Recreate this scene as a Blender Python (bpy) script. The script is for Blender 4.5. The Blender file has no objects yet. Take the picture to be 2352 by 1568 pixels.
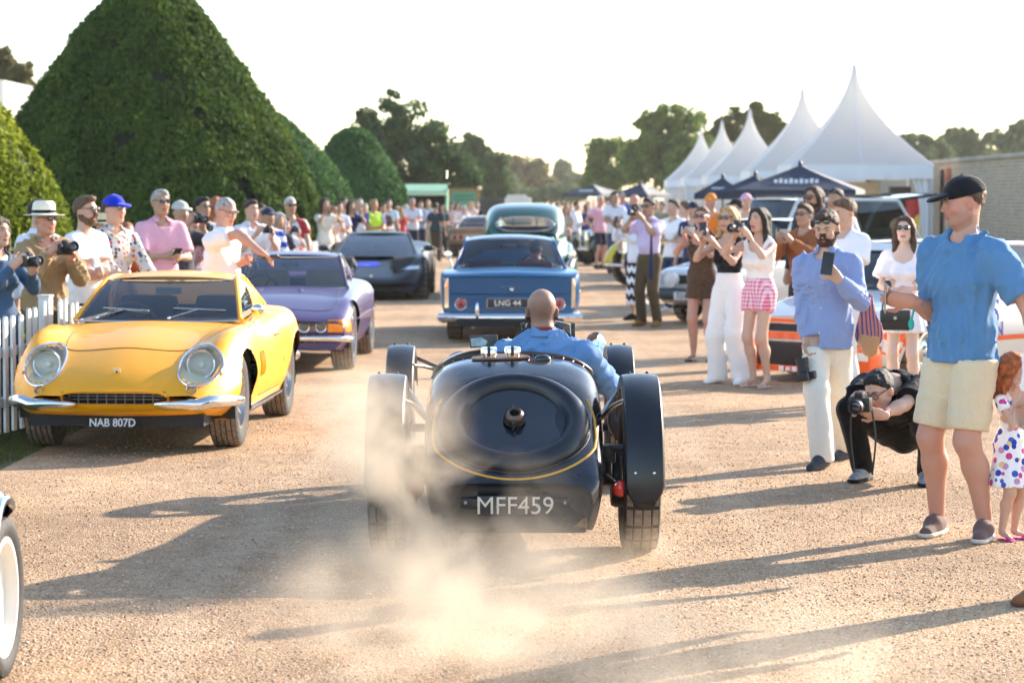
import bpy, bmesh, math, random
import numpy as np
from mathutils import Vector, Matrix
from mathutils.bvhtree import BVHTree
R = math.radians
NOHAZE = False
scene = bpy.context.scene
COL = scene.collection
random.seed(7); rng = np.random.default_rng(7)

# ------------------------------------------------------------------ camera
FPX, CAMH, YH, XV = 5553.0, 1.78, 450.0, 1230.0      # focal length / horizon / vanishing point in a 2352 px wide copy of the photo
TH = math.atan((784 - YH) / FPX); YA = math.atan((XV - 1176) / FPX)
cam = bpy.data.cameras.new('camera'); cam_ob = bpy.data.objects.new('camera', cam); COL.objects.link(cam_ob)
cam.lens = 85; cam.sensor_width = 36; cam.clip_start = 0.2; cam.clip_end = 3000
cam_ob.location = (0, 0, CAMH); cam_ob.rotation_euler = (math.pi / 2 - TH, 0, YA)
cam.dof.use_dof = True; cam.dof.focus_distance = 12.6; cam.dof.aperture_fstop = 4.0
scene.camera = cam_ob

# ------------------------------------------------------------------ sky and sun
SUN_AZ, SUN_EL = R(49), R(23)                        # azimuth measured from +Y (view) towards +X
world = bpy.data.worlds.new('World'); scene.world = world; world.use_nodes = True
wn = world.node_tree.nodes; wl = world.node_tree.links
bg = wn['Background']; sky = wn.new('ShaderNodeTexSky'); sky.sky_type = 'NISHITA'; sky.sun_disc = False
sky.sun_elevation = SUN_EL; sky.sun_rotation = SUN_AZ
sky.air_density = 1.0; sky.dust_density = 0.5; sky.ozone_density = 1.0; sky.altitude = 0
wl.new(sky.outputs[0], bg.inputs[0]); bg.inputs[1].default_value = 0.15
sl = bpy.data.lights.new('sun', 'SUN'); sl.energy = 4.3; sl.angle = R(0.6); sl.color = (1.0, 0.87, 0.72)
sun = bpy.data.objects.new('sun', sl); COL.objects.link(sun); sun.location = (20, 20, 20)
sdir = Vector((math.sin(SUN_AZ) * math.cos(SUN_EL), math.cos(SUN_AZ) * math.cos(SUN_EL), math.sin(SUN_EL)))
sun.rotation_euler = (-sdir).to_track_quat('-Z', 'Y').to_euler()
vs = scene.view_settings; vs.view_transform = 'Standard'; vs.look = 'None'; vs.gamma = 1; vs.use_curve_mapping = False
vs.exposure = 1.45
cy = scene.cycles; cy.use_denoising = True; cy.max_bounces = 8; cy.diffuse_bounces = 3; cy.glossy_bounces = 4
cy.transparent_max_bounces = 16; cy.transmission_bounces = 6; cy.volume_bounces = 1; cy.volume_step_rate = 1.5; cy.volume_max_steps = 128
cy.sample_clamp_indirect = 8; cy.use_adaptive_sampling = True; cy.adaptive_threshold = 0.03

def ray(px, py):
    u = (px - 1176) / FPX; v = -(py - 784) / FPX
    x, y, z = u, math.cos(TH) + v * math.sin(TH), -math.sin(TH) + v * math.cos(TH)
    return Vector((x * math.cos(YA) - y * math.sin(YA), x * math.sin(YA) + y * math.cos(YA), z))
def at(px, py, Y):
    r = ray(px, py); t = Y / r.y; return Vector((r.x * t, Y, CAMH + r.z * t))
def G(px, py):
    r = ray(px, py); t = -CAMH / r.z; return Vector((r.x * t, r.y * t, 0))

# ------------------------------------------------------------------ materials
MATS = {}
def lin(c):
    return tuple(((v / 12.92) if v <= 0.04045 else ((v + 0.055) / 1.055) ** 2.4) for v in c)
def hexc(h):
    return lin(tuple(int(h[i:i + 2], 16) / 255 for i in (0, 2, 4)))
def new_mat(name):
    m = bpy.data.materials.new(name); m.use_nodes = True
    return m, m.node_tree.nodes, m.node_tree.links, m.node_tree.nodes['Principled BSDF']
def M(name, col=(.5, .5, .5), rough=.6, metal=0., coat=0., spec=.5, var=None, bump=None, sss=0., sheen=0., emit=None, coord='Object', alpha=None):
    """var=(scale, amount) colour mottling; bump=(scale, strength, distance)"""
    if name in MATS: return MATS[name]
    if isinstance(col, str): col = hexc(col)
    m, n, l, p = new_mat(name)
    p.inputs['Base Color'].default_value = (*col, 1); p.inputs['Roughness'].default_value = rough
    p.inputs['Metallic'].default_value = metal; p.inputs['Coat Weight'].default_value = coat
    p.inputs['Coat Roughness'].default_value = .04; p.inputs['Specular IOR Level'].default_value = spec
    if sheen: p.inputs['Sheen Weight'].default_value = sheen
    if sss:
        p.inputs['Subsurface Weight'].default_value = sss; p.inputs['Subsurface Radius'].default_value = (.012, .005, .003)
        p.inputs['Subsurface Scale'].default_value = 1.0
    if emit:
        p.inputs['Emission Color'].default_value = (*emit[0], 1); p.inputs['Emission Strength'].default_value = emit[1]
    tc = None
    if var or bump: tc = n.new('ShaderNodeTexCoord')
    if var:
        t = n.new('ShaderNodeTexNoise'); t.inputs['Scale'].default_value = var[0]; t.inputs['Detail'].default_value = 4
        l.new(tc.outputs[coord], t.inputs['Vector'])
        mr = n.new('ShaderNodeMapRange'); mr.inputs[1].default_value = .3; mr.inputs[2].default_value = .7
        mr.inputs[3].default_value = 1 - var[1]; mr.inputs[4].default_value = 1 + var[1]
        l.new(t.outputs[0], mr.inputs[0])
        mx = n.new('ShaderNodeVectorMath'); mx.operation = 'SCALE'; mx.inputs[0].default_value = col
        l.new(mr.outputs[0], mx.inputs['Scale']); l.new(mx.outputs[0], p.inputs['Base Color'])
    if bump:
        t = n.new('ShaderNodeTexNoise'); t.inputs['Scale'].default_value = bump[0]; t.inputs['Detail'].default_value = 3
        l.new(tc.outputs[coord], t.inputs['Vector'])
        b = n.new('ShaderNodeBump'); b.inputs['Strength'].default_value = bump[1]; b.inputs['Distance'].default_value = bump[2] if len(bump) > 2 else .01
        l.new(t.outputs[0], b.inputs['Height']); l.new(b.outputs[0], p.inputs['Normal'])
    MATS[name] = m
    return m
def M_glass(name, tint=(.75, .8, .8), refl=1.0):
    """thin pane: fresnel reflection over tinted clear"""
    if name in MATS: return MATS[name]
    m, n, l, p = new_mat(name); n.remove(p)
    tr = n.new('ShaderNodeBsdfTransparent'); tr.inputs[0].default_value = (*tint, 1)
    gl = n.new('ShaderNodeBsdfGlossy'); gl.inputs['Roughness'].default_value = .02; gl.inputs[0].default_value = (.95, .95, .95, 1)
    fr = n.new('ShaderNodeFresnel'); fr.inputs[0].default_value = 1.45
    ma = n.new('ShaderNodeMath'); ma.operation = 'MULTIPLY_ADD'; ma.inputs[1].default_value = 1.05 * refl; ma.inputs[2].default_value = .02
    ma.use_clamp = True
    mx = n.new('ShaderNodeMixShader'); l.new(fr.outputs[0], ma.inputs[0]); l.new(ma.outputs[0], mx.inputs[0])
    l.new(tr.outputs[0], mx.inputs[1]); l.new(gl.outputs[0], mx.inputs[2]); l.new(mx.outputs[0], n['Material Output'].inputs[0])
    MATS[name] = m; return m
def M_leaf(name, c1, c2, trans=.35, c3=None):
    """foliage: colour per leaf island, some translucency"""
    if name in MATS: return MATS[name]
    m, n, l, p = new_mat(name)
    g = n.new('ShaderNodeNewGeometry'); cr = n.new('ShaderNodeValToRGB')
    cr.color_ramp.elements[0].color = (*c1, 1); cr.color_ramp.elements[1].color = (*c2, 1)
    if c3:
        e = cr.color_ramp.elements.new(.9); e.color = (*c2, 1); cr.color_ramp.elements[2].color = (*c3, 1)
    tc = n.new('ShaderNodeTexCoord'); nt = n.new('ShaderNodeTexNoise'); nt.inputs['Scale'].default_value = .9; nt.inputs['Detail'].default_value = 3
    l.new(tc.outputs['Object'], nt.inputs['Vector'])
    ad = n.new('ShaderNodeMath'); ad.operation = 'MULTIPLY_ADD'; ad.inputs[1].default_value = .5
    l.new(g.outputs['Random Per Island'], ad.inputs[0]); mm = n.new('ShaderNodeMapRange'); mm.inputs[1].default_value = .35; mm.inputs[2].default_value = .65
    mm.inputs[3].default_value = 0; mm.inputs[4].default_value = .5
    l.new(nt.outputs[0], mm.inputs[0]); l.new(mm.outputs[0], ad.inputs[2]); l.new(ad.outputs[0], cr.inputs[0])
    l.new(cr.outputs[0], p.inputs['Base Color']); p.inputs['Roughness'].default_value = .75; p.inputs['Specular IOR Level'].default_value = .08
    tl = n.new('ShaderNodeBsdfTranslucent'); l.new(cr.outputs[0], tl.inputs[0])
    mx = n.new('ShaderNodeMixShader'); mx.inputs[0].default_value = trans
    l.new(p.outputs[0], mx.inputs[1]); l.new(tl.outputs[0], mx.inputs[2]); l.new(mx.outputs[0], n['Material Output'].inputs[0])
    MATS[name] = m; return m

CHROME = M('chrome', (.78, .77, .75), .09, 1.0)
STEEL = M('brushed steel', (.55, .54, .52), .28, 1.0)
BLACKP = M('black plastic', (.018, .018, .02), .45)
RUBBER = M('tyre rubber', (.035, .033, .032), .75, var=(40, .3), bump=(60, .3, .004))
TYRE_DUSTY = M('dusty tyre tread', (.25, .195, .145), .9, var=(30, .35), bump=(80, .4, .004))
DARKIN = M('dark interior', (.02, .02, .022), .8)
LAMPGLASS = M_glass('lamp glass', (.96, .96, .93), .55)
GLASS = M_glass('window glass', (.72, .77, .76), 1.0)
GLASSD = M_glass('dark window glass', (.25, .29, .3), 1.2)

# ------------------------------------------------------------------ mesh helpers
def mesh_from(name, verts, faces, mat=None, smooth=True):
    me = bpy.data.meshes.new(name)
    v = np.asarray(verts, dtype=np.float32)
    if isinstance(faces, np.ndarray):
        nf, k = faces.shape
        me.vertices.add(len(v)); me.vertices.foreach_set('co', v.ravel())
        me.loops.add(nf * k); me.loops.foreach_set('vertex_index', faces.astype(np.int32).ravel())
        me.polygons.add(nf); me.polygons.foreach_set('loop_start', np.arange(0, nf * k, k, dtype=np.int32))
        try: me.polygons.foreach_set('loop_total', np.full(nf, k, dtype=np.int32))
        except Exception: pass
        me.update(calc_edges=True); me.validate()
    else:
        me.from_pydata([tuple(map(float, q)) for q in v], [], faces); me.update()
    if mat is not None: me.materials.append(mat)
    if smooth: me.polygons.foreach_set('use_smooth', np.ones(len(me.polygons), dtype=bool))
    return me
def link(name, me, parent=None, loc=None, rot=None, label=None, cat=None, group=None, kind=None):
    o = bpy.data.objects.new(name, me); COL.objects.link(o)
    if parent: o.parent = parent
    if loc is not None: o.location = loc
    if rot is not None: o.rotation_euler = rot
    for k, v in (('label', label), ('category', cat), ('group', group), ('kind', kind)):
        if v: o[k] = v
    return o
def thing(name, label, cat, loc=(0, 0, 0), rz=0, group=None):
    return link(name, None, None, loc, (0, 0, rz), label, cat, group)

class B:
    """collects shapes for ONE mesh object"""
    def __init__(s): s.v = []; s.f = []; s.m = []; s.mi = 0
    def add(s, verts, faces):
        o = len(s.v); s.v += [tuple(map(float, q)) for q in verts]; s.f += [tuple(i + o for i in f) for f in faces]; s.m += [s.mi] * len(faces); return s
    def box(s, c, d, rot=None, bev=0):
        x, y, z = d[0] / 2, d[1] / 2, d[2] / 2
        if bev <= 0:
            vs = [(-x, -y, -z), (x, -y, -z), (x, y, -z), (-x, y, -z), (-x, -y, z), (x, -y, z), (x, y, z), (-x, y, z)]
            fs = [(0, 3, 2, 1), (4, 5, 6, 7), (0, 1, 5, 4), (1, 2, 6, 5), (2, 3, 7, 6), (3, 0, 4, 7)]
        else:
            bm = bmesh.new(); bmesh.ops.create_cube(bm, size=1)
            for v in bm.verts: v.co = Vector((v.co.x * d[0], v.co.y * d[1], v.co.z * d[2]))
            bmesh.ops.bevel(bm, geom=bm.edges[:] , offset=min(bev, min(d) * .49), segments=2, affect='EDGES', profile=.6)
            bm.verts.index_update(); vs = [v.co.copy() for v in bm.verts]; fs = [[v.index for v in f.verts] for f in bm.faces]; bm.free()
        vs = [Vector(q) for q in vs]
        if rot is not None:
            mt = rot if isinstance(rot, Matrix) else Matrix.Rotation(rot[2], 3, 'Z') @ Matrix.Rotation(rot[1], 3, 'Y') @ Matrix.Rotation(rot[0], 3, 'X')
            vs = [mt @ q for q in vs]
        c = Vector(c); return s.add([q + c for q in vs], fs)
    def tube(s, pts, r, n=8, caps=True, flat=None):
        pts = [Vector(p) for p in pts]; k = len(pts); rs = r if hasattr(r, '__len__') else [r] * k
        vs = []; fs = []; up = None
        for i, p in enumerate(pts):
            t = (pts[min(i + 1, k - 1)] - pts[max(i - 1, 0)]).normalized()
            if up is None:
                up = Vector((0, 0, 1)) if abs(t.z) < .95 else Vector((0, 1, 0))
            a = t.cross(up); a = a.normalized() if a.length > 1e-6 else Vector((1, 0, 0)); b = a.cross(t).normalized(); up = b
            for j in range(n):
                th = 2 * math.pi * j / n; vs.append(p + a * (math.cos(th) * rs[i]) + b * (math.sin(th) * rs[i] * (flat or 1)))
        for i in range(k - 1):
            for j in range(n):
                fs.append((i * n + j, i * n + (j + 1) % n, (i + 1) * n + (j + 1) % n, (i + 1) * n + j))
        if caps: fs.append(tuple(range(n - 1, -1, -1))); fs.append(tuple((k - 1) * n + j for j in range(n)))
        return s.add(vs, fs)
    def lathe(s, prof, n=24, axis='Z', c=(0, 0, 0), rot=None, cap=True):
        """prof: list of (radius, height)"""
        vs = []; fs = []; k = len(prof)
        for r, h in prof:
            for j in range(n):
                th = 2 * math.pi * j / n; x, y = r * math.cos(th), r * math.sin(th)
                vs.append({'Z': (x, y, h), 'X': (h, x, y), 'Y': (x, h, y)}[axis])
        for i in range(k - 1):
            for j in range(n): fs.append((i * n + j, i * n + (j + 1) % n, (i + 1) * n + (j + 1) % n, (i + 1) * n + j))
        if cap: fs.append(tuple(range(n - 1, -1, -1))); fs.append(tuple((k - 1) * n + j for j in range(n)))
        vs = [Vector(q) for q in vs]
        if rot is not None: vs = [rot @ q for q in vs]
        c = Vector(c); return s.add([q + c for q in vs], fs)
    def ell(s, c, r, n=14, m=9, rot=None):
        vs = []; fs = []
        for i in range(m + 1):
            ph = math.pi * i / m
            for j in range(n):
                th = 2 * math.pi * j / n
                vs.append(Vector((r[0] * math.sin(ph) * math.cos(th), r[1] * math.sin(ph) * math.sin(th), r[2] * math.cos(ph))))
        for i in range(m):
            for j in range(n): fs.append((i * n + j, (i + 1) * n + j, (i + 1) * n + (j + 1) % n, i * n + (j + 1) % n))
        if rot is not None: vs = [rot @ q for q in vs]
        c = Vector(c); return s.add([q + c for q in vs], fs)
    def patch(s, P, flip=False):
        """P: grid [i][j] of points"""
        ni, nj = len(P), len(P[0]); vs = [q for row in P for q in row]
        fs = [(i * nj + j, i * nj + j + 1, (i + 1) * nj + j + 1, (i + 1) * nj + j) for i in range(ni - 1) for j in range(nj - 1)]
        if flip: fs = [f[::-1] for f in fs]
        return s.add(vs, fs)
    def mesh(s, name, mat, smooth=True, auto=None):
        me = bpy.data.meshes.new(name); me.from_pydata(s.v, [], s.f); me.update()
        for m in (mat if isinstance(mat, (list, tuple)) else [mat]): me.materials.append(m)
        if any(s.m): me.polygons.foreach_set('material_index', np.array(s.m, dtype=np.int32))
        bm = bmesh.new(); bm.from_mesh(me); bmesh.ops.remove_doubles(bm, verts=bm.verts, dist=1e-5); bmesh.ops.recalc_face_normals(bm, faces=bm.faces)
        if smooth:
            for f in bm.faces: f.smooth = True
            lim = math.cos(R(auto or 40))
            for e in bm.edges:
                if len(e.link_faces) == 2 and e.link_faces[0].normal.dot(e.link_faces[1].normal) < lim: e.smooth = False
        bm.to_mesh(me); bm.free(); return me
    def obj(s, name, mat, parent=None, smooth=True, auto=None, **kw):
        return link(name, s.mesh(name, mat, smooth, auto), parent, **kw)
def bez(pts, n=12):
    """Catmull-Rom through points"""
    pts = [Vector(p) for p in pts]; out = []
    P = [pts[0] * 2 - pts[1]] + pts + [pts[-1] * 2 - pts[-2]]
    for i in range(1, len(P) - 2):
        for j in range(n):
            t = j / n; a, b, c, d = P[i - 1], P[i], P[i + 1], P[i + 2]
            out.append(.5 * ((2 * b) + (c - a) * t + (2 * a - 5 * b + 4 * c - d) * t * t + (3 * b - a - 3 * c + d) * t ** 3))
    out.append(pts[-1]); return out
_TXT = {}
def text_mesh(body, size, depth=.002, font_scale_x=1.0, bold=0.0):
    cu = bpy.data.curves.new('txt', 'FONT'); cu.body = body; cu.size = size; cu.extrude = depth; cu.align_x = 'CENTER'; cu.align_y = 'CENTER'
    cu.offset = bold; cu.resolution_u = 3
    ob = bpy.data.objects.new('txt', cu); COL.objects.link(ob); ob.scale.x = font_scale_x
    dg = bpy.context.evaluated_depsgraph_get(); me = bpy.data.meshes.new_from_object(ob.evaluated_get(dg))
    for v in me.vertices: v.co.x *= font_scale_x
    bpy.data.objects.remove(ob); bpy.data.curves.remove(cu); return me
def text_obj(name, body, size, mat, parent, loc, rot, depth=.002, sx=1.0, bold=0.0):
    me = text_mesh(body, size, depth, sx, bold); me.materials.clear(); me.materials.append(mat)
    return link(name, me, parent, loc, rot)
# ================================================================== SETTING
def gravel_material():
    m, n, l, p = new_mat('gravel'); MATS['gravel'] = m
    tc = n.new('ShaderNodeTexCoord')
    v = n.new('ShaderNodeTexVoronoi'); v.inputs['Scale'].default_value = 105; l.new(tc.outputs['Object'], v.inputs['Vector'])
    v2 = n.new('ShaderNodeTexVoronoi'); v2.inputs['Scale'].default_value = 48; l.new(tc.outputs['Object'], v2.inputs['Vector'])
    wn_ = n.new('ShaderNodeTexWhiteNoise'); l.new(v.outputs['Color'], wn_.inputs['Vector'])
    cr = n.new('ShaderNodeValToRGB'); e = cr.color_ramp.elements
    e[0].color = (.30, .175, .095, 1); e[1].color = (.68, .52, .38, 1)
    for pos, c in ((.18, (.44, .265, .14, 1)), (.5, (.51, .325, .18, 1)), (.8, (.58, .39, .235, 1))):
        k = e.new(pos); k.color = c
    l.new(wn_.outputs['Value'], cr.inputs[0])
    nt = n.new('ShaderNodeTexNoise'); nt.inputs['Scale'].default_value = .55; nt.inputs['Detail'].default_value = 6; l.new(tc.outputs['Object'], nt.inputs['Vector'])
    mr = n.new('ShaderNodeMapRange'); mr.inputs[1].default_value = .35; mr.inputs[2].default_value = .65; mr.inputs[3].default_value = .74; mr.inputs[4].default_value = 1.12
    l.new(nt.outputs[0], mr.inputs[0])
    sc = n.new('ShaderNodeVectorMath'); sc.operation = 'SCALE'; l.new(cr.outputs[0], sc.inputs[0]); l.new(mr.outputs[0], sc.inputs['Scale'])
    # packed wheel tracks along the drive and darker damp patches
    sp = n.new('ShaderNodeSeparateXYZ'); l.new(tc.outputs['Object'], sp.inputs[0]); nw = n.new('ShaderNodeTexNoise'); nw.inputs['Scale'].default_value = .35; nw.inputs['Detail'].default_value = 3; l.new(tc.outputs['Object'], nw.inputs['Vector'])
    fac = None
    for xc, wd in ((.5, .11), (-.74, .11), (-1.5, .16), (1.15, .16), (-.15, .08)):
        a = n.new('ShaderNodeMath'); a.operation = 'MULTIPLY_ADD'; a.inputs[1].default_value = .9; a.inputs[2].default_value = -xc - .45; l.new(nw.outputs[0], a.inputs[0]); b_ = n.new('ShaderNodeMath'); b_.operation = 'ADD'; l.new(a.outputs[0], b_.inputs[0]); l.new(sp.outputs[0], b_.inputs[1])
        c_ = n.new('ShaderNodeMath'); c_.operation = 'ABSOLUTE'; l.new(b_.outputs[0], c_.inputs[0]); d_ = n.new('ShaderNodeMapRange'); d_.interpolation_type = 'SMOOTHSTEP'; d_.inputs[1].default_value = wd; d_.inputs[2].default_value = wd * .35; d_.inputs[3].default_value = 0; d_.inputs[4].default_value = .22; l.new(c_.outputs[0], d_.inputs[0])
        if fac is None: fac = d_.outputs[0]
        else: e_ = n.new('ShaderNodeMath'); e_.operation = 'MAXIMUM'; l.new(fac, e_.inputs[0]); l.new(d_.outputs[0], e_.inputs[1]); fac = e_.outputs[0]
    n3 = n.new('ShaderNodeTexNoise'); n3.inputs['Scale'].default_value = 4.5; n3.inputs['Detail'].default_value = 5; n3.inputs['Roughness'].default_value = .65; l.new(tc.outputs['Object'], n3.inputs['Vector']); m3 = n.new('ShaderNodeMapRange'); m3.inputs[1].default_value = .38; m3.inputs[2].default_value = .62; m3.inputs[3].default_value = .84; m3.inputs[4].default_value = 1.08; l.new(n3.outputs[0], m3.inputs[0])
    s3 = n.new('ShaderNodeVectorMath'); s3.operation = 'SCALE'; l.new(sc.outputs[0], s3.inputs[0]); l.new(m3.outputs[0], s3.inputs['Scale']); tk = n.new('ShaderNodeMix'); tk.data_type = 'RGBA'; tk.inputs[7].default_value = (.60, .45, .31, 1); l.new(fac, tk.inputs[0]); l.new(s3.outputs[0], tk.inputs[6])
    l.new(tk.outputs[2], p.inputs['Base Color']); p.inputs['Roughness'].default_value = .85; p.inputs['Specular IOR Level'].default_value = .25
    n2 = n.new('ShaderNodeTexNoise'); n2.inputs['Scale'].default_value = 18; n2.inputs['Detail'].default_value = 4; l.new(tc.outputs['Object'], n2.inputs['Vector'])
    ad = n.new('ShaderNodeMath'); ad.operation = 'MULTIPLY_ADD'; ad.inputs[1].default_value = -.8; l.new(v.outputs['Distance'], ad.inputs[0]); l.new(n2.outputs[0], ad.inputs[2])
    ad2 = n.new('ShaderNodeMath'); ad2.operation = 'MULTIPLY_ADD'; ad2.inputs[1].default_value = -.8; l.new(v2.outputs['Distance'], ad2.inputs[0]); l.new(ad.outputs[0], ad2.inputs[2])
    b = n.new('ShaderNodeBump'); b.inputs['Strength'].default_value = .7; b.inputs['Distance'].default_value = .013
    l.new(ad2.outputs[0], b.inputs['Height']); l.new(b.outputs[0], p.inputs['Normal'])
    return m
gm = gravel_material()
link('ground', mesh_from('ground', [(-900, -60, 0), (900, -60, 0), (900, 1500, 0), (-900, 1500, 0)], [(0, 1, 2, 3)], gm, False), kind='structure', label='golden gravel drive between the parked cars')

def pnoise(p, s, seed=0):
    """cheap smooth pseudo noise on an (n,3) array, about -1..1"""
    r = np.random.default_rng(seed); out = np.zeros(len(p))
    for i in range(7):
        k = r.normal(size=3) * s * (1 + .35 * i); out += np.sin(p @ k + r.uniform(0, 6.28)) / (1 + .25 * i)
    return out / 3.2

def gravel_stones():
    # loose stones lying on the drive, as far out as single ones can be seen
    N = 92000
    y = 7.0 + 17.0 * rng.random(N) ** 1.6
    half = y * .235 + .5
    x = -.12 + (rng.random(N) * 2 - 1) * half
    dens = pnoise(np.stack([x, y, 0 * x], 1), 1.1, 3)
    keep = (rng.random(N) < (.62 + .35 * dens) * np.clip((24.5 - y) / 8, 0, 1)) & (x > -3.55 + .0 * y); x, y = x[keep], y[keep]; N = len(x)
    s = .0036 + .0062 * rng.random(N) ** 2.2
    base = np.array([(1, 0, 0), (-.5, .87, 0), (-.5, -.87, 0), (.1, .1, .75), (.45, .75, .3), (-.9, .1, .3), (.4, -.8, .35)])
    tris = np.array([(0, 4, 3), (4, 1, 3), (1, 5, 3), (5, 2, 3), (2, 6, 3), (6, 0, 3), (0, 1, 4), (1, 2, 5), (2, 0, 6)])
    a = rng.random(N) * 6.283; ca, sa = np.cos(a), np.sin(a)
    jit = 1 + .35 * (rng.random((N, 7, 3)) - .5)
    P = base[None] * jit; st = .7 + .6 * rng.random((N, 1))
    X = (P[..., 0] * ca[:, None] * st - P[..., 1] * sa[:, None]) * s[:, None] + x[:, None]
    Y = (P[..., 0] * sa[:, None] * st + P[..., 1] * ca[:, None]) * s[:, None] + y[:, None]
    Z = P[..., 2] * s[:, None] * 1.15
    V = np.stack([X, Y, Z - .0005], -1).reshape(-1, 3)
    F = (tris[None] + (np.arange(N) * 7)[:, None, None]).reshape(-1, 3)
    m, n, l, p = new_mat('gravel stones')
    g = n.new('ShaderNodeNewGeometry'); cr = n.new('ShaderNodeValToRGB'); e = cr.color_ramp.elements
    e[0].color = (.28, .18, .11, 1); e[1].color = (.76, .65, .53, 1)
    for pos, c in ((.25, (.42, .25, .13, 1)), (.55, (.53, .345, .195, 1)), (.85, (.60, .43, .275, 1))):
        k = e.new(pos); k.color = c
    l.new(g.outputs['Random Per Island'], cr.inputs[0]); l.new(cr.outputs[0], p.inputs['Base Color']); p.inputs['Roughness'].default_value = .8
    link('gravel', mesh_from('gravel', V, F, m, False), label='loose golden gravel stones scattered over the drive', cat='gravel', kind='stuff')
gravel_stones()

# lawn verge behind the fence, with a blade layer where it shows
lawn_m = M('lawn', (.075, .085, .025), .9, var=(3, .35), bump=(70, .6, .02))
link('lawn', mesh_from('lawn', [(-60, 10, .004), (-3.52, 10, .004), (-3.45, 22, .004), (-3.75, 60, .004), (-4.1, 130, .004), (-60, 130, .004)], [(0, 1, 2, 3, 4, 5)], lawn_m, False), kind='structure', label='mown lawn under the topiary behind the picket fence')
def grass_blades():
    N = 26000
    y = 14 + 8 * rng.random(N); x = -3.5 - rng.random(N) * 1.6 + .03 * np.sin(y * 9); h = .018 + .03 * rng.random(N); a = rng.random(N) * 6.28
    dx, dy = np.cos(a) * .004, np.sin(a) * .004; lx, ly = rng.normal(0, .012, N), rng.normal(0, .012, N)
    V = np.stack([np.stack([x - dx, y - dy, 0 * x + .003], 1), np.stack([x + dx, y + dy, 0 * x + .003], 1), np.stack([x + lx, y + ly, h], 1)], 1).reshape(-1, 3)
    link('grass', mesh_from('grass', V, np.arange(3 * N).reshape(-1, 3), M_leaf('grass blade', (.05, .075, .015), (.14, .14, .04), .3), False), label='short green grass along the foot of the fence', cat='grass', kind='stuff')
grass_blades()

# ------------------------------------------------------------------ picket fence
WHITEP = M('white painted wood', (.78, .77, .74), .55, var=(6, .08), bump=(25, .2, .003))
def picket_mesh(h, w=.062, t=.02):
    b = B(); n = 8; pts = [(-w / 2, 0), (w / 2, 0), (w / 2, h - w / 2)]
    for i in range(1, n): a = math.pi * i / n; pts.append((w / 2 * math.cos(a), h - w / 2 + w / 2 * math.sin(a)))
    pts.append((-w / 2, h - w / 2)); k = len(pts)
    vs = [(x, -t / 2, z) for x, z in pts] + [(x, t / 2, z) for x, z in pts]
    fs = [tuple(range(k))[::1], tuple(range(2 * k - 1, k - 1, -1))] + [(i, i + k, (i + 1) % k + k, (i + 1) % k) for i in range(k)]
    b.add(vs, fs); return b.mesh('picket', WHITEP, True, 30)
PICK = [picket_mesh(.78 + .04 * i) for i in range(8)]
def fence(pts, pitch, label, scallop=.13, post_h=1.0):
    root = thing('picket_fence', label, 'fence', (pts[0][0], pts[0][1], 0), 0, 'white picket fence lengths'); o = Vector((pts[0][0], pts[0][1], 0))
    for a, b_ in zip(pts[:-1], pts[1:]):
        A, Bv = Vector((*a, 0)), Vector((*b_, 0)); d = Bv - A; L = d.length; ang = math.atan2(d.y, d.x); nx = Vector((d.y, -d.x, 0)).normalized()
        n = max(2, int(L / pitch))
        for i in range(n):
            t = (i + .5) / n; hh = .98 - scallop * math.sin(math.pi * t) ** .8
            me = PICK[max(0, min(7, round((hh - .78) / .04)))]
            p = link('picket', me, root, A + d * t - o + nx * .012 + Vector((0, 0, .03)), (R(rng.normal(0, .3)), R(rng.normal(0, .3)), ang))
        for z in (.25, .62):
            b = B(); b.box((0, 0, 0), (L, .03, .07), (0, 0, ang)); b.obj('rail', WHITEP, root, loc=A + d * .5 - o - nx * .025 + Vector((0, 0, z)))
        b = B(); b.box((0, 0, post_h / 2), (.09, .09, post_h), bev=.006); b.box((0, 0, post_h + .008), (.10, .10, .016))
        b.obj('post', WHITEP, root, loc=Bv - o, rot=(0, 0, ang))
    return root
fence([(-4.35, 15.2), (-4.08, 17.0), (-3.80, 18.7)], .15, 'white picket fence length under the woman in denim and the panama hat man')
fence([(-3.76, 18.9), (-3.52, 20.9)], .13, 'short white picket fence length meeting the windscreen of the yellow coupe')
fence([(-3.5, 21.0), (-3.6, 26), (-3.75, 31), (-3.95, 37), (-4.1, 43), (-4.2, 49)], .15, 'long white picket fence in front of the crowd beside the purple coupe', .1)
b = B(); b.box((0, 0, 0), (.34, .012, .2), bev=.004); b.obj('warning_sign', M('sign red', (.75, .07, .05), .5), loc=at(712, 568, 42.3) , rot=(0, 0, R(80)), label='small red sign fixed on the white picket fence before the big yew', cat='sign')

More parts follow.
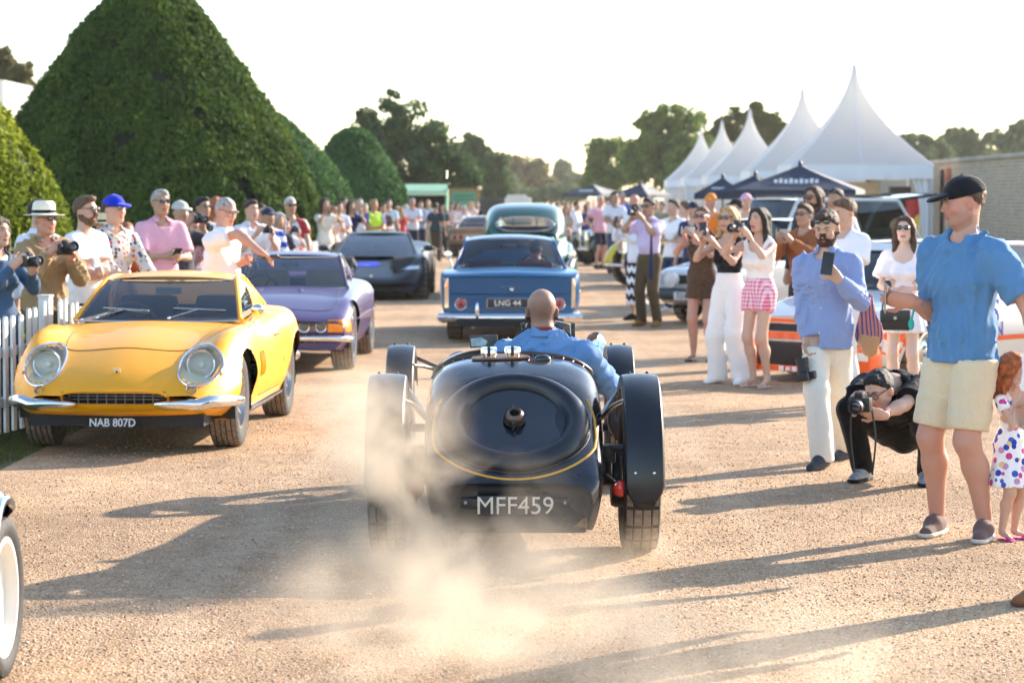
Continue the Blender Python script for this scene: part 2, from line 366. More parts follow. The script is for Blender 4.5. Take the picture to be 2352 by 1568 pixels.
# ------------------------------------------------------------------ foliage
def leaf_quads(P, N, size, flat=.5, aspect=1.7):
    n = len(P); s = size * (.6 + .8 * rng.random(n))
    r1 = rng.normal(size=(n, 3)); nn = N * flat + r1 * .5; nn /= np.linalg.norm(nn, axis=1, keepdims=True) + 1e-9
    t = np.cross(nn, rng.normal(size=(n, 3))); t /= np.linalg.norm(t, axis=1, keepdims=True) + 1e-9; u = np.cross(nn, t)
    s = s[:, None]; a = aspect
    V = np.stack([P - t * s * a * .5, P + u * s * .5 + t * s * .1, P + t * s * a * .6, P - u * s * .5], 1).reshape(-1, 3)
    return V, np.arange(4 * n).reshape(-1, 4)
BARK = M('bark', (.07, .05, .035), .9, var=(8, .4), bump=(20, .8, .03))
def topiary(label, c, prof, nleaf, leaf, mat, group='clipped yew topiaries', seed=1):
    """prof: [(z, r)...] silhouette of a clipped tree, foot to tip"""
    root = thing('yew_topiary', label, 'topiary', c, 0, group)
    z = np.array([p[0] for p in prof]); r = np.array([p[1] for p in prof]); Ht = z[-1]
    zz = np.linspace(0, Ht, 400); w = np.maximum(np.interp(zz, z, r), .05); cdf = np.cumsum(w); cdf /= cdf[-1]
    h = np.interp(rng.random(nleaf), cdf, zz); th = rng.random(nleaf) * 2 * np.pi
    rr = np.interp(h, z, r); S = np.stack([np.cos(th) * rr, np.sin(th) * rr, h], 1)
    bump = .055 * pnoise(S, 1.9, seed) + .045 * pnoise(S, 5.5, seed + 1)
    gap = pnoise(S, 3.3, seed + 2)
    keep = gap > -.82 + .3 * rng.random(nleaf); S = S[keep]; bump = bump[keep]; th = th[keep]; rr = rr[keep]; h = h[keep]
    rr2 = np.maximum(rr + bump + rng.normal(0, .045, len(rr)) - .02, .02)
    slope = np.interp(h + .05, z, r) - np.interp(h - .05, z, r); nz = -slope / .1
    N = np.stack([np.cos(th), np.sin(th), nz], 1); N /= np.linalg.norm(N, axis=1, keepdims=True)
    P = np.stack([np.cos(th) * rr2, np.sin(th) * rr2, h + .05 * bump], 1)
    V, F = leaf_quads(P, N, leaf, .7)
    link('crown', mesh_from('crown', V, F, mat, False), root)
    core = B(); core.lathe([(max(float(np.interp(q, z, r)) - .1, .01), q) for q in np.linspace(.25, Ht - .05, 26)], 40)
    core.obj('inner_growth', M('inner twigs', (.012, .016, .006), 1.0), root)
    b = B(); b.tube([(0, 0, 0), (.02, 0, Ht * .5), (0, 0, Ht * .85)], [.16, .1, .03], 10); b.obj('trunk', BARK, root)
    return root
LEAF_YEW = M_leaf('yew leaf', (.026, .06, .016), (.105, .165, .03), .32, (.26, .25, .045))
LEAF_YEWL = M_leaf('bright yew leaf', (.10, .15, .015), (.30, .34, .035), .4, (.45, .42, .07))
LEAF_YEWB = M_leaf('blue yew leaf', (.035, .09, .035), (.10, .20, .06), .3)
def prof_px(cx, Y, pts, foot):
    """silhouette read off the photo: right-hand edge points (px, py) of a tree standing at depth Y"""
    out = [(0, foot)]
    c = at(cx, 600, Y)
    for px, py in pts:
        q = at(px, py, Y); out.append((q.z, max(q.x - c.x, .02)))
    return (c.x, Y, 0), out
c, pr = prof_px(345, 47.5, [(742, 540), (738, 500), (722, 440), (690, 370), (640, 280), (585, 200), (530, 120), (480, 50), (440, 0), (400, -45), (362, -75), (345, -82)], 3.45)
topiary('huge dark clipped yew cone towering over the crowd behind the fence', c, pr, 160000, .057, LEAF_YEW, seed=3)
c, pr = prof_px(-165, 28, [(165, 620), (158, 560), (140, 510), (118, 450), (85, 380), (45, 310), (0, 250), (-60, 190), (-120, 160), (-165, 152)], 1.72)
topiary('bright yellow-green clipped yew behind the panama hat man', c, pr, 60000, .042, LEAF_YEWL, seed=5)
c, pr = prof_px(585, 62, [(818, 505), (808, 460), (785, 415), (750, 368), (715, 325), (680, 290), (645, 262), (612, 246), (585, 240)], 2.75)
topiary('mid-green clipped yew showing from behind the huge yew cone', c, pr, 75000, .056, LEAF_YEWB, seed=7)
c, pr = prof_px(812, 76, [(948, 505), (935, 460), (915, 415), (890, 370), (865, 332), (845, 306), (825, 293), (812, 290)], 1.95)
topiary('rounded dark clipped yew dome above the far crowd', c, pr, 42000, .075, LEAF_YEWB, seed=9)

def tree(label, c, blobs, nleaf, leaf, mat, trunk_r=.2, group='trees closing off the far end', name='tree', seed=0):
    """blobs: (dx, dz, rx, rz) crown lobes in metres around the foot c, seen from the front; depth follows rx"""
    root = thing(name, label, 'tree', c, 0, group); r_ = np.random.default_rng(seed + 50); Ps = []; Ns = []
    tot = sum(b_[2] * b_[3] for b_ in blobs)
    b = B(); top = max(b_[1] for b_ in blobs)
    b.tube([(0, 0, 0), (.1 * trunk_r, 0, top * .4), (0, 0, top * .8)], [trunk_r, trunk_r * .7, trunk_r * .2], 8)
    for dx, dz, rx, rz in blobs:
        n = int(nleaf * rx * rz / tot); k = max(6, int(14 + 10 * rx * rz / max(.5, top * .3)))
        b.tube([(0, 0, max(.3, top * .3)), (dx * .6, 0, dz * .75), (dx, 0, dz)], [trunk_r * .5, trunk_r * .3, trunk_r * .08], 6)
        q = r_.normal(size=(k, 3)); q /= np.linalg.norm(q, axis=1, keepdims=True); q *= (.35 + .6 * r_.random((k, 1)) ** .5)
        cl = np.stack([dx + q[:, 0] * rx, q[:, 1] * rx * .9, dz + q[:, 2] * rz], 1); cr_ = (.3 + .25 * r_.random(k)) * min(rx, rz)
        ids = r_.integers(0, k, n); d = r_.normal(size=(n, 3)); d /= np.linalg.norm(d, axis=1, keepdims=True)
        Ps.append(cl[ids] + d * (cr_[ids] * (.55 + .5 * r_.random(n)))[:, None]); Ns.append(d)
    P = np.concatenate(Ps); N = np.concatenate(Ns); ok = P[:, 2] > .15; V, F = leaf_quads(P[ok], N[ok], leaf, .5)
    link('crown', mesh_from('crown', V, F, mat, False), root); b.obj('trunk', BARK, root)
    return root
def blobs_px(cx, Y, lst):
    c = at(cx, 600, Y); out = []
    for px, py, rx, rz in lst:
        q = at(px, py, Y); s = Y / FPX; out.append((q.x - c.x, q.z, rx * s, rz * s))
    return (c.x, Y, 0), out
LEAF_DK = M_leaf('dark needle', (.034, .075, .03), (.10, .16, .055), .3)
LEAF_OAK = M_leaf('oak leaf', (.075, .135, .03), (.19, .27, .065), .35, (.2, .17, .05))
LEAF_FAR = M_leaf('far leaf', (.085, .135, .065), (.19, .24, .11), .3)
LEAF_TAN = M_leaf('turning leaf', (.13, .125, .055), (.26, .22, .09), .3)
c, bl = blobs_px(960, 118, [(905, 245, 28, 40), (940, 300, 70, 60), (865, 300, 45, 45), (1000, 340, 60, 60), (900, 370, 95, 70), (1040, 410, 60, 60), (960, 430, 110, 70), (835, 265, 18, 18), (1075, 430, 32, 60), (850, 400, 60, 60)])
tree('tall ragged dark yew with a leaning tip behind the rounded dome', c, bl, 24000, .14, LEAF_DK, .35, seed=1)
c, bl = blobs_px(1095, 190, [(1085, 345, 35, 35), (1110, 385, 48, 40), (1090, 430, 60, 40), (1140, 425, 35, 35)])
tree('dark grey-green tree beside the ragged yew far down the drive', c, bl, 9000, .22, LEAF_DK, .3, seed=2)
c, bl = blobs_px(1200, 330, [(1160, 385, 45, 30), (1215, 395, 48, 30), (1190, 430, 75, 30), (1240, 430, 45, 25), (1140, 430, 35, 35)])
tree('hazy tan and olive tree closing the far end of the drive', c, bl, 9000, .4, LEAF_TAN, .35, seed=3)
c, bl = blobs_px(1170, 300, [(1150, 425, 40, 32), (1175, 445, 50, 22), (1130, 440, 30, 25)])
tree('low yellow-green bushy tree in front of the hazy tan tree', c, bl, 6000, .35, LEAF_FAR, .3, seed=4)
c, bl = blobs_px(1290, 420, [(1290, 392, 20, 26), (1285, 425, 28, 28), (1320, 418, 30, 22), (1250, 430, 30, 20)])
tree('small bluish tree alone in the gap at the end of the drive', c, bl, 5000, .5, LEAF_FAR, .3, seed=5)
c, bl = blobs_px(1300, 280, [(1270, 445, 40, 18), (1320, 440, 40, 20), (1230, 450, 40, 14)])
tree('low olive shrub line under the small bluish tree', c, bl, 4000, .33, LEAF_FAR, .2, seed=6)
c, bl = blobs_px(1400, 190, [(1375, 345, 30, 32), (1370, 385, 32, 45), (1420, 375, 50, 50), (1400, 420, 65, 35)])
tree('rounded green tree at the near end of the right-hand tree row', c, bl, 9000, .2, LEAF_OAK, .35, seed=7)
c, bl = blobs_px(1540, 175, [(1530, 265, 50, 28), (1490, 300, 45, 35), (1570, 290, 55, 40), (1510, 345, 70, 45), (1590, 350, 60, 45), (1460, 370, 45, 45), (1540, 400, 90, 40)])
tree('broad green oak rising behind the farther white tents', c, bl, 15000, .19, LEAF_OAK, .4, seed=8)
c, bl = blobs_px(1720, 180, [(1740, 262, 40, 25), (1775, 285, 35, 28), (1690, 285, 45, 32), (1730, 320, 70, 45), (1650, 320, 45, 40), (1790, 330, 45, 45), (1720, 390, 90, 45)])
tree('olive oak with yellowing top between the white tent peaks', c, bl, 15000, .19, M_leaf('yellowing leaf', (.04, .06, .014), (.12, .13, .03), .35, (.3, .2, .06)), .4, seed=9)
for k, (cx, pts) in enumerate([(2110, [(2100, 330, 45, 20), (2140, 345, 45, 22), (2070, 335, 35, 18)]), (2215, [(2200, 312, 45, 22), (2240, 330, 50, 25), (2180, 345, 50, 25)]), (2330, [(2300, 320, 45, 22), (2345, 305, 45, 25), (2330, 340, 60, 25)]), (2400, [(2400, 300, 50, 35), (2440, 330, 50, 30)])]):
    c, bl = blobs_px(cx, 230 + 9 * k, pts + [(cx, 385, 85, 50)])
    tree(['low blue-green tree beyond the brick wall, next to the nearest tent', 'wide blue-green tree humped above the middle of the brick wall', 'tall blue-green tree above the brick wall behind the capped man', 'last blue-green tree beyond the brick wall'][k], c, bl, 9000, .27, LEAF_FAR, .4, group='trees beyond the brick wall', seed=20 + k)
c, bl = blobs_px(30, 95, [(10, 145, 30, 30), (50, 160, 25, 25), (-30, 130, 40, 40), (30, 190, 45, 35)])
tree('sunlit tree with rusty leaves peeking over the white marquee', c, bl, 6000, .13, LEAF_TAN, .25, seed=30)

# ------------------------------------------------------------------ marquee, tents, parasols
PVC = M('white tent fabric', (.80, .80, .82), .5, var=(1.5, .03), bump=(2.2, .12, .05))
PVCM, n_, l_, p_ = new_mat('tent skin'); MATS['tent skin'] = PVCM
p_.inputs['Base Color'].default_value = (.74, .73, .72, 1); p_.inputs['Roughness'].default_value = .5
_tl = n_.new('ShaderNodeBsdfTranslucent'); _tl.inputs[0].default_value = (.9, .86, .8, 1); _mx = n_.new('ShaderNodeMixShader'); _mx.inputs[0].default_value = .46
l_.new(p_.outputs[0], _mx.inputs[1]); l_.new(_tl.outputs[0], _mx.inputs[2]); l_.new(_mx.outputs[0], n_['Material Output'].inputs[0])
_tc = n_.new('ShaderNodeTexCoord'); _mp = n_.new('ShaderNodeMapping'); _mp.inputs['Scale'].default_value = (2.5, 2.5, .35); _nz = n_.new('ShaderNodeTexNoise'); _nz.inputs['Scale'].default_value = 1.6
_bp = n_.new('ShaderNodeBump'); _bp.inputs['Strength'].default_value = .35; _bp.inputs['Distance'].default_value = .06
l_.new(_tc.outputs['Object'], _mp.inputs[0]); l_.new(_mp.outputs[0], _nz.inputs['Vector']); l_.new(_nz.outputs[0], _bp.inputs['Height']); l_.new(_bp.outputs[0], p_.inputs['Normal'])
TENTLEG = M('tent pole', (.6, .6, .62), .35, .6)
def tent(label, cx, cy, w, eave, peak, walls=False, curtain=True):
    root = thing('pagoda_tent', label, 'tent', (cx, cy, 0), 0, 'white pagoda tents in a row'); h = w / 2
    for s in range(4):
        ro = Matrix.Rotation(math.pi / 2 * s, 3, 'Z'); P = []
        for i in range(17):
            t = i / 16; u = h * (.012 + .988 * t ** 1.75) + .02; z = peak + (eave - peak) * t; row = []
            for j in range(11):
                q = j / 5 - 1; pull = .10 * math.sin(math.pi * t) * (1 - q * q) * u
                row.append(ro @ Vector((q * u, -(u - pull), z)))
            P.append(row)
        b = B(); b.patch(P); rp = b.obj('roof_panel', PVCM, root)
        for jj in (0, 5): b = B(); b.tube([r2[jj] for r2 in P], .014, 5); b.obj('seam', PVC, rp)
        b = B(); P = []
        for i in range(4):
            P.append([ro @ Vector((q / 20 * h - h, -h - .012 - .012 * math.sin(q * 1.3) * i / 3, eave + .03 - i * .11)) for q in range(41)])
        b.patch(P); b.obj('valance', PVC, root)
        b = B(); b.box(ro @ Vector((-h + .03, -h + .03, eave / 2)), (.07, .07, eave)); b.obj('leg', TENTLEG, root)
        if curtain and s in (0, 1, 3):
            for sd in (-1, 1):
                P = []
                for i in range(12):
                    t = i / 11; z = eave - .1 - t * (eave - .12); wd = .42 * (1 - .72 * math.sin(math.pi * min(1, t * 1.1)) ** .8) + .1
                    P.append([ro @ Vector((sd * (h - .06 - wd * j / 9), -h + .1 + .035 * math.sin(j * 2.1) * (1 - .4 * t), z)) for j in range(10)])
                b = B(); b.patch(P); b.obj('side_curtain', PVC, root)
    b = B(); b.lathe([(.02, peak - .1), (.028, peak), (.02, peak + .08), (.0, peak + .13)], 10); b.obj('finial', TENTLEG, root)
    if walls:
        wd = M('pale plywood', (.62, .46, .27), .7, var=(4, .12)); k = 13
        for i in range(k):
            b = B(); b.box((-h + .1 + (h * 1.3 - .1) * (i + .5) / k, -h + .75 + .004 * (i % 2), 1.05), ((h * 1.3) / k - .012, .02, 2.1)); b.obj('wall_board', wd, root)
        b = B(); b.box((h * .62, -h + 1.0, 1.0), (.5, .3, 2.0), bev=.02); b.obj('stall_cabinet', M('dark cabinet', (.05, .03, .025), .5), root)
    else:
        b = B(); b.box((0, h - .05, eave / 2), (w - .1, .02, eave - .05)); b.obj('back_wall', PVC, root)
    return root
TT = ['nearest and largest looking white pagoda tent, with a plywood wall inside', 'white pagoda tent second in the row from the plywood one', 'white pagoda tent third in the row from the plywood one', 'white pagoda tent fourth in the row from the plywood one', 'white pagoda tent at the far end of the row']
for k, (px, py, Y) in enumerate([(1962, 150, 57.6), (1843, 205, 70.6), (1722, 257, 89), (1658, 282, 102.5), (1610, 299, 114)]):
    q = at(px, py, Y); tent(TT[k], q.x, Y, 3.25, 2.47, q.z, k == 0)
b = B(); b.box((0, 0, .9), (.35, .3, 1.8), bev=.05); b.obj('fire_point_stand', M('red board', (.55, .04, .03), .5), loc=at(2098, 520, 55.5) * Vector((1, 1, 0)) if False else (at(2098, 520, 56.6).x, 56.6, 0), label='dark red board standing inside the nearest tent', cat='board')
b = B(); b.lathe([(.14, 0), (.15, .5), (.13, 1.0), (.11, 1.25), (.04, 1.34)], 14); b.obj('folded_parasol', M('yellow cloth', (.75, .5, .03), .8, bump=(9, .5, .03)), loc=(at(2110, 520, 56.2).x, 56.2, 0), label='yellow folded cloth bundle standing by the tent corner', cat='bundle')
# white marquee corner, far upper left
mq = thing('marquee', 'white marquee corner rising behind the huge yew cone', 'marquee', (at(-60, 400, 78).x, 78, 0))
b = B(); b.box((0, 0, 2.0), (3.2, 6, 4.0)); b.obj('wall', PVC, mq)
b = B(); zz = at(30, 165, 78).z
b.add([(-1.7, -3.1, 5.9), (1.68, -3.1, zz - .42), (1.68, 3.1, zz - .42), (-1.7, 3.1, 5.9), (-1.7, -3.1, 4.0), (1.68, -3.1, 4.0), (1.68, 3.1, 4.0), (-1.7, 3.1, 4.0)], [(0, 1, 2, 3), (4, 7, 6, 5), (0, 4, 5, 1), (1, 5, 6, 2), (2, 6, 7, 3), (3, 7, 4, 0)])
b.obj('roof', PVCM, mq, smooth=False)

NAVY = M('navy parasol cloth', (.022, .032, .058), .75, bump=(4, .2, .03)); NAVYG = M('grey parasol cloth', (.30, .29, .28), .8, bump=(4, .2, .03)); REDC = M('red parasol cloth', (.5, .02, .03), .7)  # grey cloth goes on a single canopy panel, the rest stay navy
WHITEMARK = M('white print', (.75, .75, .75), .6)
def parasol(label, px, py, Y, half, drop, mats, rz=0, mark=True):
    q = at(px, py, Y); root = thing('parasol', label, 'parasol', (q.x, Y, 0), rz, 'navy parasols in front of the tents'); pk = q.z
    for s in range(4):
        ro = Matrix.Rotation(math.pi / 2 * s, 3, 'Z'); P = []
        for i in range(7):
            t = i / 6; u = half * t + .015; z = pk - drop * t ** .92
            P.append([ro @ Vector((q_ * u, -u, z - .04 * half * math.sin(math.pi * t) * (1 - q_ * q_))) for q_ in (-1, -.5, 0, .5, 1)])
        b = B(); b.patch(P); o = b.obj('canopy_panel', mats[s], root)
        P = [[ro @ Vector((q_ * (half + .015), -half - .018, pk - drop - i * .07)) for q_ in (-1, -.5, 0, .5, 1)] for i in range(3)]
        b = B(); b.patch(P); b.obj('valance', mats[s], root)
        b = B(); b.tube([(0, 0, pk - .06), ro @ Vector((half * .98, -half * .98, pk - drop - .02))], .012, 6); b.obj('rib', M('parasol wood', (.25, .16, .09), .6), root)
        if mark and s == 0:
            t = .62; u = half * t; z = pk - drop * t ** .92; sl_ = math.atan2(drop * .92, half)
            b = B()
            for i in range(9): b.box((-u * .55 + u * 1.1 * i / 8, -u - .03, z - .01), (u * .09, .006, half * (.07 + .03 * (i % 2))), (R(-90) + (math.pi / 2 - sl_), 0, 0))
            b.obj('printed_lettering', WHITEMARK, o)
    b = B(); b.tube([(0, 0, 0), (0, 0, pk + .05)], .025, 8); b.obj('pole', M('parasol wood', (.25, .16, .09), .6), root)
    b = B(); b.lathe([(.03, pk - .02), (.05, pk + .03), (.02, pk + .1)], 10); b.obj('finial', BLACKP, root)
    b = B(); b.lathe([(.3, 0), (.3, .06), (.06, .1)], 16); b.obj('base', BLACKP, root)
parasol('big navy parasol with white lettering in front of the nearest tent', 1838, 380, 50, 1.22, .50, (NAVY, NAVYG, NAVY, NAVY), R(-12))
parasol('navy parasol with a red edge half behind the big lettered one', 1735, 402, 54, .62, .36, (NAVY, NAVY, REDC, REDC), R(-35), False)
parasol('smaller navy parasol with lettering behind the orange capped man', 1660, 408, 58, .60, .38, (NAVY, NAVY, NAVY, NAVY), R(-10))
parasol('navy and grey parasol over the crowd at the gap in the trees', 1363, 424, 112, 1.05, .42, (NAVY, NAVYG, NAVY, NAVY), R(-32))
parasol('second navy and grey parasol, next to the white tents', 1472, 421, 104, .95, .5, (NAVY, NAVYG, NAVY, NAVY), R(-35), False)

# ------------------------------------------------------------------ brick wall
def brick_material():
    m, n, l, p = new_mat('old brick'); tc = n.new('ShaderNodeTexCoord'); mp = n.new('ShaderNodeMapping'); mp.inputs['Rotation'].default_value = (0, R(90), R(90))
    mp.inputs['Rotation'].default_value = (R(90), 0, R(90))
    bt = n.new('ShaderNodeTexBrick'); bt.inputs['Scale'].default_value = 1; bt.inputs['Brick Width'].default_value = .23; bt.inputs['Row Height'].default_value = .076; bt.inputs['Mortar Size'].default_value = .008
    bt.inputs['Color1'].default_value = (.46, .36, .25, 1); bt.inputs['Color2'].default_value = (.32, .25, .17, 1); bt.inputs['Mortar'].default_value = (.55, .50, .40, 1)
    sx = n.new('ShaderNodeSeparateXYZ'); cb = n.new('ShaderNodeCombineXYZ'); l.new(tc.outputs['Object'], sx.inputs[0]); l.new(sx.outputs[1], cb.inputs[0]); l.new(sx.outputs[2], cb.inputs[1]); l.new(cb.outputs[0], bt.inputs['Vector'])
    nz = n.new('ShaderNodeTexNoise'); nz.inputs['Scale'].default_value = .8; nz.inputs['Detail'].default_value = 6; l.new(tc.outputs['Object'], nz.inputs['Vector'])
    mx = n.new('ShaderNodeMix'); mx.data_type = 'RGBA'; mx.inputs[7].default_value = (.42, .36, .26, 1); mr = n.new('ShaderNodeMapRange'); mr.inputs[1].default_value = .45; mr.inputs[2].default_value = .7; mr.inputs[4].default_value = .7
    l.new(nz.outputs[0], mr.inputs[0]); l.new(mr.outputs[0], mx.inputs[0]); l.new(bt.outputs[0], mx.inputs[6]); l.new(mx.outputs[2], p.inputs['Base Color']); p.inputs['Roughness'].default_value = .9
    bp = n.new('ShaderNodeBump'); bp.inputs['Strength'].default_value = .5; bp.inputs['Distance'].default_value = .02; l.new(bt.outputs['Fac'], bp.inputs['Height']); bp.invert = True; l.new(bp.outputs[0], p.inputs['Normal'])
    return m
wall = thing('garden_wall', 'weathered brick garden wall with red and white pilaster blocks', 'wall', (9.75, 40, 0))
b = B(); b.box((.2, 60, 1.28), (.4, 140, 2.56)); b.obj('brick_face', brick_material(), wall, smooth=False)
for i in range(47):
    b = B(); b.box((.2, -9 + i * 3 + 0, 2.6), (.52, 2.97, .09 + .01 * (i % 2)), bev=.02) if i == 0 else None
    if i == 0: cop = b.mesh('coping_stone', M('coping stone', (.4, .36, .29), .9, var=(2, .2)))
    link('coping_stone', cop, wall, (0, i * 3, 0))
redb = B().box((0, 0, 0), (.06, .5, .36), bev=.01).mesh('red_block', M('red brick block', (.42, .13, .07), .9, var=(7, .25)))
whib = B().box((0, 0, 0), (.05, .42, .36), bev=.01).mesh('white_block', M('white stone block', (.6, .57, .5), .9, var=(5, .15)))
for yy in (5.6, 17.2, 31, 46, 62):
    for j in range(6): link('pilaster_block', redb if j % 2 == 0 else whib, wall, (-.02, yy, 2.25 - j * .4))
    b = B().tube([(-.09, yy + .5, 0), (-.09, yy + .5, 2.4)], .05, 8); b.obj('drainpipe', M('drainpipe', (.05, .05, .055), .5), wall)

# ------------------------------------------------------------------ far kiosks
GRN = M('green awning', (.22, .42, .27), .7); GRNL = M('green board', (.15, .36, .22), .6); WOODB = M('kiosk timber', (.33, .17, .07), .7, var=(5, .2))
q = at(980, 470, 86); k1 = thing('market_kiosk', 'green roofed kiosk standing behind the far crowd', 'kiosk', (q.x, 86, 0))
s_ = 86 / FPX
b = B(); b.add([(-52 * s_, -.9, 1.95), (50 * s_, -.9, 1.95), (47 * s_, .3, 2.2), (-50 * s_, .3, 2.2), (-52 * s_, -.9, 1.88), (50 * s_, -.9, 1.88), (47 * s_, .3, 2.12), (-50 * s_, .3, 2.12)], [(0, 1, 2, 3), (4, 7, 6, 5), (0, 4, 5, 1), (1, 5, 6, 2), (2, 6, 7, 3), (3, 7, 4, 0)]); b.obj('roof', GRN, k1, smooth=False)
b = B(); b.box((0, .35, 1.0), (94 * s_, .06, 2.0)); b.obj('back_wall', DARKIN, k1)
for sx in (-1, 1):
    b = B(); b.box((sx * 47 * s_, -.3, 1.0), (.07, 1.2, 2.0)); b.obj('side_wall', GRNL, k1)
b = B(); b.box((0, -.85, .5), (92 * s_, .08, 1.0)); b.obj('counter', GRNL, k1)
b = B(); b.box((0, -.93, 1.86), (100 * s_, .03, .13)); b.obj('fascia_board', M('pale green board', (.45, .6, .4), .6), k1)
q = at(1065, 470, 90); k2 = thing('timber_kiosk', 'timber framed kiosk with a green sign board next to the green roofed one', 'kiosk', (q.x, 90, 0)); s_ = 90 / FPX
b = B(); b.box((0, 0, 1.02), (62 * s_, .1, 2.0)); b.obj('sign_board', GRNL, k2)
for sx in (-1, 1):
    b = B(); b.box((sx * 33 * s_, -.05, 1.03), (.09, .14, 2.06)); b.obj('post', WOODB, k2)
b = B(); b.box((0, -.08, 2.02), (70 * s_, .16, .09)); b.obj('beam', WOODB, k2)
b = B()
for r_ in range(2):
    for i in range(7): b.box((-.33 + i * .11, -.066, 1.78 - r_ * .14), (.07, .01, .08))
b.obj('painted_lettering', M('dark green print', (.04, .16, .08), .7), k2)
b = B(); b.ell((36 * s_, -.2, 2.06), (.08, .08, .08)); b.obj('lantern', M('lantern', (.8, .6, .35), .5), k2)
q = at(1125, 470, 130); s_ = 130 / FPX; ct = thing('container', 'low dark grey container beyond the kiosks', 'container', (q.x, 130, 0))
b = B(); b.box((0, 0, .82), (70 * s_, 2, 1.65), bev=.02); b.obj('body', M('dark grey steel', (.05, .05, .06), .6), ct)
for i in range(12):
    b = B(); b.box((-33 * s_ + 66 * s_ * i / 11, -1.02, .82), (.05, .04, 1.5)); b.obj('rib', M('dark grey steel', (.05, .05, .06), .6), ct)
q = at(1190, 470, 150); b = B(); b.box((0, 0, .9), (1.6, 2, 1.55), bev=.1); b.box((-.1, -.3, 1.72), (1.2, 1.3, .25), bev=.1); b.lathe([(.3, -.85), (.3, .85)], 12, 'X', (0, -.6, .3))
b.obj('parked_van', M('cream paint', (.6, .56, .5), .4), loc=(q.x, 150, 0), label='pale van far off beside the dark container', cat='van')
# ================================================================== CARS
def pchip(x, y, xi):
    x = np.asarray(x, float); y = np.asarray(y, float); h = np.diff(x); d = np.diff(y) / h; m = np.zeros_like(y)
    for i in range(1, len(x) - 1):
        if d[i - 1] * d[i] > 0:
            w1 = 2 * h[i] + h[i - 1]; w2 = h[i] + 2 * h[i - 1]; m[i] = (w1 + w2) / (w1 / d[i - 1] + w2 / d[i])
    m[0], m[-1] = d[0], d[-1]
    k = np.clip(np.searchsorted(x, xi) - 1, 0, len(h) - 1); t = (xi - x[k]) / h[k]
    return ((1 + 2 * t) * (1 - t) ** 2) * y[k] + t * (1 - t) ** 2 * h[k] * m[k] + t * t * (3 - 2 * t) * y[k + 1] + t * t * (t - 1) * h[k] * m[k + 1]
def paint(name, col, rough=.22, metal=0., coat=.7, flake=0):
    return M(name, col, rough + .2, metal, coat, .35, var=(1.3, .03))

def tyre_mesh(name, r, w, rim_r, style='lines', n=120, tread=None):
    mats = [RUBBER, tread or TYRE_DUSTY]
    key = (name, r, w, rim_r, style)
    if key in _TXT: return _TXT[key]
    h = w / 2; prof = [(rim_r, -h * .72, 0, 0), (rim_r + .01, -h * .86, 0, 0), ((r + rim_r) / 2, -h, 0, 0), (r - .03, -h * .97, 0, 0), (r - .008, -h * .88, 0, 0)]
    if style == 'zig': gs = (-.55, -.18, .18, .55)
    elif style == 'smooth': gs = (-.4, 0, .4)
    else: gs = (-.48, 0, .48)
    xs = [-.84]
    for g in gs: xs += [g - .07, g - .035, g + .035, g + .07]
    xs += [.84]; flag = [0] + [0, 1, 1, 0] * len(gs) + [0]
    for x, f in zip(xs, flag): prof.append((r - .006 * (x / .84) ** 2, x * h, 1, f))
    prof += [(a, -b_, c, d) for a, b_, c, d in prof[4::-1]]
    V = []; k = len(prof)
    col = 0
    for i in range(n):
        a0 = 2 * math.pi * i / n
        for j, (rr, x, isT, gr) in enumerate(prof):
            a = a0; d = 0
            if isT:
                if gr: d = .009
                elif style != 'smooth':
                    blk = (j - 5) // 4
                    ph = (i + (blk % 2) * 2) % 4
                    if ph == 0 and style == 'zig': d = .008
                    if i % 6 in (0, 1) and style == 'lines': d = .010
                if style == 'zig': a += (.022 if ((j - 5) % 4 in (1, 2)) else -.012) * (1 if i % 2 else -1) * .6 + .02 * ((j // 2) % 2)
            V.append((x, math.cos(a) * (rr - d), math.sin(a) * (rr - d)))
    F = []; mi = []
    for i in range(n):
        for j in range(k - 1):
            F.append((i * k + j, i * k + j + 1, ((i + 1) % n) * k + j + 1, ((i + 1) % n) * k + j))
            isT = prof[j][2] and prof[j + 1][2]; g = prof[j][3] and prof[j + 1][3]
            mi.append(1 if isT and not g and not (style == 'lines' and i % 6 == 0) else 0)
    me = mesh_from(name, V, np.array(F), None, True); me.materials.append(mats[0]); me.materials.append(mats[1])
    me.polygons.foreach_set('material_index', np.array(mi, dtype=np.int32)); me.update()
    bm = bmesh.new(); bm.from_mesh(me); bmesh.ops.recalc_face_normals(bm, faces=bm.faces)
    for e in bm.edges:
        if len(e.link_faces) == 2 and e.link_faces[0].normal.dot(e.link_faces[1].normal) < .75: e.smooth = False
    bm.to_mesh(me); bm.free()
    _TXT[key] = me; return me
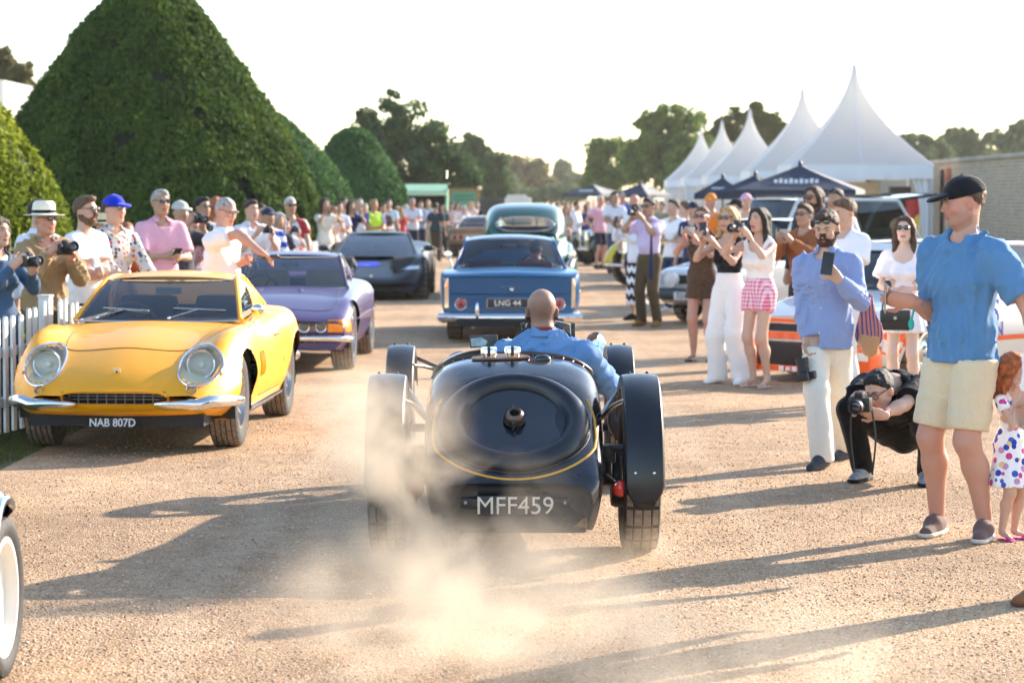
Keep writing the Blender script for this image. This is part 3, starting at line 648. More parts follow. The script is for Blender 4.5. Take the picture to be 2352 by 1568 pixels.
def rim_mesh(style, rr, w, mat):
    key = ('rim', style, rr, w, mat.name)
    if key in _TXT: return _TXT[key]
    b = B(); h = w / 2    # outer side is +X
    b.lathe([(rr + .004, -h * .72), (rr, -h * .3), (rr * .93, 0), (rr * .93, h * .45), (rr + .012, h * .78), (rr + .014, h * .84), (rr - .012, h * .86), (rr * .9, h * .5), (rr * .86, h * .2)], 40, 'X', cap=False)
    if style == 'dish':
        b.lathe([(rr * .9, h * .35), (rr * .6, h * .2), (rr * .5, h * .3), (rr * .28, h * .35), (rr * .2, h * .6), (.0, h * .65)], 32, 'X', cap=False)
    elif style == 'hubcap':
        b.lathe([(rr * .9, h * .4), (rr * .75, h * .55), (rr * .5, h * .55), (rr * .35, h * .75), (0, h * .85)], 32, 'X', cap=False)
    elif style == 'wire':
        b.lathe([(.055, -h * .5), (.055, h * .7), (.03, h * .95), (0, h)], 16, 'X', cap=False)
        for i in range(30):
            a = 2 * math.pi * i / 30; a2 = a + (.5 if i % 2 else -.5); x0 = h * (.5 if i % 4 < 2 else -.3)
            b.tube([(x0, math.cos(a) * .05, math.sin(a) * .05), (h * .1, math.cos(a2) * rr * .93, math.sin(a2) * rr * .93)], .004, 5)
    else:
        k = {'ten': 10, 'five': 5, 'many': 12}[style]
        b.lathe([(rr * .35, h * .2), (rr * .35, h * .42), (rr * .2, h * .55), (.045, h * .62), (.03, h * .85), (0, h * .88)], 24, 'X', cap=False)
        for i in range(k):
            a = 2 * math.pi * i / k; ca, sa = math.cos(a), math.sin(a); wd = rr * (.2 if k == 5 else .12)
            m = Matrix(((1, 0, 0), (0, ca, -sa), (0, sa, ca)))
            b.add([m @ Vector(q) for q in [(h * .22, rr * .3, -wd), (h * .22, rr * .3, wd), (h * .5, rr * .92, wd * .75), (h * .5, rr * .92, -wd * .75), (h * .4, rr * .3, -wd * .6), (h * .4, rr * .3, wd * .6), (h * .62, rr * .92, wd * .5), (h * .62, rr * .92, -wd * .5)]],
                  [(0, 1, 2, 3), (4, 7, 6, 5), (0, 4, 5, 1), (1, 5, 6, 2), (2, 6, 7, 3), (3, 7, 4, 0)])
        b.lathe([(rr * .9, -h * .1), (0, -h * .12)], 24, 'X', cap=False)
    me = b.mesh('wheel', mat); _TXT[key] = me; return me
ALLOY = M('wheel alloy', (.55, .54, .52), .3, 1.0); ALLOYD = M('dark alloy', (.06, .06, .065), .35, .8)
def wheel(root, x, y, r, w, rim_r=None, style='five', tread='lines', mat=None, steer=0, tm=None):
    rim_r = rim_r or r * .62; s = 1 if x > 0 else -1
    o = link('wheel', rim_mesh(style, rim_r, w, mat or ALLOY), root, (x, y, r), (0, 0, (0 if s > 0 else math.pi) + steer))
    link('tyre', tyre_mesh('tyre', r, w, rim_r, tread, tread=tm), o)
    return o

def sec(y, wb, zb, wl, zl, wm, zm, ws, zs, wh, zh, zc, bow=0):
    return (y, [(wb, zb), (wl, zl), (wm, zm), (ws, zs), (wh, zh), (0, zc)], bow)
class Loft:
    """car body lofted through cross sections (rear to front); each section runs from the sill up to the centre line"""
    def __init__(s, secs, ny=90, sub=7, wref=.83, arches=(), cut=None, arch_in=.35):
        ys = [q[0] for q in secs]; K = len(secs[0][1]); yi = np.unique(np.concatenate([np.linspace(ys[0], ys[-1], ny), ys]))
        X = np.stack([pchip(ys, [q[1][k][0] for q in secs], yi) for k in range(K)], 1); Z = np.stack([pchip(ys, [q[1][k][1] for q in secs], yi) for k in range(K)], 1)
        bow = pchip(ys, [q[2] for q in secs], yi)
        V = []; s.ny = len(yi)
        for i in range(len(yi)):
            pts = [Vector((X[i, k], 0, Z[i, k])) for k in range(K)]
            pre = pts[0] * 2 - pts[1]; pre = Vector((pts[0].x - .05, 0, pts[0].z)); post = Vector((-pts[-2].x, 0, pts[-2].z)); P = [pre] + pts + [post]; row = []
            for k in range(1, K):
                a, b_, c, d = P[k - 1], P[k], P[k + 1], P[k + 2]
                for j in range(sub):
                    t = j / sub; row.append(.5 * ((2 * b_) + (c - a) * t + (2 * a - 5 * b_ + 4 * c - d) * t * t + (3 * b_ - a - 3 * c + d) * t ** 3))
            row.append(pts[-1])
            full = [Vector((0, 0, pts[0].z))] + row
            full = full + [Vector((-q.x, 0, q.z)) for q in row[-2::-1]]
            for q in full: V.append((q.x, yi[i] - bow[i] * min(1.3, (abs(q.x) / wref) ** 2), q.z))
        nk = len(full); s.nk = nk; V = np.array(V); F = []
        for i in range(len(yi) - 1):
            for j in range(nk): F.append((i * nk + j, i * nk + (j + 1) % nk, (i + 1) * nk + (j + 1) % nk, (i + 1) * nk + j))
        half = nk // 2
        for base in (0, (len(yi) - 1) * nk):
            for j in range(0, half):
                a, b_, c, d = base + j, base + j + 1, base + (nk - j - 1) % nk, base + (nk - j) % nk
                f = [a, b_, c, d]; f = list(dict.fromkeys(f))
                if len(f) >= 3: F.append(tuple(f))
        s.full = BVHTree.FromPolygons([Vector(v) for v in V], F)
        keepF = F
        for (ya, za, Ra) in arches:
            rr = np.hypot(V[:, 1] - ya, V[:, 2] - za); out = (np.abs(V[:, 0]) > arch_in); ins = (rr < Ra) & out & (V[:, 2] < za + Ra + .02)
            keepF = [f for f in keepF if not all(ins[i] for i in f)]
            used = np.zeros(len(V), bool)
            for f in keepF: used[list(f)] = True
            for i in np.where(ins & used)[0]:
                dy, dz = V[i, 1] - ya, V[i, 2] - za; q = math.hypot(dy, dz) or 1
                if dz > .12 * Ra: V[i, 1] = ya + dy / q * Ra; V[i, 2] = za + dz / q * Ra
                else: V[i, 1] = ya + math.copysign(math.sqrt(max(Ra * Ra - dz * dz, 0)), dy)
        if cut:
            C = [V[list(f)].mean(0) for f in keepF]; keepF = [f for f, c in zip(keepF, C) if not cut(*c)]
        s.V = V; s.F = keepF
    def obj(s, root, mat, name='body'):
        b = B(); b.add(s.V, s.F); return b.obj(name, mat, root, auto=38)
    def hit(s, o, d):
        h = s.full.ray_cast(Vector(o), Vector(d).normalized()); return (h[0], h[1]) if h[0] is not None else (None, None)
    def front(s, x, z, off=0, sgn=1):
        """surface point seen from the front (sgn=1) or the rear (-1)"""
        p, n = s.hit((x, 9 * sgn, z), (0, -sgn, 0))
        if p is None: return Vector((x, 0, z)), Vector((0, sgn, 0))
        if n.y * sgn < 0: n = -n
        return p + n * off, n
    def top(s, x, y, off=0):
        p, n = s.hit((x, y, 5), (0, 0, -1))
        if p is None: return Vector((x, y, .5)), Vector((0, 0, 1))
        n = n if n.z > 0 else -n; return p + n * off, n
    def side(s, sx, y, z, off=0):
        p, n = s.hit((sx * 5, y, z), (-sx, 0, 0))
        if p is None: p, n, _, _ = s.full.find_nearest(Vector((sx * .8, y, z)))
        n = n if n.x * sx > 0 else -n; return p + n * off, n
def orient(n, up=(0, 0, 1)):
    n = Vector(n).normalized(); x = Vector(up).cross(n)
    x = x.normalized() if x.length > 1e-5 else Vector((1, 0, 0)); y = n.cross(x); return Matrix((x, y, n)).transposed()
def wells(root, arches, w, inn=.35, mat=DARKIN):
    for (ya, za, Ra) in arches:
        for sx in (-1, 1):
            b = B(); n = 18; rows = []
            for i in range(n + 1):
                a = math.pi * (-.08 + 1.16 * i / n); rows.append([(sx * x, ya + math.cos(a) * (Ra + .004), za + math.sin(a) * (Ra + .004)) for x in (inn, (inn + w) / 2, w)])
            b.patch(rows); b.add([r_[0] for r_ in rows], [tuple(range(n + 1))]); b.obj('wheel_arch_liner', mat, root)
def bilin(a, b_, c, d, nu, nv, bow):
    """a,b bottom left/right, c,d top left/right; bow(u,v)->Vector"""
    a, b_, c, d = map(Vector, (a, b_, c, d)); P = []
    for j in range(nv + 1):
        v = j / nv; row = []
        for i in range(nu + 1):
            u = i / nu; row.append((a * (1 - u) + b_ * u) * (1 - v) + (c * (1 - u) + d * u) * v + bow(u, v))
        P.append(row)
    return P
def arc(u): return 4 * u * (1 - u)
def greenhouse(root, A, T, C, D, pm, glass=None, trim=CHROME, bf=.12, bt=.1, br=.1, crown=.04, pr=.022, bsplit=.62, sail=True, rear=True, tr=.009, rowcurve=.03):
    """A windscreen foot, T windscreen top, C roof rear corner, D rear foot: (x,y,z) of the +x side"""
    gl = glass or GLASS; mir = lambda p: Vector((-p[0], p[1], p[2])); A, T, C, D = map(Vector, (A, T, C, D))
    out = {}
    P = bilin(mir(A), A, mir(T), T, 12, 6, lambda u, v: Vector((0, arc(u) * (bf * (1 - v) + bt * v), .015 * arc(v))))
    b = B(); b.patch(P); ws = b.obj('windscreen', gl, root); out['ws'] = ws; out['wsP'] = P
    loop = [P[0][i] for i in range(13)] + [P[j][12] for j in range(1, 7)] + [P[6][i] for i in range(11, -1, -1)] + [P[j][0] for j in range(5, 0, -1)]
    b = B(); b.tube(loop + [loop[0], loop[1]], tr, 6, caps=False); b.obj('windscreen_trim', trim, root)
    rt = bilin(mir(T), T, mir(C), C, 12, 8, lambda u, v: Vector((0, arc(u) * (bt * (1 - v) - br * v), crown * arc(u) ** .8 * (.75 + .25 * arc(v)) + rowcurve * arc(v))))
    b = B(); b.patch(rt); b.obj('roof', pm, root); out['roof'] = rt
    if rear:
        P2 = bilin(mir(C), C, mir(D), D, 12, 6, lambda u, v: Vector((0, -arc(u) * br, (crown * arc(u) ** .8) * (1 - v) + .02 * arc(v))))
        b = B(); b.patch(P2); b.obj('rear_window', gl, root)
        loop = [P2[0][i] for i in range(13)] + [P2[j][12] for j in range(1, 7)] + [P2[6][i] for i in range(11, -1, -1)] + [P2[j][0] for j in range(5, 0, -1)]
        b = B(); b.tube(loop + [loop[0], loop[1]], tr, 6, caps=False); b.obj('rear_window_trim', trim, root)
    for sx in (1, -1):
        q = (lambda p: p) if sx > 0 else mir
        b = B(); b.tube([q(A), q(T)], pr, 8, flat=1.3); b.obj('pillar', pm, root)
        e = [q(rt[j][12] if sx > 0 else rt[j][0]) if sx > 0 else rt[j][0] for j in range(9)]
        b = B(); b.tube(e, pr * .9, 8); b.obj('roof_rail', pm, root)
        b = B(); b.tube([q(C), q(D)], pr * 1.1, 8); b.obj('pillar', pm, root)
        s_ = bsplit; Bb = A * (1 - s_) + D * s_; Bt = T * (1 - s_) + C * s_ + Vector((0, 0, rowcurve * arc(s_)))
        nb = lambda u, v: Vector((sx * .02 * arc(v), 0, rowcurve * v * arc(u * s_) - 0))
        b = B(); b.patch(bilin(q(A), q(Bb), q(T), q(Bt) - Vector((0, 0, rowcurve * arc(s_))), 8, 4, nb)); b.obj('side_window', gl, root)
        b = B(); b.patch(bilin(q(Bb), q(D), q(Bt), q(C), 6, 4, lambda u, v: Vector((sx * .02 * arc(v), 0, 0)))); b.obj('quarter_panel' if sail else 'quarter_window', pm if sail else gl, root)
        b = B(); b.tube([q(Bb), q(Bt)], pr * .7, 6); b.obj('pillar', trim if not sail else pm, root)
    return out
def seat(root, x, y, z, mat, h=.62, lean=.2):
    b = B(); b.box((x, y + .05, z), (.46, .5, .16), bev=.06); b.box((x, y - .26, z + h / 2), (.46, .14, h), (lean, 0, 0), bev=.06); b.obj('seat', mat, root)
def steering(root, x, y, z, r=.19, mat=None, tilt=R(65)):
    b = B(); pts = []
    m = Matrix.Rotation(tilt - math.pi / 2, 3, 'X')
    for i in range(25): a = 2 * math.pi * i / 24; pts.append(m @ Vector((r * math.cos(a), 0, r * math.sin(a))) + Vector((x, y, z)))
    b.tube(pts, .013, 6, caps=False)
    for a in (0, 2.2, 4.1): b.tube([(x, y, z), m @ Vector((r * math.cos(a), 0, r * math.sin(a))) + Vector((x, y, z))], .008, 5)
    b.tube([(x, y, z), (x, y + .35, z - .15)], .02, 6); b.obj('steering_wheel', mat or M('wood rim', (.16, .06, .025), .35), root)
def plate(root, txt, c, w, h, bgc, fgc, rz=0, tilt=0, frame=None, sx=1.0, size=None, bold=.0):
    """number plate facing local +y rotated by rz"""
    b = B(); b.box((0, 0, 0), (w, .008, h), bev=.003); o = b.obj('number_plate', bgc, root, loc=c, rot=(tilt, 0, rz))
    text_obj('plate_characters', txt, size or h * .98, fgc, o, (0, .0055, 0), (math.pi / 2, 0, math.pi), .0015, sx, bold)
    if frame:
        b = B(); p = [(-w / 2, .003, -h / 2), (w / 2, .003, -h / 2), (w / 2, .003, h / 2), (-w / 2, .003, h / 2)]
        for i in range(4): b.tube([p[i], p[(i + 1) % 4]], .008, 6)
        b.obj('plate_frame', frame, o)
    return o
PL_B = M('plate black', (.015, .015, .017), .4); PL_W = M('plate white figures', (.75, .74, .7), .45); PL_S = M('plate silver figures', (.7, .7, .7), .3, .6)
def lamp(root, c, n, r, depth=.05, ringm=CHROME, name='headlight', gl=LAMPGLASS, refl=None):
    """round lamp: chrome ring, bowl and glass"""
    ro = orient(n); b = B(); b.lathe([(r, -depth), (r * 1.02, -.004), (r * 1.1, .004), (r * 1.08, .014), (r * .97, .012)], 28, rot=ro, c=c, cap=False)
    o = b.obj(name, ringm, root)
    b = B(); b.lathe([(r * .97, .004), (r * .8, -depth * .55), (r * .35, -depth * .95), (.0, -depth)], 24, rot=ro, c=c, cap=False); b.lathe([(r * .22, -depth * .9), (r * .2, -depth * .3), (0, -depth * .2)], 12, rot=ro, c=c, cap=False); b.obj('reflector', refl or M('lamp reflector', (.9, .88, .84), .4, .2), o)
    b = B(); b.lathe([(r * .97, .008), (r * .7, .02), (r * .3, .028), (0, .03)], 24, rot=ro, c=c, cap=False); b.obj('lens', gl, o)
    return o

# ------------------------------------------------------------------ yellow coupe
def yellow_coupe():
    YEL = paint('yellow paint', (.92, .38, .0), coat=.28)
    root = thing('yellow_coupe', 'glossy yellow sixties coupe with faired-in headlights and registration NAB 807D', 'car', (-2.80, 18.40, 0), R(178.1))
    S = [sec(-2.05, .52, .42, .60, .5, .62, .6, .56, .7, .4, .745, .75, -.12), sec(-1.7, .64, .3, .73, .45, .765, .6, .70, .79, .5, .83, .84, -.05),
         sec(-1.22, .70, .22, .79, .4, .835, .58, .77, .84, .55, .90, .92), sec(-.7, .70, .2, .78, .36, .805, .55, .765, .79, .62, .87, .9),
         sec(0, .70, .2, .77, .36, .79, .55, .745, .745, .62, .83, .86), sec(.5, .70, .2, .77, .36, .80, .55, .745, .775, .60, .83, .862),
         sec(.9, .70, .21, .78, .38, .815, .55, .72, .835, .46, .805, .845), sec(1.22, .70, .22, .79, .37, .825, .54, .70, .825, .43, .765, .80),
         sec(1.5, .68, .24, .78, .36, .815, .52, .68, .77, .42, .71, .74, .05), sec(1.75, .64, .26, .75, .34, .78, .47, .64, .665, .42, .63, .652, .14),
         sec(1.95, .60, .275, .70, .33, .725, .42, .60, .555, .42, .545, .56, .22), sec(2.08, .54, .295, .64, .33, .66, .385, .56, .465, .4, .465, .475, .28), sec(2.13, .5, .32, .6, .34, .61, .375, .53, .42, .38, .425, .43, .3)]
    ar = [(1.22, .325, .375), (-1.22, .325, .37)]
    def inl(x, z, k=1.0): return ((abs(x) - .545) / .142) ** 2 + ((z - .612) / .132) ** 2 < k
    def cut(x, y, z):
        if y > 1.3 and inl(x, z, .80): return True
        if y > 1.7 and abs(z - .405) < .048 and abs(x) < .36 - .6 * max(0, abs(z - .405) - .02): return True
        return z > .70 and abs(x) < .56 and -1.0 < y < .42
    L = Loft(S, 130, 9, .83, ar, cut); L.obj(root, YEL); wells(root, ar, .76)
    b = B(); b.box((0, 0, .2), (1.36, 2.6, .06)); b.box((0, 1.6, .25), (1.2, .7, .08)); b.obj('underside', DARKIN, root)
    blk = M('black valance', (.012, .012, .013), .6); b = B(); P = [[(x, L.front(x, .33)[0].y - .05 - .10 * t, .325 - .10 * t) for x in np.linspace(-.6, .6, 17)] for t in (0, .5, 1)]; b.patch(P); b.obj('front_valance', blk, root)
    for sx in (-1, 1):     # headlights under clear cowls
        ring = []; inner = []
        for i in range(36):
            a = 2 * math.pi * i / 36; p, n = L.front(sx * .545 + .142 * math.cos(a), .612 + .132 * math.sin(a), .004); ring.append(p)
        cen = sum(ring, Vector()) / 36; b = B(); b.tube(ring + ring[:2], .0095, 8, caps=False); hl = b.obj('headlight', CHROME, root)
        b = B(); rows = [[cen + (p - cen) * k + Vector((0, d, .0)) for p in ring + ring[:1]] for k, d in ((1.04, -.01), (.97, -.05), (.8, -.13), (.5, -.17), (.02, -.18))]; b.patch(rows); b.obj('headlight_bowl', M('headlight bowl', (.85, .76, .56), .4), hl)
        b = B(); rows = [[cen + (p - cen) * k + Vector((0, d, d * .7)) for p in ring + ring[:1]] for k, d in ((1., 0), (.85, .018), (.6, .034), (.3, .044), (.02, .047))]; b.patch(rows); b.obj('headlight_cowl', LAMPGLASS, hl)
        lamp(root, cen + Vector((sx * -.008, -.035, .0)), (sx * .05, 1, .12), .092, .06)
        # indicator lamp
        p, n = L.front(sx * .52, .455, .002); lamp(root, p, n, .034, .02, CHROME, 'indicator_lamp', LAMPGLASS, M('amber reflector', (.35, .22, .1), .25, .6))
        # quarter bumper
        pts = []; rs = []
        for x in np.linspace(.27, .70, 12):
            p, n = L.front(sx * x, .375, .03); pts.append(p)
        for y in (1.62, 1.5): p, n = L.side(sx, y, .375, .025); pts.append(p)
        rs = [.018, .034] + [.044] * (len(pts) - 4) + [.034, .014]
        b = B(); b.tube(pts, rs, 12, flat=None); b.obj('bumper', CHROME, root)
        p, n = L.side(sx, 1.72, .56, .0); b = B(); b.ell(p, (.012, .045, .016)); b.obj('side_repeater', M('amber lens', (.8, .3, .03), .2), root)
        b = B(); pts = [L.side(sx, y, .25, .015)[0] for y in np.linspace(-.8, .8, 12)]; b.tube(pts, .02, 8); b.obj('sill_trim', CHROME, root)
        for i in range(4):     # louvres behind the front wheel
            b = B(); pts = [L.side(sx, .66 - i * .07, z, .002)[0] for z in np.linspace(.46, .64, 6)]; b.tube(pts, [.004, .012, .013, .013, .012, .004], 8, flat=.6); b.obj('vent_louvre', YEL, root)
        b = B(); p, n = L.side(sx, -.35, .71, .012); b.box(p, (.015, .12, .02), bev=.006); b.obj('door_handle', CHROME, root)
        pts = [L.side(sx, y, z, .0015)[0] for y, z in [(.38, .74), (.42, .6), (.42, .3), (-.5, .3), (-.6, .5), (-.52, .74)]]; b = B(); b.tube(pts, .003, 5); b.obj('door_seam', blk, root)
        p, n = L.side(sx, -1.95, .45, .02); b = B(); pts = [L.side(sx, y, .47, .02)[0] for y in (-1.55, -1.7, -1.85)]; b.tube(pts, [.02, .045, .045], 10); b.obj('rear_bumper', CHROME, root)
    # grille
    b = B(); P = [[(x, L.front(x, .405)[0].y - d, .405 + s_ * .052 * (1 - .35 * abs(x / .36) ** 3)) for x in np.linspace(-.37, .37, 21)] for s_, d in ((1, .004), (1, .13), (-1, .13), (-1, .004))]; b.patch(P); b.obj('grille_mouth', DARKIN, root)
    bar = M('grille bar', (.3, .3, .3), .3, 1.0)
    for x in np.linspace(-.32, .32, 11):
        b = B(); p = L.front(x, .405, -.02)[0]; b.box((x, p.y, .405), (.006, .008, .086)); b.obj('grille_bar', bar, root)
    for z in (.385, .405, .425):
        b = B(); b.tube([L.front(x, z, -.018)[0] for x in np.linspace(-.34, .34, 15)], .004, 5); b.obj('grille_bar', bar, root)
    loop = [];
    for i in range(40):
        a = 2 * math.pi * i / 40; cx, cz = math.cos(a), math.sin(a); x = .365 * (abs(cx) ** .45) * (1 if cx > 0 else -1); z = .405 + .052 * (abs(cz) ** .6) * (1 if cz > 0 else -1); loop.append(L.front(x, z, .002)[0])
    b = B(); b.tube(loop + loop[:2], .011, 8, caps=False); b.obj('grille_surround', YEL, root)
    for sx in (-1, 1):
        b = B(); p = L.front(sx * .345, .405, .005)[0]; b.ell(p, (.025, .02, .028)); b.obj('grille_lamp', blk, root)
    # bonnet seam and bonnet bulge edge
    pts = bez([L.top(x, y, .001)[0] for x, y in [(-.52, .55), (-.50, 1.0), (-.46, 1.42), (-.40, 1.52), (-.2, 1.56), (0, 1.565), (.2, 1.56), (.40, 1.52), (.46, 1.42), (.50, 1.0), (.52, .55)]], 4)
    pts = [L.top(p.x, p.y, .0008)[0] for p in pts]; b = B(); b.tube(pts, .0035, 5); b.obj('bonnet_seam', M('seam shadow gap', (.12, .055, .002), .6), root)
    p, n = L.front(0, .575, .003); b = B(); b.box((0, 0, 0), (.05, .006, .062), bev=.002); em = b.obj('badge', M('badge enamel', (.8, .75, .55), .3), root, loc=p, rot=(R(-35), 0, 0))
    b = B(); b.add([(-.008, .004, -.014), (.01, .004, -.012), (.006, .004, .012), (-.004, .004, .016)], [(0, 1, 2, 3)]); b.obj('badge_figure', BLACKP, em)
    plate(root, 'NAB 807D', (.02, L.front(0, .33)[0].y + .0, .235), .285, .068, PL_B, PL_S, 0, R(6), None, .92, .077, .0012)
    g = greenhouse(root, (.62, .44, .853), (.50, -.13, 1.135), (.46, -.80, 1.12), (.52, -1.45, .89), YEL, None, CHROME, .16, .13, .08, .045, .02, .55, True)
    b = B(); b.box((0, .12, .80), (1.15, .5, .1), bev=.04); b.box((0, -.12, .72), (1.1, .06, .22), bev=.02); b.obj('dashboard', M('dash leather', (.015, .015, .015), .6), root)
    b = B(); b.box((0, -.6, .42), (1.2, 1.3, .05)); b.box((0, -1.05, .65), (1.15, .04, .5)); b.obj('cabin_floor', DARKIN, root)
    lea = M('tan leather', (.5, .36, .2), .5)
    for sx in (-1, 1): seat(root, sx * .3, -.5, .5, M('black leather', (.02, .02, .02), .45), .5)
    for sx in (-1, 1):
        b = B(); b.box((sx * .66, -.45, .68), (.03, 1.0, .3), bev=.01); b.obj('door_card', M('cream trim', (.55, .5, .4), .6), root)
    steering(root, .3, -.12, .80, .185)
    b = B(); b.box((0, -.02, 1.06), (.2, .02, .055), bev=.012); b.tube([(0, -.02, 1.06), (0, -.06, 1.13)], .006, 6); b.obj('rear_view_mirror', STEEL, root)
    P = g['wsP']
    for x0, x1, j in ((-.12, -.5, 1), (.42, .06, 1)):
        b = B(); fr = lambda x, v: Vector((x, .44 + (-.57) * v + .15 * (1 - (x / .62) ** 2), .853 + .282 * v + .02))
        piv = fr((x0 + x1) / 2 + .2, .02); b.tube([piv, fr((x0 + x1) / 2, .24)], .006, 6); b.tube([fr(x0, .26), fr(x1, .2)], .0065, 6); b.ell(piv, (.014, .014, .014)); b.obj('wiper', CHROME, root)
    b = B(); p = Vector((-.72, .25, .93)); b.ell(p, (.05, .03, .042)); b.tube([p, p + Vector((.06, 0, -.09))], .008, 6); b.obj('door_mirror', CHROME, root)
    for sx in (-1, 1):
        wheel(root, sx * .655, 1.22, .325, .21, .19, 'ten', 'zig', steer=0); wheel(root, sx * .66, -1.22, .325, .21, .19, 'ten', 'zig')
    b = B(); b.tube([(-.3, -2.2, .25), (-.3, -1.6, .22)], .03, 8); b.obj('exhaust', STEEL, root)
yellow_coupe()

# ------------------------------------------------------------------ purple coupe
def purple_coupe():
    PUR = paint('purple paint', (.055, .026, .105), .16, 0, .4)
    root = thing('purple_coupe', 'purple seventies fastback coupe with amber corner lamps behind the yellow one', 'car', (-2.66, 26.15, 0), R(179.5))
    S = [sec(-2.0, .6, .35, .66, .5, .68, .6, .62, .72, .4, .76, .77, -.08), sec(-1.2, .72, .2, .80, .36, .835, .54, .79, .76, .6, .85, .87), sec(-.5, .72, .2, .80, .36, .825, .55, .78, .74, .62, .83, .85),
         sec(.45, .72, .2, .80, .36, .825, .55, .77, .745, .58, .80, .83), sec(1.22, .72, .2, .80, .36, .835, .52, .76, .72, .5, .735, .765), sec(1.75, .70, .22, .78, .34, .81, .46, .74, .61, .5, .63, .66, .06),
         sec(2.0, .68, .24, .76, .33, .785, .42, .73, .54, .5, .56, .585, .10), sec(2.08, .67, .25, .745, .33, .76, .41, .72, .5, .5, .525, .545, .12)]
    ar = [(1.22, .33, .38), (-1.2, .33, .38)]
    L = Loft(S, 100, 7, .83, ar, lambda x, y, z: z > .70 and abs(x) < .58 and -.9 < y < .38); L.obj(root, PUR); wells(root, ar, .78)
    P = [[L.front(x, z, .006)[0] for x in np.linspace(-.735, .735, 25)] for z in np.linspace(.425, .525, 4)]; b = B(); b.patch(P); b.obj('nose_panel', M('grey perspex', (.10, .10, .11), .12, 0, 1.0), root)
    for sx in (-1, 1):
        for x in (.36, .53):
            p, n = L.front(sx * x, .475, .012); lamp(root, p, n, .052, .03)
        P = [[L.front(sx * x, z, .011)[0] for x in np.linspace(.60, .745, 6)] + [L.side(sx, 1.9 - .06 * k, z, .008)[0] for k in range(4)] for z in np.linspace(.418, .535, 4)]; b = B(); b.patch(P, sx < 0); b.obj('corner_lamp', M('amber corner lens', (.95, .28, .01), .25), root)
        pts = [L.front(sx * x, .355, .045)[0] for x in np.linspace(.24, .72, 9)] + [L.side(sx, 1.85, .355, .03)[0]]; b = B(); b.tube(pts, .032, 10); b.obj('bumper', CHROME, root)
        pts = [L.side(sx, y, .52, .003)[0] for y in np.linspace(-1.9, 1.7, 20)]; b = B(); b.tube(pts, .006, 5); b.obj('side_crease', PUR, root)
    P = [[L.front(x, z, .004)[0] for x in np.linspace(-.5, .5, 13)] for z in (.31, .36, .40)]; b = B(); b.patch(P); b.obj('grille', DARKIN, root)
    for x in np.linspace(-.46, .46, 12):
        b = B(); p = L.front(x, .355, .012)[0]; b.box(p, (.006, .008, .075)); b.obj('grille_bar', STEEL, root)
    for sx in (-1, 1):
        b = B(); pts = [L.top(sx * (.2 + .03 * t), .75 + .3 * t, .004)[0] for t in np.linspace(0, 1, 6)]; b.tube(pts, [.003, .02, .03, .03, .02, .003], 8, flat=.4); b.obj('bonnet_vent', M('vent shadow', (.05, .03, .1), .4), root)
    pts = [L.top(x, y, .001)[0] for x, y in [(-.6, .5), (-.62, 1.2), (-.6, 1.72), (0, 1.80), (.6, 1.72), (.62, 1.2), (.6, .5)]]; pts = [L.top(p.x, p.y, .001)[0] for p in bez(pts, 6)]; b = B(); b.tube(pts, .004, 5); b.obj('bonnet_seam', M('vent shadow', (.05, .03, .1), .4), root)
    greenhouse(root, (.66, .42, .80), (.52, -.22, 1.115), (.48, -.85, 1.10), (.55, -1.6, .86), PUR, GLASS, STEEL, .17, .12, .08, .04, .02, .6, True)
    b = B(); b.box((0, .1, .76), (1.2, .45, .1), bev=.04); b.obj('dashboard', M('dash leather', (.015, .015, .015), .6), root)
    b = B(); b.box((0, -.6, .42), (1.2, 1.3, .05)); b.box((0, -1.15, .62), (1.15, .04, .4)); b.obj('cabin_floor', DARKIN, root)
    for sx in (-1, 1): seat(root, sx * .32, -.5, .45, M('tan leather', (.5, .36, .2), .5), .52)
    steering(root, .32, -.12, .76, .18, BLACKP)
    b = B(); b.box((0, -.08, 1.04), (.2, .02, .06), bev=.015); b.tube([(0, -.08, 1.04), (0, -.12, 1.12)], .006, 6); b.obj('rear_view_mirror', BLACKP, root)
    for sx in (-1, 1): wheel(root, sx * .69, 1.22, .33, .23, .2, 'five', 'zig'); wheel(root, sx * .69, -1.2, .33, .23, .2, 'five', 'zig')
purple_coupe()

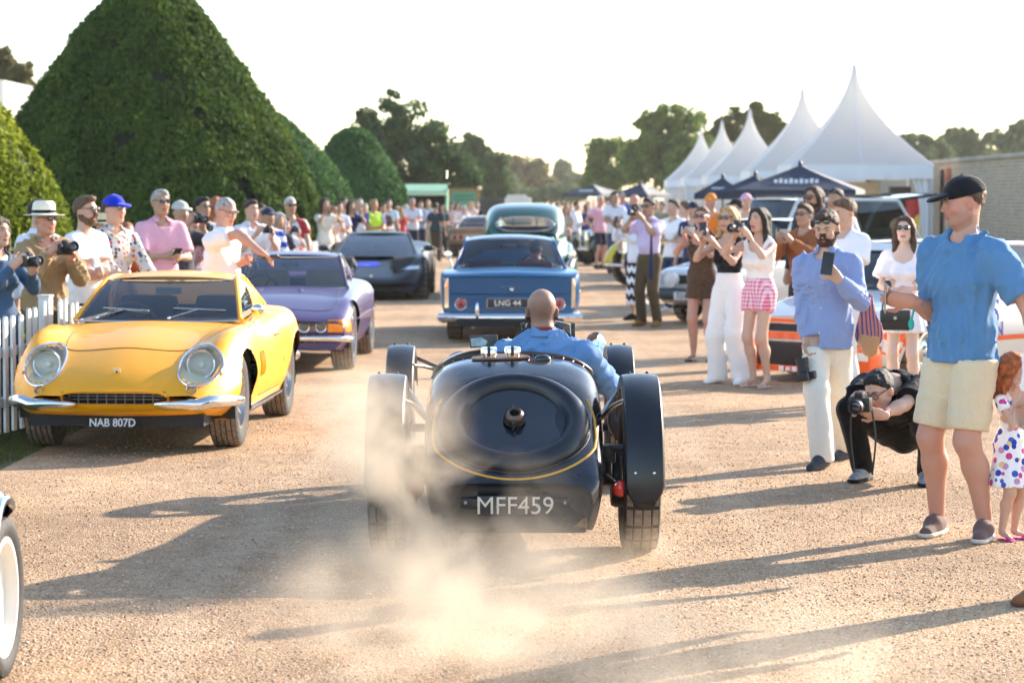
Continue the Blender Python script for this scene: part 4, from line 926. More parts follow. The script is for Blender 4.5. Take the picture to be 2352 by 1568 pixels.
# ------------------------------------------------------------------ charcoal mid-engined sports car
def grey_sports():
    GR = paint('charcoal paint', (.008, .008, .009), .2, 0, .15)
    root = thing('sports_car', 'charcoal grey modern sports car with a blue oval bonnet sticker', 'car', (-2.82, 43.2, 0), R(180.5))
    S = [sec(-2.1, .75, .3, .85, .5, .9, .65, .85, .8, .6, .86, .88, -.05), sec(-1.3, .82, .15, .92, .4, .97, .6, .92, .86, .7, .95, .97), sec(-.5, .82, .13, .88, .4, .9, .6, .84, .8, .65, .88, .9), sec(.3, .82, .13, .88, .4, .91, .58, .82, .76, .6, .82, .83),
         sec(1.0, .82, .13, .9, .38, .95, .55, .82, .78, .5, .66, .66), sec(1.35, .82, .13, .9, .36, .955, .52, .8, .74, .48, .58, .57), sec(1.8, .8, .13, .88, .3, .92, .42, .76, .58, .45, .47, .46, .14), sec(2.15, .74, .13, .8, .22, .84, .30, .7, .40, .42, .36, .36, .3), sec(2.25, .68, .13, .74, .18, .77, .24, .65, .3, .4, .29, .29, .36)]
    ar = [(1.3, .34, .39), (-1.3, .35, .4)]
    L = Loft(S, 90, 7, .95, ar, lambda x, y, z: z > .7 and abs(x) < .6 and -.6 < y < .3); L.obj(root, GR); wells(root, ar, .88)
    greenhouse(root, (.72, .62, .72), (.54, -.32, 1.09), (.5, -.85, 1.07), (.55, -1.7, .93), GR, GLASSD, BLACKP, .3, .16, .08, .04, .025, .55, True)
    b = B(); b.box((0, .15, .66), (1.3, .6, .1), bev=.04); b.box((0, -.4, .45), (1.3, 1.5, .05)); b.obj('dashboard', DARKIN, root)
    for sx in (-1, 1): seat(root, sx * .36, -.35, .42, BLACKP, .55)
    for sx in (-1, 1):
        P = [[L.front(sx * x, .50 - .10 * (1 - t) + .055 * s_ + .07 * (x - .42), .008)[0] for x in np.linspace(.42, .80, 10)] for s_, t in ((0, 1), (.5, 1), (1, 1))]; b = B(); b.patch(P, sx < 0); b.obj('headlight', M('led lamp glass', (.6, .62, .65), .1, .3, 1.0), root)
        P = [[L.front(sx * x, z, .01)[0] for x in np.linspace(.3, .72, 8)] for z in (.16, .22, .27)]; b = B(); b.patch(P, sx < 0); b.obj('air_intake', DARKIN, root)
        b = B(); pts = [L.front(sx * x, .14, .03)[0] for x in np.linspace(.1, .8, 9)]; b.tube(pts, .016, 8); b.obj('splitter', BLACKP, root)
        b = B(); p = Vector((sx * .93, .48, .86)); b.ell(p, (.1, .06, .055)); b.tube([p, p + Vector((-sx * .14, -.02, -.07))], .015, 6); b.obj('door_mirror', BLACKP, root)
    P = [[L.front(x, z, .01)[0] for x in np.linspace(-.28, .28, 8)] for z in (.16, .2, .24)]; b = B(); b.patch(P); b.obj('air_intake', DARKIN, root)
    p, n = L.top(.12, 1.28, .004); b = B(); pts = []
    rows = [[L.top(.12 + .24 * k * math.cos(a), 1.25 + .17 * k * math.sin(a), .006)[0] for a in np.linspace(0, 2 * math.pi, 25)] for k in (.02, .5, 1)]; b.patch(rows); st = b.obj('bonnet_sticker', M('blue sticker', (.02, .05, .55), .4), root)
    b = B()
    for i in range(7): q = L.top(.12 - .12 + .04 * i, 1.25, .009)[0]; b.box(q, (.026, .03, .002))
    q = L.top(.12, 1.34, .009)[0]; b.ell(q, (.035, .03, .004)); b.obj('sticker_print', WHITEMARK, st)
    b = B(); p = L.front(0, .40, .005)[0]; b.box(p, (.05, .006, .06), bev=.002); b.obj('badge', M('badge enamel', (.8, .75, .55), .3), root)
    for sx in (-1, 1): wheel(root, sx * .83, 1.3, .34, .25, .25, 'ten', 'lines', ALLOYD); wheel(root, sx * .83, -1.3, .345, .3, .25, 'ten', 'lines', ALLOYD)
grey_sports()
# ------------------------------------------------------------------ blue saloon seen from behind
def blue_saloon():
    BL = paint('blue paint', (.0, .085, .215), .14, 0, .25); RED = M('red lens', (.5, .02, .015), .2)
    root = thing('blue_saloon', 'metallic blue two-door saloon driving off, registration LNG 44', 'car', (-.33, 31.4, 0), R(.6))
    W = .86
    S = [sec(-1.98, .74, .34, .80, .42, .815, .55, .80, .74, .70, .80, .805, -.05), sec(-1.9, .76, .30, .825, .42, .845, .56, .835, .80, .72, .83, .85, -.05), sec(-1.6, .78, .25, .84, .42, .86, .56, .845, .83, .70, .855, .885, -.03), sec(-1.2, .78, .22, .84, .42, .86, .56, .84, .83, .70, .87, .90),
         sec(-.3, .78, .22, .84, .42, .86, .56, .83, .81, .70, .85, .87), sec(.9, .78, .22, .84, .42, .86, .56, .83, .81, .65, .85, .90), sec(1.5, .78, .22, .84, .40, .86, .55, .82, .79, .6, .82, .86), sec(2.2, .74, .28, .8, .4, .82, .52, .78, .70, .55, .72, .74, .1), sec(2.35, .7, .34, .76, .42, .78, .5, .72, .62, .5, .64, .66, .12)]
    ar = [(-1.22, .33, .36), (1.3, .33, .37)]
    L = Loft(S, 90, 7, .86, ar, lambda x, y, z: z > .74 and abs(x) < .63 and -1.05 < y < .75); L.obj(root, BL); wells(root, ar, .80)
    greenhouse(root, (.66, .85, .87), (.54, .38, 1.21), (.56, -.62, 1.20), (.69, -1.15, .875), BL, GLASS, CHROME, .1, .08, .09, .05, .02, .5, False)
    FR = lambda x, z, off=.01: L.front(x, z, off, -1)[0]
    # chrome bumper in three pieces with overriders
    pts = [L.side(-1, -1.5, .30, .03)[0], L.side(-1, -1.8, .30, .04)[0]] + [Vector((x, -2.07 + .06 * (x / .8) ** 2, .305)) for x in np.linspace(-.84, .84, 14)] + [L.side(1, -1.8, .30, .04)[0], L.side(1, -1.5, .30, .03)[0]]
    b = B(); b.tube(pts, .05, 12, flat=1.15); b.obj('bumper', CHROME, root)
    for x in (-.40, .40):
        b = B(); b.ell((x, -2.09, .385), (.028, .035, .115)); b.obj('overrider', CHROME, root)
    for sx in (-1, 1):
        p = FR(sx * .60, .465, .0); lamp(root, p, (0, -1, .05), .068, .03, CHROME, 'tail_lamp', M('tail lens', (.45, .12, .1), .15, 0, 1.0), RED)
        b = B(); b.ell(p + Vector((0, -.03, 0)), (.026, .014, .026)); b.obj('stop_lens', RED, root)
        P = [[FR(sx * x, z, .012) for x in (.75, .775, .80)] for z in np.linspace(.42, .78, 7)]; b = B(); b.patch(P, sx > 0); b.obj('fin_trim', CHROME, root)
        pts = [L.side(sx, y, .60, .006)[0] for y in np.linspace(-1.85, 2.1, 16)]; b = B(); b.tube(pts, .012, 6); b.obj('side_trim', CHROME, root)
        b = B(); p = Vector((sx * .84, 1.25, .98)); b.lathe([(.0, -.02), (.055, -.015), (.06, .02), (.0, .07)], 14, 'Y', p); b.tube([p, p + Vector((-sx * .06, .05, -.14))], .01, 6); b.obj('wing_mirror', CHROME, root)
    plate(root, 'LNG 44', (-.03, FR(0, .475, .03).y, .475), .50, .115, PL_B, PL_S, math.pi, 0, M('plate surround', (.45, .45, .47), .3, .9), 1.0, .10, .001)
    pts = [FR(x, .585, .002) for x in np.linspace(-.70, .70, 15)]; b = B(); b.tube(pts, .005, 5); b.obj('boot_seam', M('blue gap', (.002, .02, .07), .5), root)
    b = B()
    for i in range(9):
        x = -.11 + i * .027; b.tube([FR(x, .675, .008), FR(x + .012, .70 if i in (0, 6, 8) else .69, .008), FR(x + .022, .675, .008)], .003, 5)
    b.obj('script_badge', CHROME, root)
    p = FR(.02, .64, .0); b = B(); b.lathe([(.022, 0), (.024, -.012), (.012, -.02), (0, -.021)], 16, 'Y', p, cap=False); b.obj('boot_lock', CHROME, root)
    p = Vector((0, -2.02, .215)); b = B(); b.box(p, (.16, .04, .05), bev=.015); b.obj('reversing_lamp', M('pale amber lens', (.75, .45, .25), .3), root)
    b = B(); b.box((0, -.5, .24), (1.3, 3.4, .08)); b.box((0, -1.9, .26), (1.2, .25, .12)); b.obj('underside', DARKIN, root)
    LEA = M('oxblood leather', (.14, .02, .02), .5)
    b = B(); b.box((0, -.9, .55), (1.2, .2, .55), bev=.06); b.box((0, -1.05, .83), (1.2, .3, .03)); b.obj('rear_seat', LEA, root)
    for sx in (-1, 1): seat(root, sx * .33, .05, .45, LEA, .5)
    b = B(); b.box((0, .65, .82), (1.2, .35, .12), bev=.05); b.obj('dashboard', DARKIN, root); steering(root, .33, .42, .84, .19, BLACKP)
    b = B(); b.box((0, .42, 1.12), (.18, .02, .05), bev=.012); b.obj('rear_view_mirror', STEEL, root)
    b = B(); b.tube([(-.45, -2.1, .2), (-.45, -1.4, .22)], .025, 8); b.obj('exhaust', STEEL, root)
    for sx in (-1, 1): wheel(root, sx * .69, -1.22, .325, .19, .2, 'hubcap', 'lines', CHROME); wheel(root, sx * .69, 1.3, .325, .19, .2, 'hubcap', 'lines', CHROME)
    return root
blue_saloon()

def green_saloon():
    GN = paint('green paint', (.012, .085, .058), .14, .2)
    root = thing('green_saloon', 'tall rounded dark green saloon with a divided rear window ahead of the blue one', 'car', (-.19, 43.2, 0), R(.3))
    S = [sec(-2.1, .5, .42, .58, .55, .62, .7, .55, .85, .4, .92, .94, -.12), sec(-1.8, .62, .3, .72, .5, .74, .75, .64, .98, .5, 1.04, 1.06, -.05), sec(-1.3, .72, .25, .78, .5, .80, .75, .72, 1.0, .6, 1.08, 1.12), sec(-.5, .72, .25, .76, .5, .78, .8, .74, 1.0, .66, 1.08, 1.1), sec(.6, .72, .25, .76, .5, .77, .8, .70, 1.0, .55, 1.06, 1.08),
         sec(1.3, .72, .28, .78, .5, .82, .7, .62, .95, .4, 1.02, 1.06), sec(2.0, .68, .35, .76, .48, .80, .62, .6, .84, .35, .95, 1.0, .05), sec(2.3, .6, .42, .66, .5, .68, .6, .5, .72, .3, .85, .88, .1)]
    ar = [(-1.35, .37, .40), (1.45, .37, .42)]
    L = Loft(S, 80, 6, .82, ar, lambda x, y, z: z > .98 and abs(x) < .6 and -.9 < y < .6); L.obj(root, GN); wells(root, ar, .76)
    # bulbous cabin: lofted shell with window openings
    C = [sec(-1.75, .5, 1.0, .54, 1.05, .55, 1.08, .5, 1.12, .35, 1.15, 1.16, -.1), sec(-1.5, .62, 1.0, .66, 1.08, .66, 1.18, .58, 1.32, .4, 1.40, 1.42, -.08), sec(-1.1, .69, 1.0, .71, 1.12, .69, 1.3, .60, 1.48, .42, 1.575, 1.60, -.06), sec(-.6, .71, 1.0, .72, 1.14, .70, 1.35, .62, 1.54, .44, 1.63, 1.655), sec(.1, .71, 1.0, .72, 1.14, .70, 1.34, .61, 1.52, .42, 1.60, 1.62), sec(.45, .68, 1.0, .69, 1.1, .67, 1.28, .58, 1.44, .4, 1.52, 1.54, .05), sec(.75, .62, 1.0, .63, 1.05, .62, 1.1, .55, 1.14, .4, 1.17, 1.18, .06)]
    def win(x, y, z):
        if y < -1.0 and 1.17 < z < 1.41 and abs(x) < .50 - 1.1 * max(0, abs(z - 1.28) - .06): return True
        if -.75 < y < .35 and 1.12 < z < 1.42 and abs(x) > .5 and not (-.28 < y < -.18): return True
        return y > .35 and 1.16 < z < 1.45 and abs(x) < .56
    CL = Loft(C, 80, 9, .7, (), win); CL.obj(root, GN, 'cabin')
    GL2 = Loft([(y, [(max(x - .02, 0), z - .012) for x, z in p], bo) for y, p, bo in C], 40, 5, .7, (), lambda x, y, z: z < 1.08 or z > 1.5); GL2.obj(root, GLASS, 'window_glass')
    loop = []
    for i in range(32):
        a = 2 * math.pi * i / 32; loop.append(CL.front(.50 * math.copysign(abs(math.cos(a)) ** .8, math.cos(a)), 1.29 + .125 * math.copysign(abs(math.sin(a)) ** .9, math.sin(a)), .004, -1)[0])
    b = B(); b.tube(loop + loop[:2], .013, 6, caps=False); b.obj('rear_window_trim', CHROME, root)
    for x in (-.2, .2):
        b = B(); b.tube([CL.front(x, z, .004, -1)[0] for z in (1.17, 1.29, 1.41)], .009, 6); b.obj('rear_window_bar', GN, root)
    for sx in (-1, 1):
        F = [sec(-2.0, .0, .40, .05, .45, .08, .52, .05, .6, .02, .62, .63), sec(-1.75, .0, .34, .12, .42, .15, .56, .12, .74, .05, .80, .81), sec(-1.35, .0, .34, .14, .45, .165, .62, .13, .82, .05, .87, .88), sec(-.9, .0, .34, .12, .42, .14, .56, .1, .72, .04, .76, .77), sec(-.5, .0, .34, .03, .4, .04, .45, .03, .5, .01, .52, .53)]
        FL = Loft(F, 40, 5, 1, [(-1.35, .37, .40)], None, .0); o = FL.obj(root, GN, 'rear_wing'); o.location = (sx * .74, 0, 0)
        FL = Loft([(y + 2.85, p, bo) for y, p, bo in F], 40, 5, 1, [(1.5, .37, .42)], None, .0); o = FL.obj(root, GN, 'front_wing'); o.location = (sx * .74, 0, .06)
        lamp(root, Vector((sx * .74, -2.0, .62)), (0, -1, 0), .05, .03, CHROME, 'tail_lamp', M('tail lens', (.45, .12, .1), .15, 0, 1.0), M('red lens', (.5, .02, .015), .2))
        lamp(root, Vector((sx * .66, 2.3, .8)), (0, 1, 0), .12, .1)
        wheel(root, sx * .72, -1.35, .37, .18, .21, 'hubcap', 'lines', CHROME); wheel(root, sx * .72, 1.45, .37, .18, .21, 'hubcap', 'lines', CHROME)
    b = B(); b.tube([(-.8, -2.15, .42), (-.4, -2.25, .42), (.4, -2.25, .42), (.8, -2.15, .42)], .05, 10); b.obj('bumper', CHROME, root)
    b = B(); b.box((0, -.9, .95), (1.15, .2, .6), bev=.06); b.obj('rear_seat', M('oxblood leather', (.14, .02, .02), .5), root)
    for sx in (-1, 1): seat(root, sx * .33, .0, .6, M('oxblood leather', (.14, .02, .02), .5), .55)
green_saloon()

# ------------------------------------------------------------------ smaller cars
def wedge_car():
    CR = paint('cream and bronze paint', (.28, .17, .10), .2, .2)
    root = thing('wedge_coupe', 'low bronze coupe with twin round tail lamps beside the far crowd', 'car', (-1.55, 72.5, 0), R(-6))
    S = [sec(-2.0, .74, .3, .8, .4, .83, .55, .8, .74, .6, .80, .82), sec(-1.9, .76, .25, .84, .4, .86, .58, .82, .80, .6, .84, .85), sec(-1.2, .78, .2, .86, .4, .88, .58, .84, .8, .6, .86, .88), sec(.3, .78, .18, .86, .4, .87, .56, .8, .72, .6, .76, .78), sec(1.4, .78, .18, .86, .36, .88, .5, .78, .66, .5, .64, .66), sec(2.2, .7, .25, .78, .3, .8, .36, .7, .42, .4, .42, .44, .15)]
    ar = [(-1.2, .33, .38), (1.3, .33, .38)]; L = Loft(S, 60, 6, .88, ar, None); L.obj(root, CR); wells(root, ar, .8)
    greenhouse(root, (.66, .55, .76), (.52, -.2, 1.12), (.5, -.9, 1.12), (.62, -1.5, .85), paint('cream roof paint', (.6, .56, .48)), GLASSD, BLACKP, .1, .08, .06, .04, .025, .55, True)
    P = [[L.front(x, z, .008, -1)[0] for x in np.linspace(-.72, .72, 13)] for z in (.5, .58, .66)]; b = B(); b.patch(P); b.obj('tail_panel', M('pale tail panel', (.55, .45, .36), .4), root)
    for sx in (-1, 1):
        for x in (.42, .6):
            p = L.front(sx * x, .58, .012, -1)[0]; lamp(root, p, (0, -1, 0), .062, .02, BLACKP, 'tail_lamp', M('red lens', (.5, .02, .015), .2), M('red lens', (.5, .02, .015), .2))
    for z in (.34, .44):
        b = B(); b.tube([L.front(x, z, .02, -1)[0] for x in np.linspace(-.8, .8, 9)], .03, 8); b.obj('bumper', BLACKP if z < .4 else M('bronze trim', (.4, .22, .12), .35, .5), root)
    b = B(); b.box((0, -1.88, .98), (1.5, .3, .03), bev=.01); b.box((.6, -1.85, .9), (.03, .2, .14)); b.box((-.6, -1.85, .9), (.03, .2, .14)); b.obj('spoiler', CR, root)
    for sx in (-1, 1): wheel(root, sx * .74, -1.2, .33, .26, .2, 'five'); wheel(root, sx * .74, 1.3, .33, .22, .2, 'five')
wedge_car()

def roadster(label, loc, rz, pm, wing_m, seatm, wr=.34, style='wire'):
    """pre-war style open two-seater: narrow body, separate flowing wings"""
    root = thing('open_roadster', label, 'car', loc, rz)
    S = [sec(-1.7, .4, .42, .46, .5, .48, .6, .42, .72, .3, .78, .8, -.1), sec(-1.1, .5, .3, .58, .5, .6, .7, .54, .84, .4, .9, .92), sec(-.2, .52, .28, .58, .5, .6, .7, .56, .86, .45, .92, .93), sec(.5, .5, .28, .55, .5, .56, .7, .5, .86, .36, .93, .95), sec(1.7, .32, .32, .36, .5, .38, .65, .34, .8, .22, .88, .9), sec(1.85, .3, .36, .33, .5, .34, .62, .3, .76, .2, .84, .86)]
    L = Loft(S, 50, 6, .6, (), lambda x, y, z: z > .8 and abs(x) < .46 and -.9 < y < .15); L.obj(root, pm)
    for sx in (-1, 1):
        for y0, ln in ((1.45, 1.0), (-1.15, .9)):
            b = B(); rows = []
            for i in range(17):
                t = i / 16; a = math.pi * (1.02 - 1.0 * t); rr = wr + .075
                y = y0 - math.cos(a) * -rr if t < 1 else y0 - rr
                yy = y0 + rr * math.cos(math.pi * t) * 1.12; zz = wr + rr * max(math.sin(math.pi * t), -.2) + .02 - .12 * t ** 4
                rows.append([(sx * x, yy, zz - .06 * ((x - .63) / .13) ** 4) for x in (.50, .53, .58, .63, .69, .74, .77)])
            b.patch(rows); o = b.obj('wing', wing_m, root); md = o.modifiers.new('thick', 'SOLIDIFY'); md.thickness = .015
        b = B(); b.box((sx * .66, .15, .33), (.24, 1.7, .03), bev=.01); b.obj('running_board', wing_m, root)
        lamp(root, Vector((sx * .33, 1.9, .76)), (0, 1, 0), .1, .12)
        wheel(root, sx * .64, 1.45, wr, .15, wr * .66, style, 'lines'); wheel(root, sx * .64, -1.15, wr, .15, wr * .66, style, 'lines')
    b = B(); b.box((0, -.55, .6), (.95, .5, .1)); b.box((0, -.82, .82), (.95, .12, .4), bev=.05); b.obj('seat', seatm, root)
    b = B(); b.box((0, .32, 1.1), (.95, .015, .3)); b.obj('windscreen', GLASS, root)
    b = B(); 
    for z in (.96, 1.25): b.tube([(-.48, .32, z), (.48, .32, z)], .012, 6)
    for x in (-.48, .48): b.tube([(x, .32, .9), (x, .32, 1.25)], .012, 6)
    b.obj('windscreen_frame', CHROME, root)
    b = B(); b.box((0, 1.88, .62), (.56, .05, .5), bev=.05); b.obj('radiator', CHROME, root)
    b = B(); b.tube([(-.62, 2.05, .42), (.62, 2.05, .42)], .03, 8); b.obj('bumper', CHROME, root)
    steering(root, .25, .0, .92, .19, BLACKP)
    b = B(); b.box((0, -1.3, .98), (.9, .5, .1), bev=.04); b.obj('folded_hood', M('black hood cloth', (.02, .02, .022), .8), root)
    return root
roadster('dark green open roadster parked side-on beyond the far spectators', (2.95, 63.2, 0), R(115), paint('roadster green', (.015, .06, .042)), paint('roadster green', (.015, .06, .042)), M('oxblood leather', (.14, .02, .02), .5), .40, 'hubcap')
roadster('yellow winged open roadster hidden behind the man in a tie', (3.42, 48.6, 0), R(125), paint('roadster yellow', (.75, .55, .02)), paint('roadster yellow', (.75, .55, .02)), DARKIN, .42)

def boxy(name, label, loc, rz, pm, S, A, T, C, D, glass=GLASSD, arches=(), wheels=(), roofm=None, wref=.75):
    root = thing(name, label, 'car', loc, rz); L = Loft(S, 60, 6, wref, arches, lambda x, y, z: z > A[2] - .1 and abs(x) < A[0] - .08 and D[1] + .15 < y < A[1] - .1); L.obj(root, pm); wells(root, arches, wref - .1)
    g = greenhouse(root, A, T, C, D, roofm or pm, glass, BLACKP, .07, .06, .05, .035, .03, .5, False, tr=.014, rowcurve=.01)
    for (x, y, r, w, st) in wheels:
        for sx in (-1, 1): wheel(root, sx * x, y, r, w, r * .62, st, 'lines')
    b = B(); b.box((0, (A[1] + D[1]) / 2, .42), (A[0] * 1.8, abs(A[1] - D[1]), .05)); b.box((0, A[1] - .2, A[2] - .08), (A[0] * 1.8, .35, .12), bev=.04); b.obj('cabin_floor', DARKIN, root)
    for sx in (-1, 1): seat(root, sx * A[0] * .5, (A[1] + D[1]) / 2 + .15, .5, M('grey cloth', (.1, .1, .11), .9), .6)
    return root, L
def hatchback():
    WH = paint('old white paint', (.62, .62, .60)); DK = M('dark grey bumper', (.045, .06, .065), .55)
    S = [sec(-1.55, .64, .3, .69, .42, .71, .6, .69, .8, .6, .86, .87), sec(-1.4, .66, .25, .72, .42, .735, .6, .71, .84, .6, .88, .89), sec(-.6, .67, .22, .725, .42, .74, .6, .71, .84, .6, .88, .89), sec(.75, .67, .22, .725, .42, .74, .6, .71, .84, .58, .875, .885), sec(1.35, .66, .24, .72, .42, .735, .58, .70, .77, .55, .80, .81), sec(1.68, .64, .3, .70, .42, .715, .56, .68, .72, .5, .745, .75), sec(1.74, .63, .34, .69, .44, .70, .56, .66, .68, .5, .70, .71)]
    f = Vector((-.66, -.75)).normalized(); fc = G(1600, 752) ; loc = (2.30 + .62 * 1.75, 33.4 + .78 * 1.75, 0)
    root, L = boxy('small_hatchback', 'boxy white hatchback with dark bumper and round spot lamp behind the photographers', loc, R(180 - 42), WH, S, (.64, .72, .885), (.56, .25, 1.42), (.57, -1.25, 1.41), (.64, -1.5, .89), GLASSD, [(1.12, .28, .31), (-1.05, .28, .31)], [(.63, 1.12, .275, .16, 'dish'), (.63, -1.05, .275, .16, 'dish')], WH, .735)
    b = B(); b.tube([L.side(-1, 1.4, .42, .03)[0]] + [Vector((x, 1.82 - .05 * (x / .7) ** 2, .42)) for x in np.linspace(-.70, .70, 9)] + [L.side(1, 1.4, .42, .03)[0]], .085, 10); b.obj('bumper', DK, root)
    P = [[L.front(x, z, .008)[0] for x in np.linspace(-.32, .32, 5)] for z in (.56, .62, .68)]; b = B(); b.patch(P); b.obj('grille', DARKIN, root)
    for i in range(5):
        b = B(); p = L.front(-.08 + i * .04, .62, .014)[0]; b.box(p, (.016, .01, .10), (0, R(18), 0)); b.obj('grille_slash', CHROME, root)
    for sx in (-1, 1):
        P = [[L.front(sx * x, z, .01)[0] for x in np.linspace(.36, .64, 5)] for z in (.55, .615, .68)]; b = B(); b.patch(P, sx < 0); b.obj('headlight', M('led lamp glass', (.6, .62, .65), .1, .3, 1.0), root)
        lamp(root, Vector((sx * .34, 1.88, .62)), (0, 1, 0), .1, .07, M('white lamp cover', (.75, .75, .73), .4), 'spot_lamp', M('white lamp cover', (.75, .75, .73), .4))
        b = B(); b.box(L.side(sx, .6, .95, .09)[0] if False else (sx * .78, .6, .98), (.12, .06, .1), bev=.02); b.obj('door_mirror', BLACKP, root)
    plate(root, 'TO·S63', (.05, 1.93, .40), .38, .11, M('white plate', (.7, .7, .68), .4), PL_B, 0, 0, None, .9, .1, .001)
hatchback()
def offroader():
    GNW = paint('dark green 4x4 paint', (.02, .05, .045)); WR = paint('white roof paint', (.68, .7, .68))
    S = [sec(-2.1, .74, .4, .84, .6, .86, .8, .84, 1.0, .7, 1.06, 1.07), sec(-1.2, .76, .35, .87, .6, .88, .8, .86, 1.02, .7, 1.08, 1.09), sec(.7, .76, .35, .87, .6, .88, .8, .86, 1.02, .7, 1.08, 1.09), sec(1.9, .76, .38, .86, .6, .87, .8, .84, 1.0, .65, 1.03, 1.05), sec(2.15, .74, .45, .84, .6, .85, .78, .82, .95, .6, .98, .99)]
    root, L = boxy('offroad_wagon', 'tall green estate wagon with white roof and its tailgate raised', (4.35, 40.5, 0), R(180 - 60), GNW, S, (.76, .85, 1.08), (.68, .45, 1.70), (.69, -1.6, 1.70), (.76, -2.0, 1.09), GLASSD, [(1.4, .38, .42), (-1.3, .38, .42)], [(.72, 1.4, .37, .2, 'dish'), (.72, -1.3, .37, .2, 'dish')], WR, .88)
    b = B(); P = bilin((-.68, -1.62, 1.72), (.68, -1.62, 1.72), (-.66, -2.45, 1.80), (.66, -2.45, 1.80), 6, 4, lambda u, v: Vector((0, 0, .02 * arc(u)))); b.patch(P); o = b.obj('tailgate', M_glass('green tailgate glass', (.55, .62, .5)), root)
    b = B(); b.tube([P[0][0], P[0][-1], P[-1][-1], P[-1][0], P[0][0]], .03, 6); b.obj('tailgate_frame', BLACKP, o)
    b = B(); 
    for y in (-1.2, -.4, .3): b.tube([(-.7, y, 1.79), (.7, y, 1.79)], .018, 6)
    b.tube([(-.62, -1.5, 1.78), (-.62, .4, 1.78)], .018, 6); b.tube([(.62, -1.5, 1.78), (.62, .4, 1.78)], .018, 6); b.obj('roof_rack', BLACKP, root)
    b = B(); b.box((0, 2.2, .62), (1.7, .12, .18), bev=.03); b.obj('bumper', BLACKP, root)
    for sx in (-1, 1): lamp(root, L.front(sx * .62, .82, .01)[0], (0, 1, 0), .1, .05)
offroader()
def rally_car():
    OR = paint('rally orange paint', (.85, .11, .01)); WH = paint('rally white paint', (.72, .72, .70))
    ang = R(180 - 45); loc = (4.02, 24.45, 0)
    S = [sec(-1.95, .66, .3, .74, .42, .77, .58, .75, .78, .6, .86, .88), sec(-1.2, .72, .2, .82, .4, .85, .58, .80, .84, .62, .89, .9), sec(-.4, .72, .18, .80, .4, .81, .58, .77, .82, .62, .87, .88), sec(.75, .72, .18, .80, .4, .81, .58, .77, .80, .6, .85, .86), sec(1.2, .72, .18, .83, .4, .86, .58, .80, .78, .58, .80, .81), sec(1.75, .70, .18, .80, .36, .82, .52, .77, .68, .55, .70, .71, .05), sec(1.95, .68, .2, .78, .34, .79, .48, .75, .60, .52, .62, .63, .07)]
    root, L = boxy('rally_car', 'orange and white rally car with bold blue letters on its door', loc, ang, WH, S, (.70, .78, .86), (.58, .28, 1.30), (.57, -.9, 1.29), (.68, -1.6, .89), GLASSD, [(1.2, .31, .35), (-1.2, .31, .35)], [(.73, 1.2, .305, .22, 'dish'), (.73, -1.2, .305, .22, 'dish')], WH, .82)
    def band(name, m, zs, xs=(-.70, .70), off=.008):
        P = [[L.front(x, z, off)[0] for x in np.linspace(xs[0], xs[1], 13)] for z in zs]; b = B(); b.patch(P); return b.obj(name, m, root)
    band('bonnet_front', OR, (.56, .58, .60)); band('grille', DARKIN, (.475, .51, .55)); band('front_panel', OR, (.40, .435, .47), off=.02)
    b = B(); P = [[Vector((x, 2.06 - .06 * (x / .7) ** 2 - .0, z)) for x in np.linspace(-.76, .76, 13)] for z in (.10, .14, .16)]; b.patch(P); b.obj('chin_spoiler', OR, root)
    b = B(); b.box((0, 1.98, .27), (1.3, .14, .22), bev=.02); b.obj('air_dam', M('black mesh', (.018, .012, .012), .7), root)
    for sx in (-1, 1):
        b = B(); b.box((sx * .68, 1.96, .25), (.18, .2, .27), bev=.03); b.obj('bumper_corner', OR, root)
        b = B(); b.box((sx * .69, 2.065, .28), (.12, .02, .08), bev=.01); b.obj('front_lamp', M('pale lens', (.75, .73, .65), .25), root)
        P = [[L.side(sx, y, z, .006)[0] for y in np.linspace(1.6, 1.9, 5)] for z in (.3, .45, .6)]; b = B(); b.patch(P, sx > 0); b.obj('wing_stripe', OR, root)
        P = [[L.side(sx, y, z, .006)[0] for y in np.linspace(-.8, .8, 9)] for z in (.36, .385, .41)]; b = B(); b.patch(P, sx > 0); b.obj('side_stripe', OR, root)
        pts = [(1.2 + .385 * math.cos(a), .31 + .385 * math.sin(a)) for a in np.linspace(.15, math.pi - .15, 14)]; b = B(); b.tube([L.side(sx, y, z, .012)[0] for y, z in pts], .03, 6); b.obj('wheel_arch_flare', OR, root)
    b = B()
    for i in range(8): b.box((-.28 + i * .08, 2.075 - .01, .13 + .002 * i - .002 * i), (.055, .012, .035 + .012 * (i % 2)))
    b.obj('spoiler_lettering', WHITEMARK, root)
    BLP = M('blue print', (.03, .04, .42), .5); REDP = M('red print', (.6, .03, .05), .5)
    p, n = L.side(-1, .12, .66, .006); text_obj('door_letter', 'S', .34, BLP, root, (p.x - .012, .12, .64), (math.pi / 2, 0, -math.pi / 2), .003, 1.0, .002)
    p, n = L.side(-1, -.35, .64, .006); text_obj('door_letter', 'N', .2, BLP, root, (p.x - .014, .05, .47), (math.pi / 2, 0, -math.pi / 2), .003)
    b = B(); g = lambda u, v: Vector((-.64 + 1.28 * u, .78 - .5 * v + .075 * arc(u), .86 + .44 * v))
    P = [[g(u, v) + Vector((0, .014, .012)) for u in np.linspace(.02, .98, 13)] for v in (.82, .9, .99)]; b.patch(P); sv = b.obj('windscreen_banner', WHITEMARK, root)
    text_obj('banner_lettering', 'LUX S', .10, REDP, sv, (-.42, .42, 1.262), (R(42), 0, math.pi), .003)
    b = B()
    for i in range(6): q = L.top(.35 - i * .05, 1.3 + .012 * i, .004)[0]; b.box(q, (.035, .07, .002), (0, 0, .3))
    b.obj('bonnet_lettering', BLP, root)
rally_car()

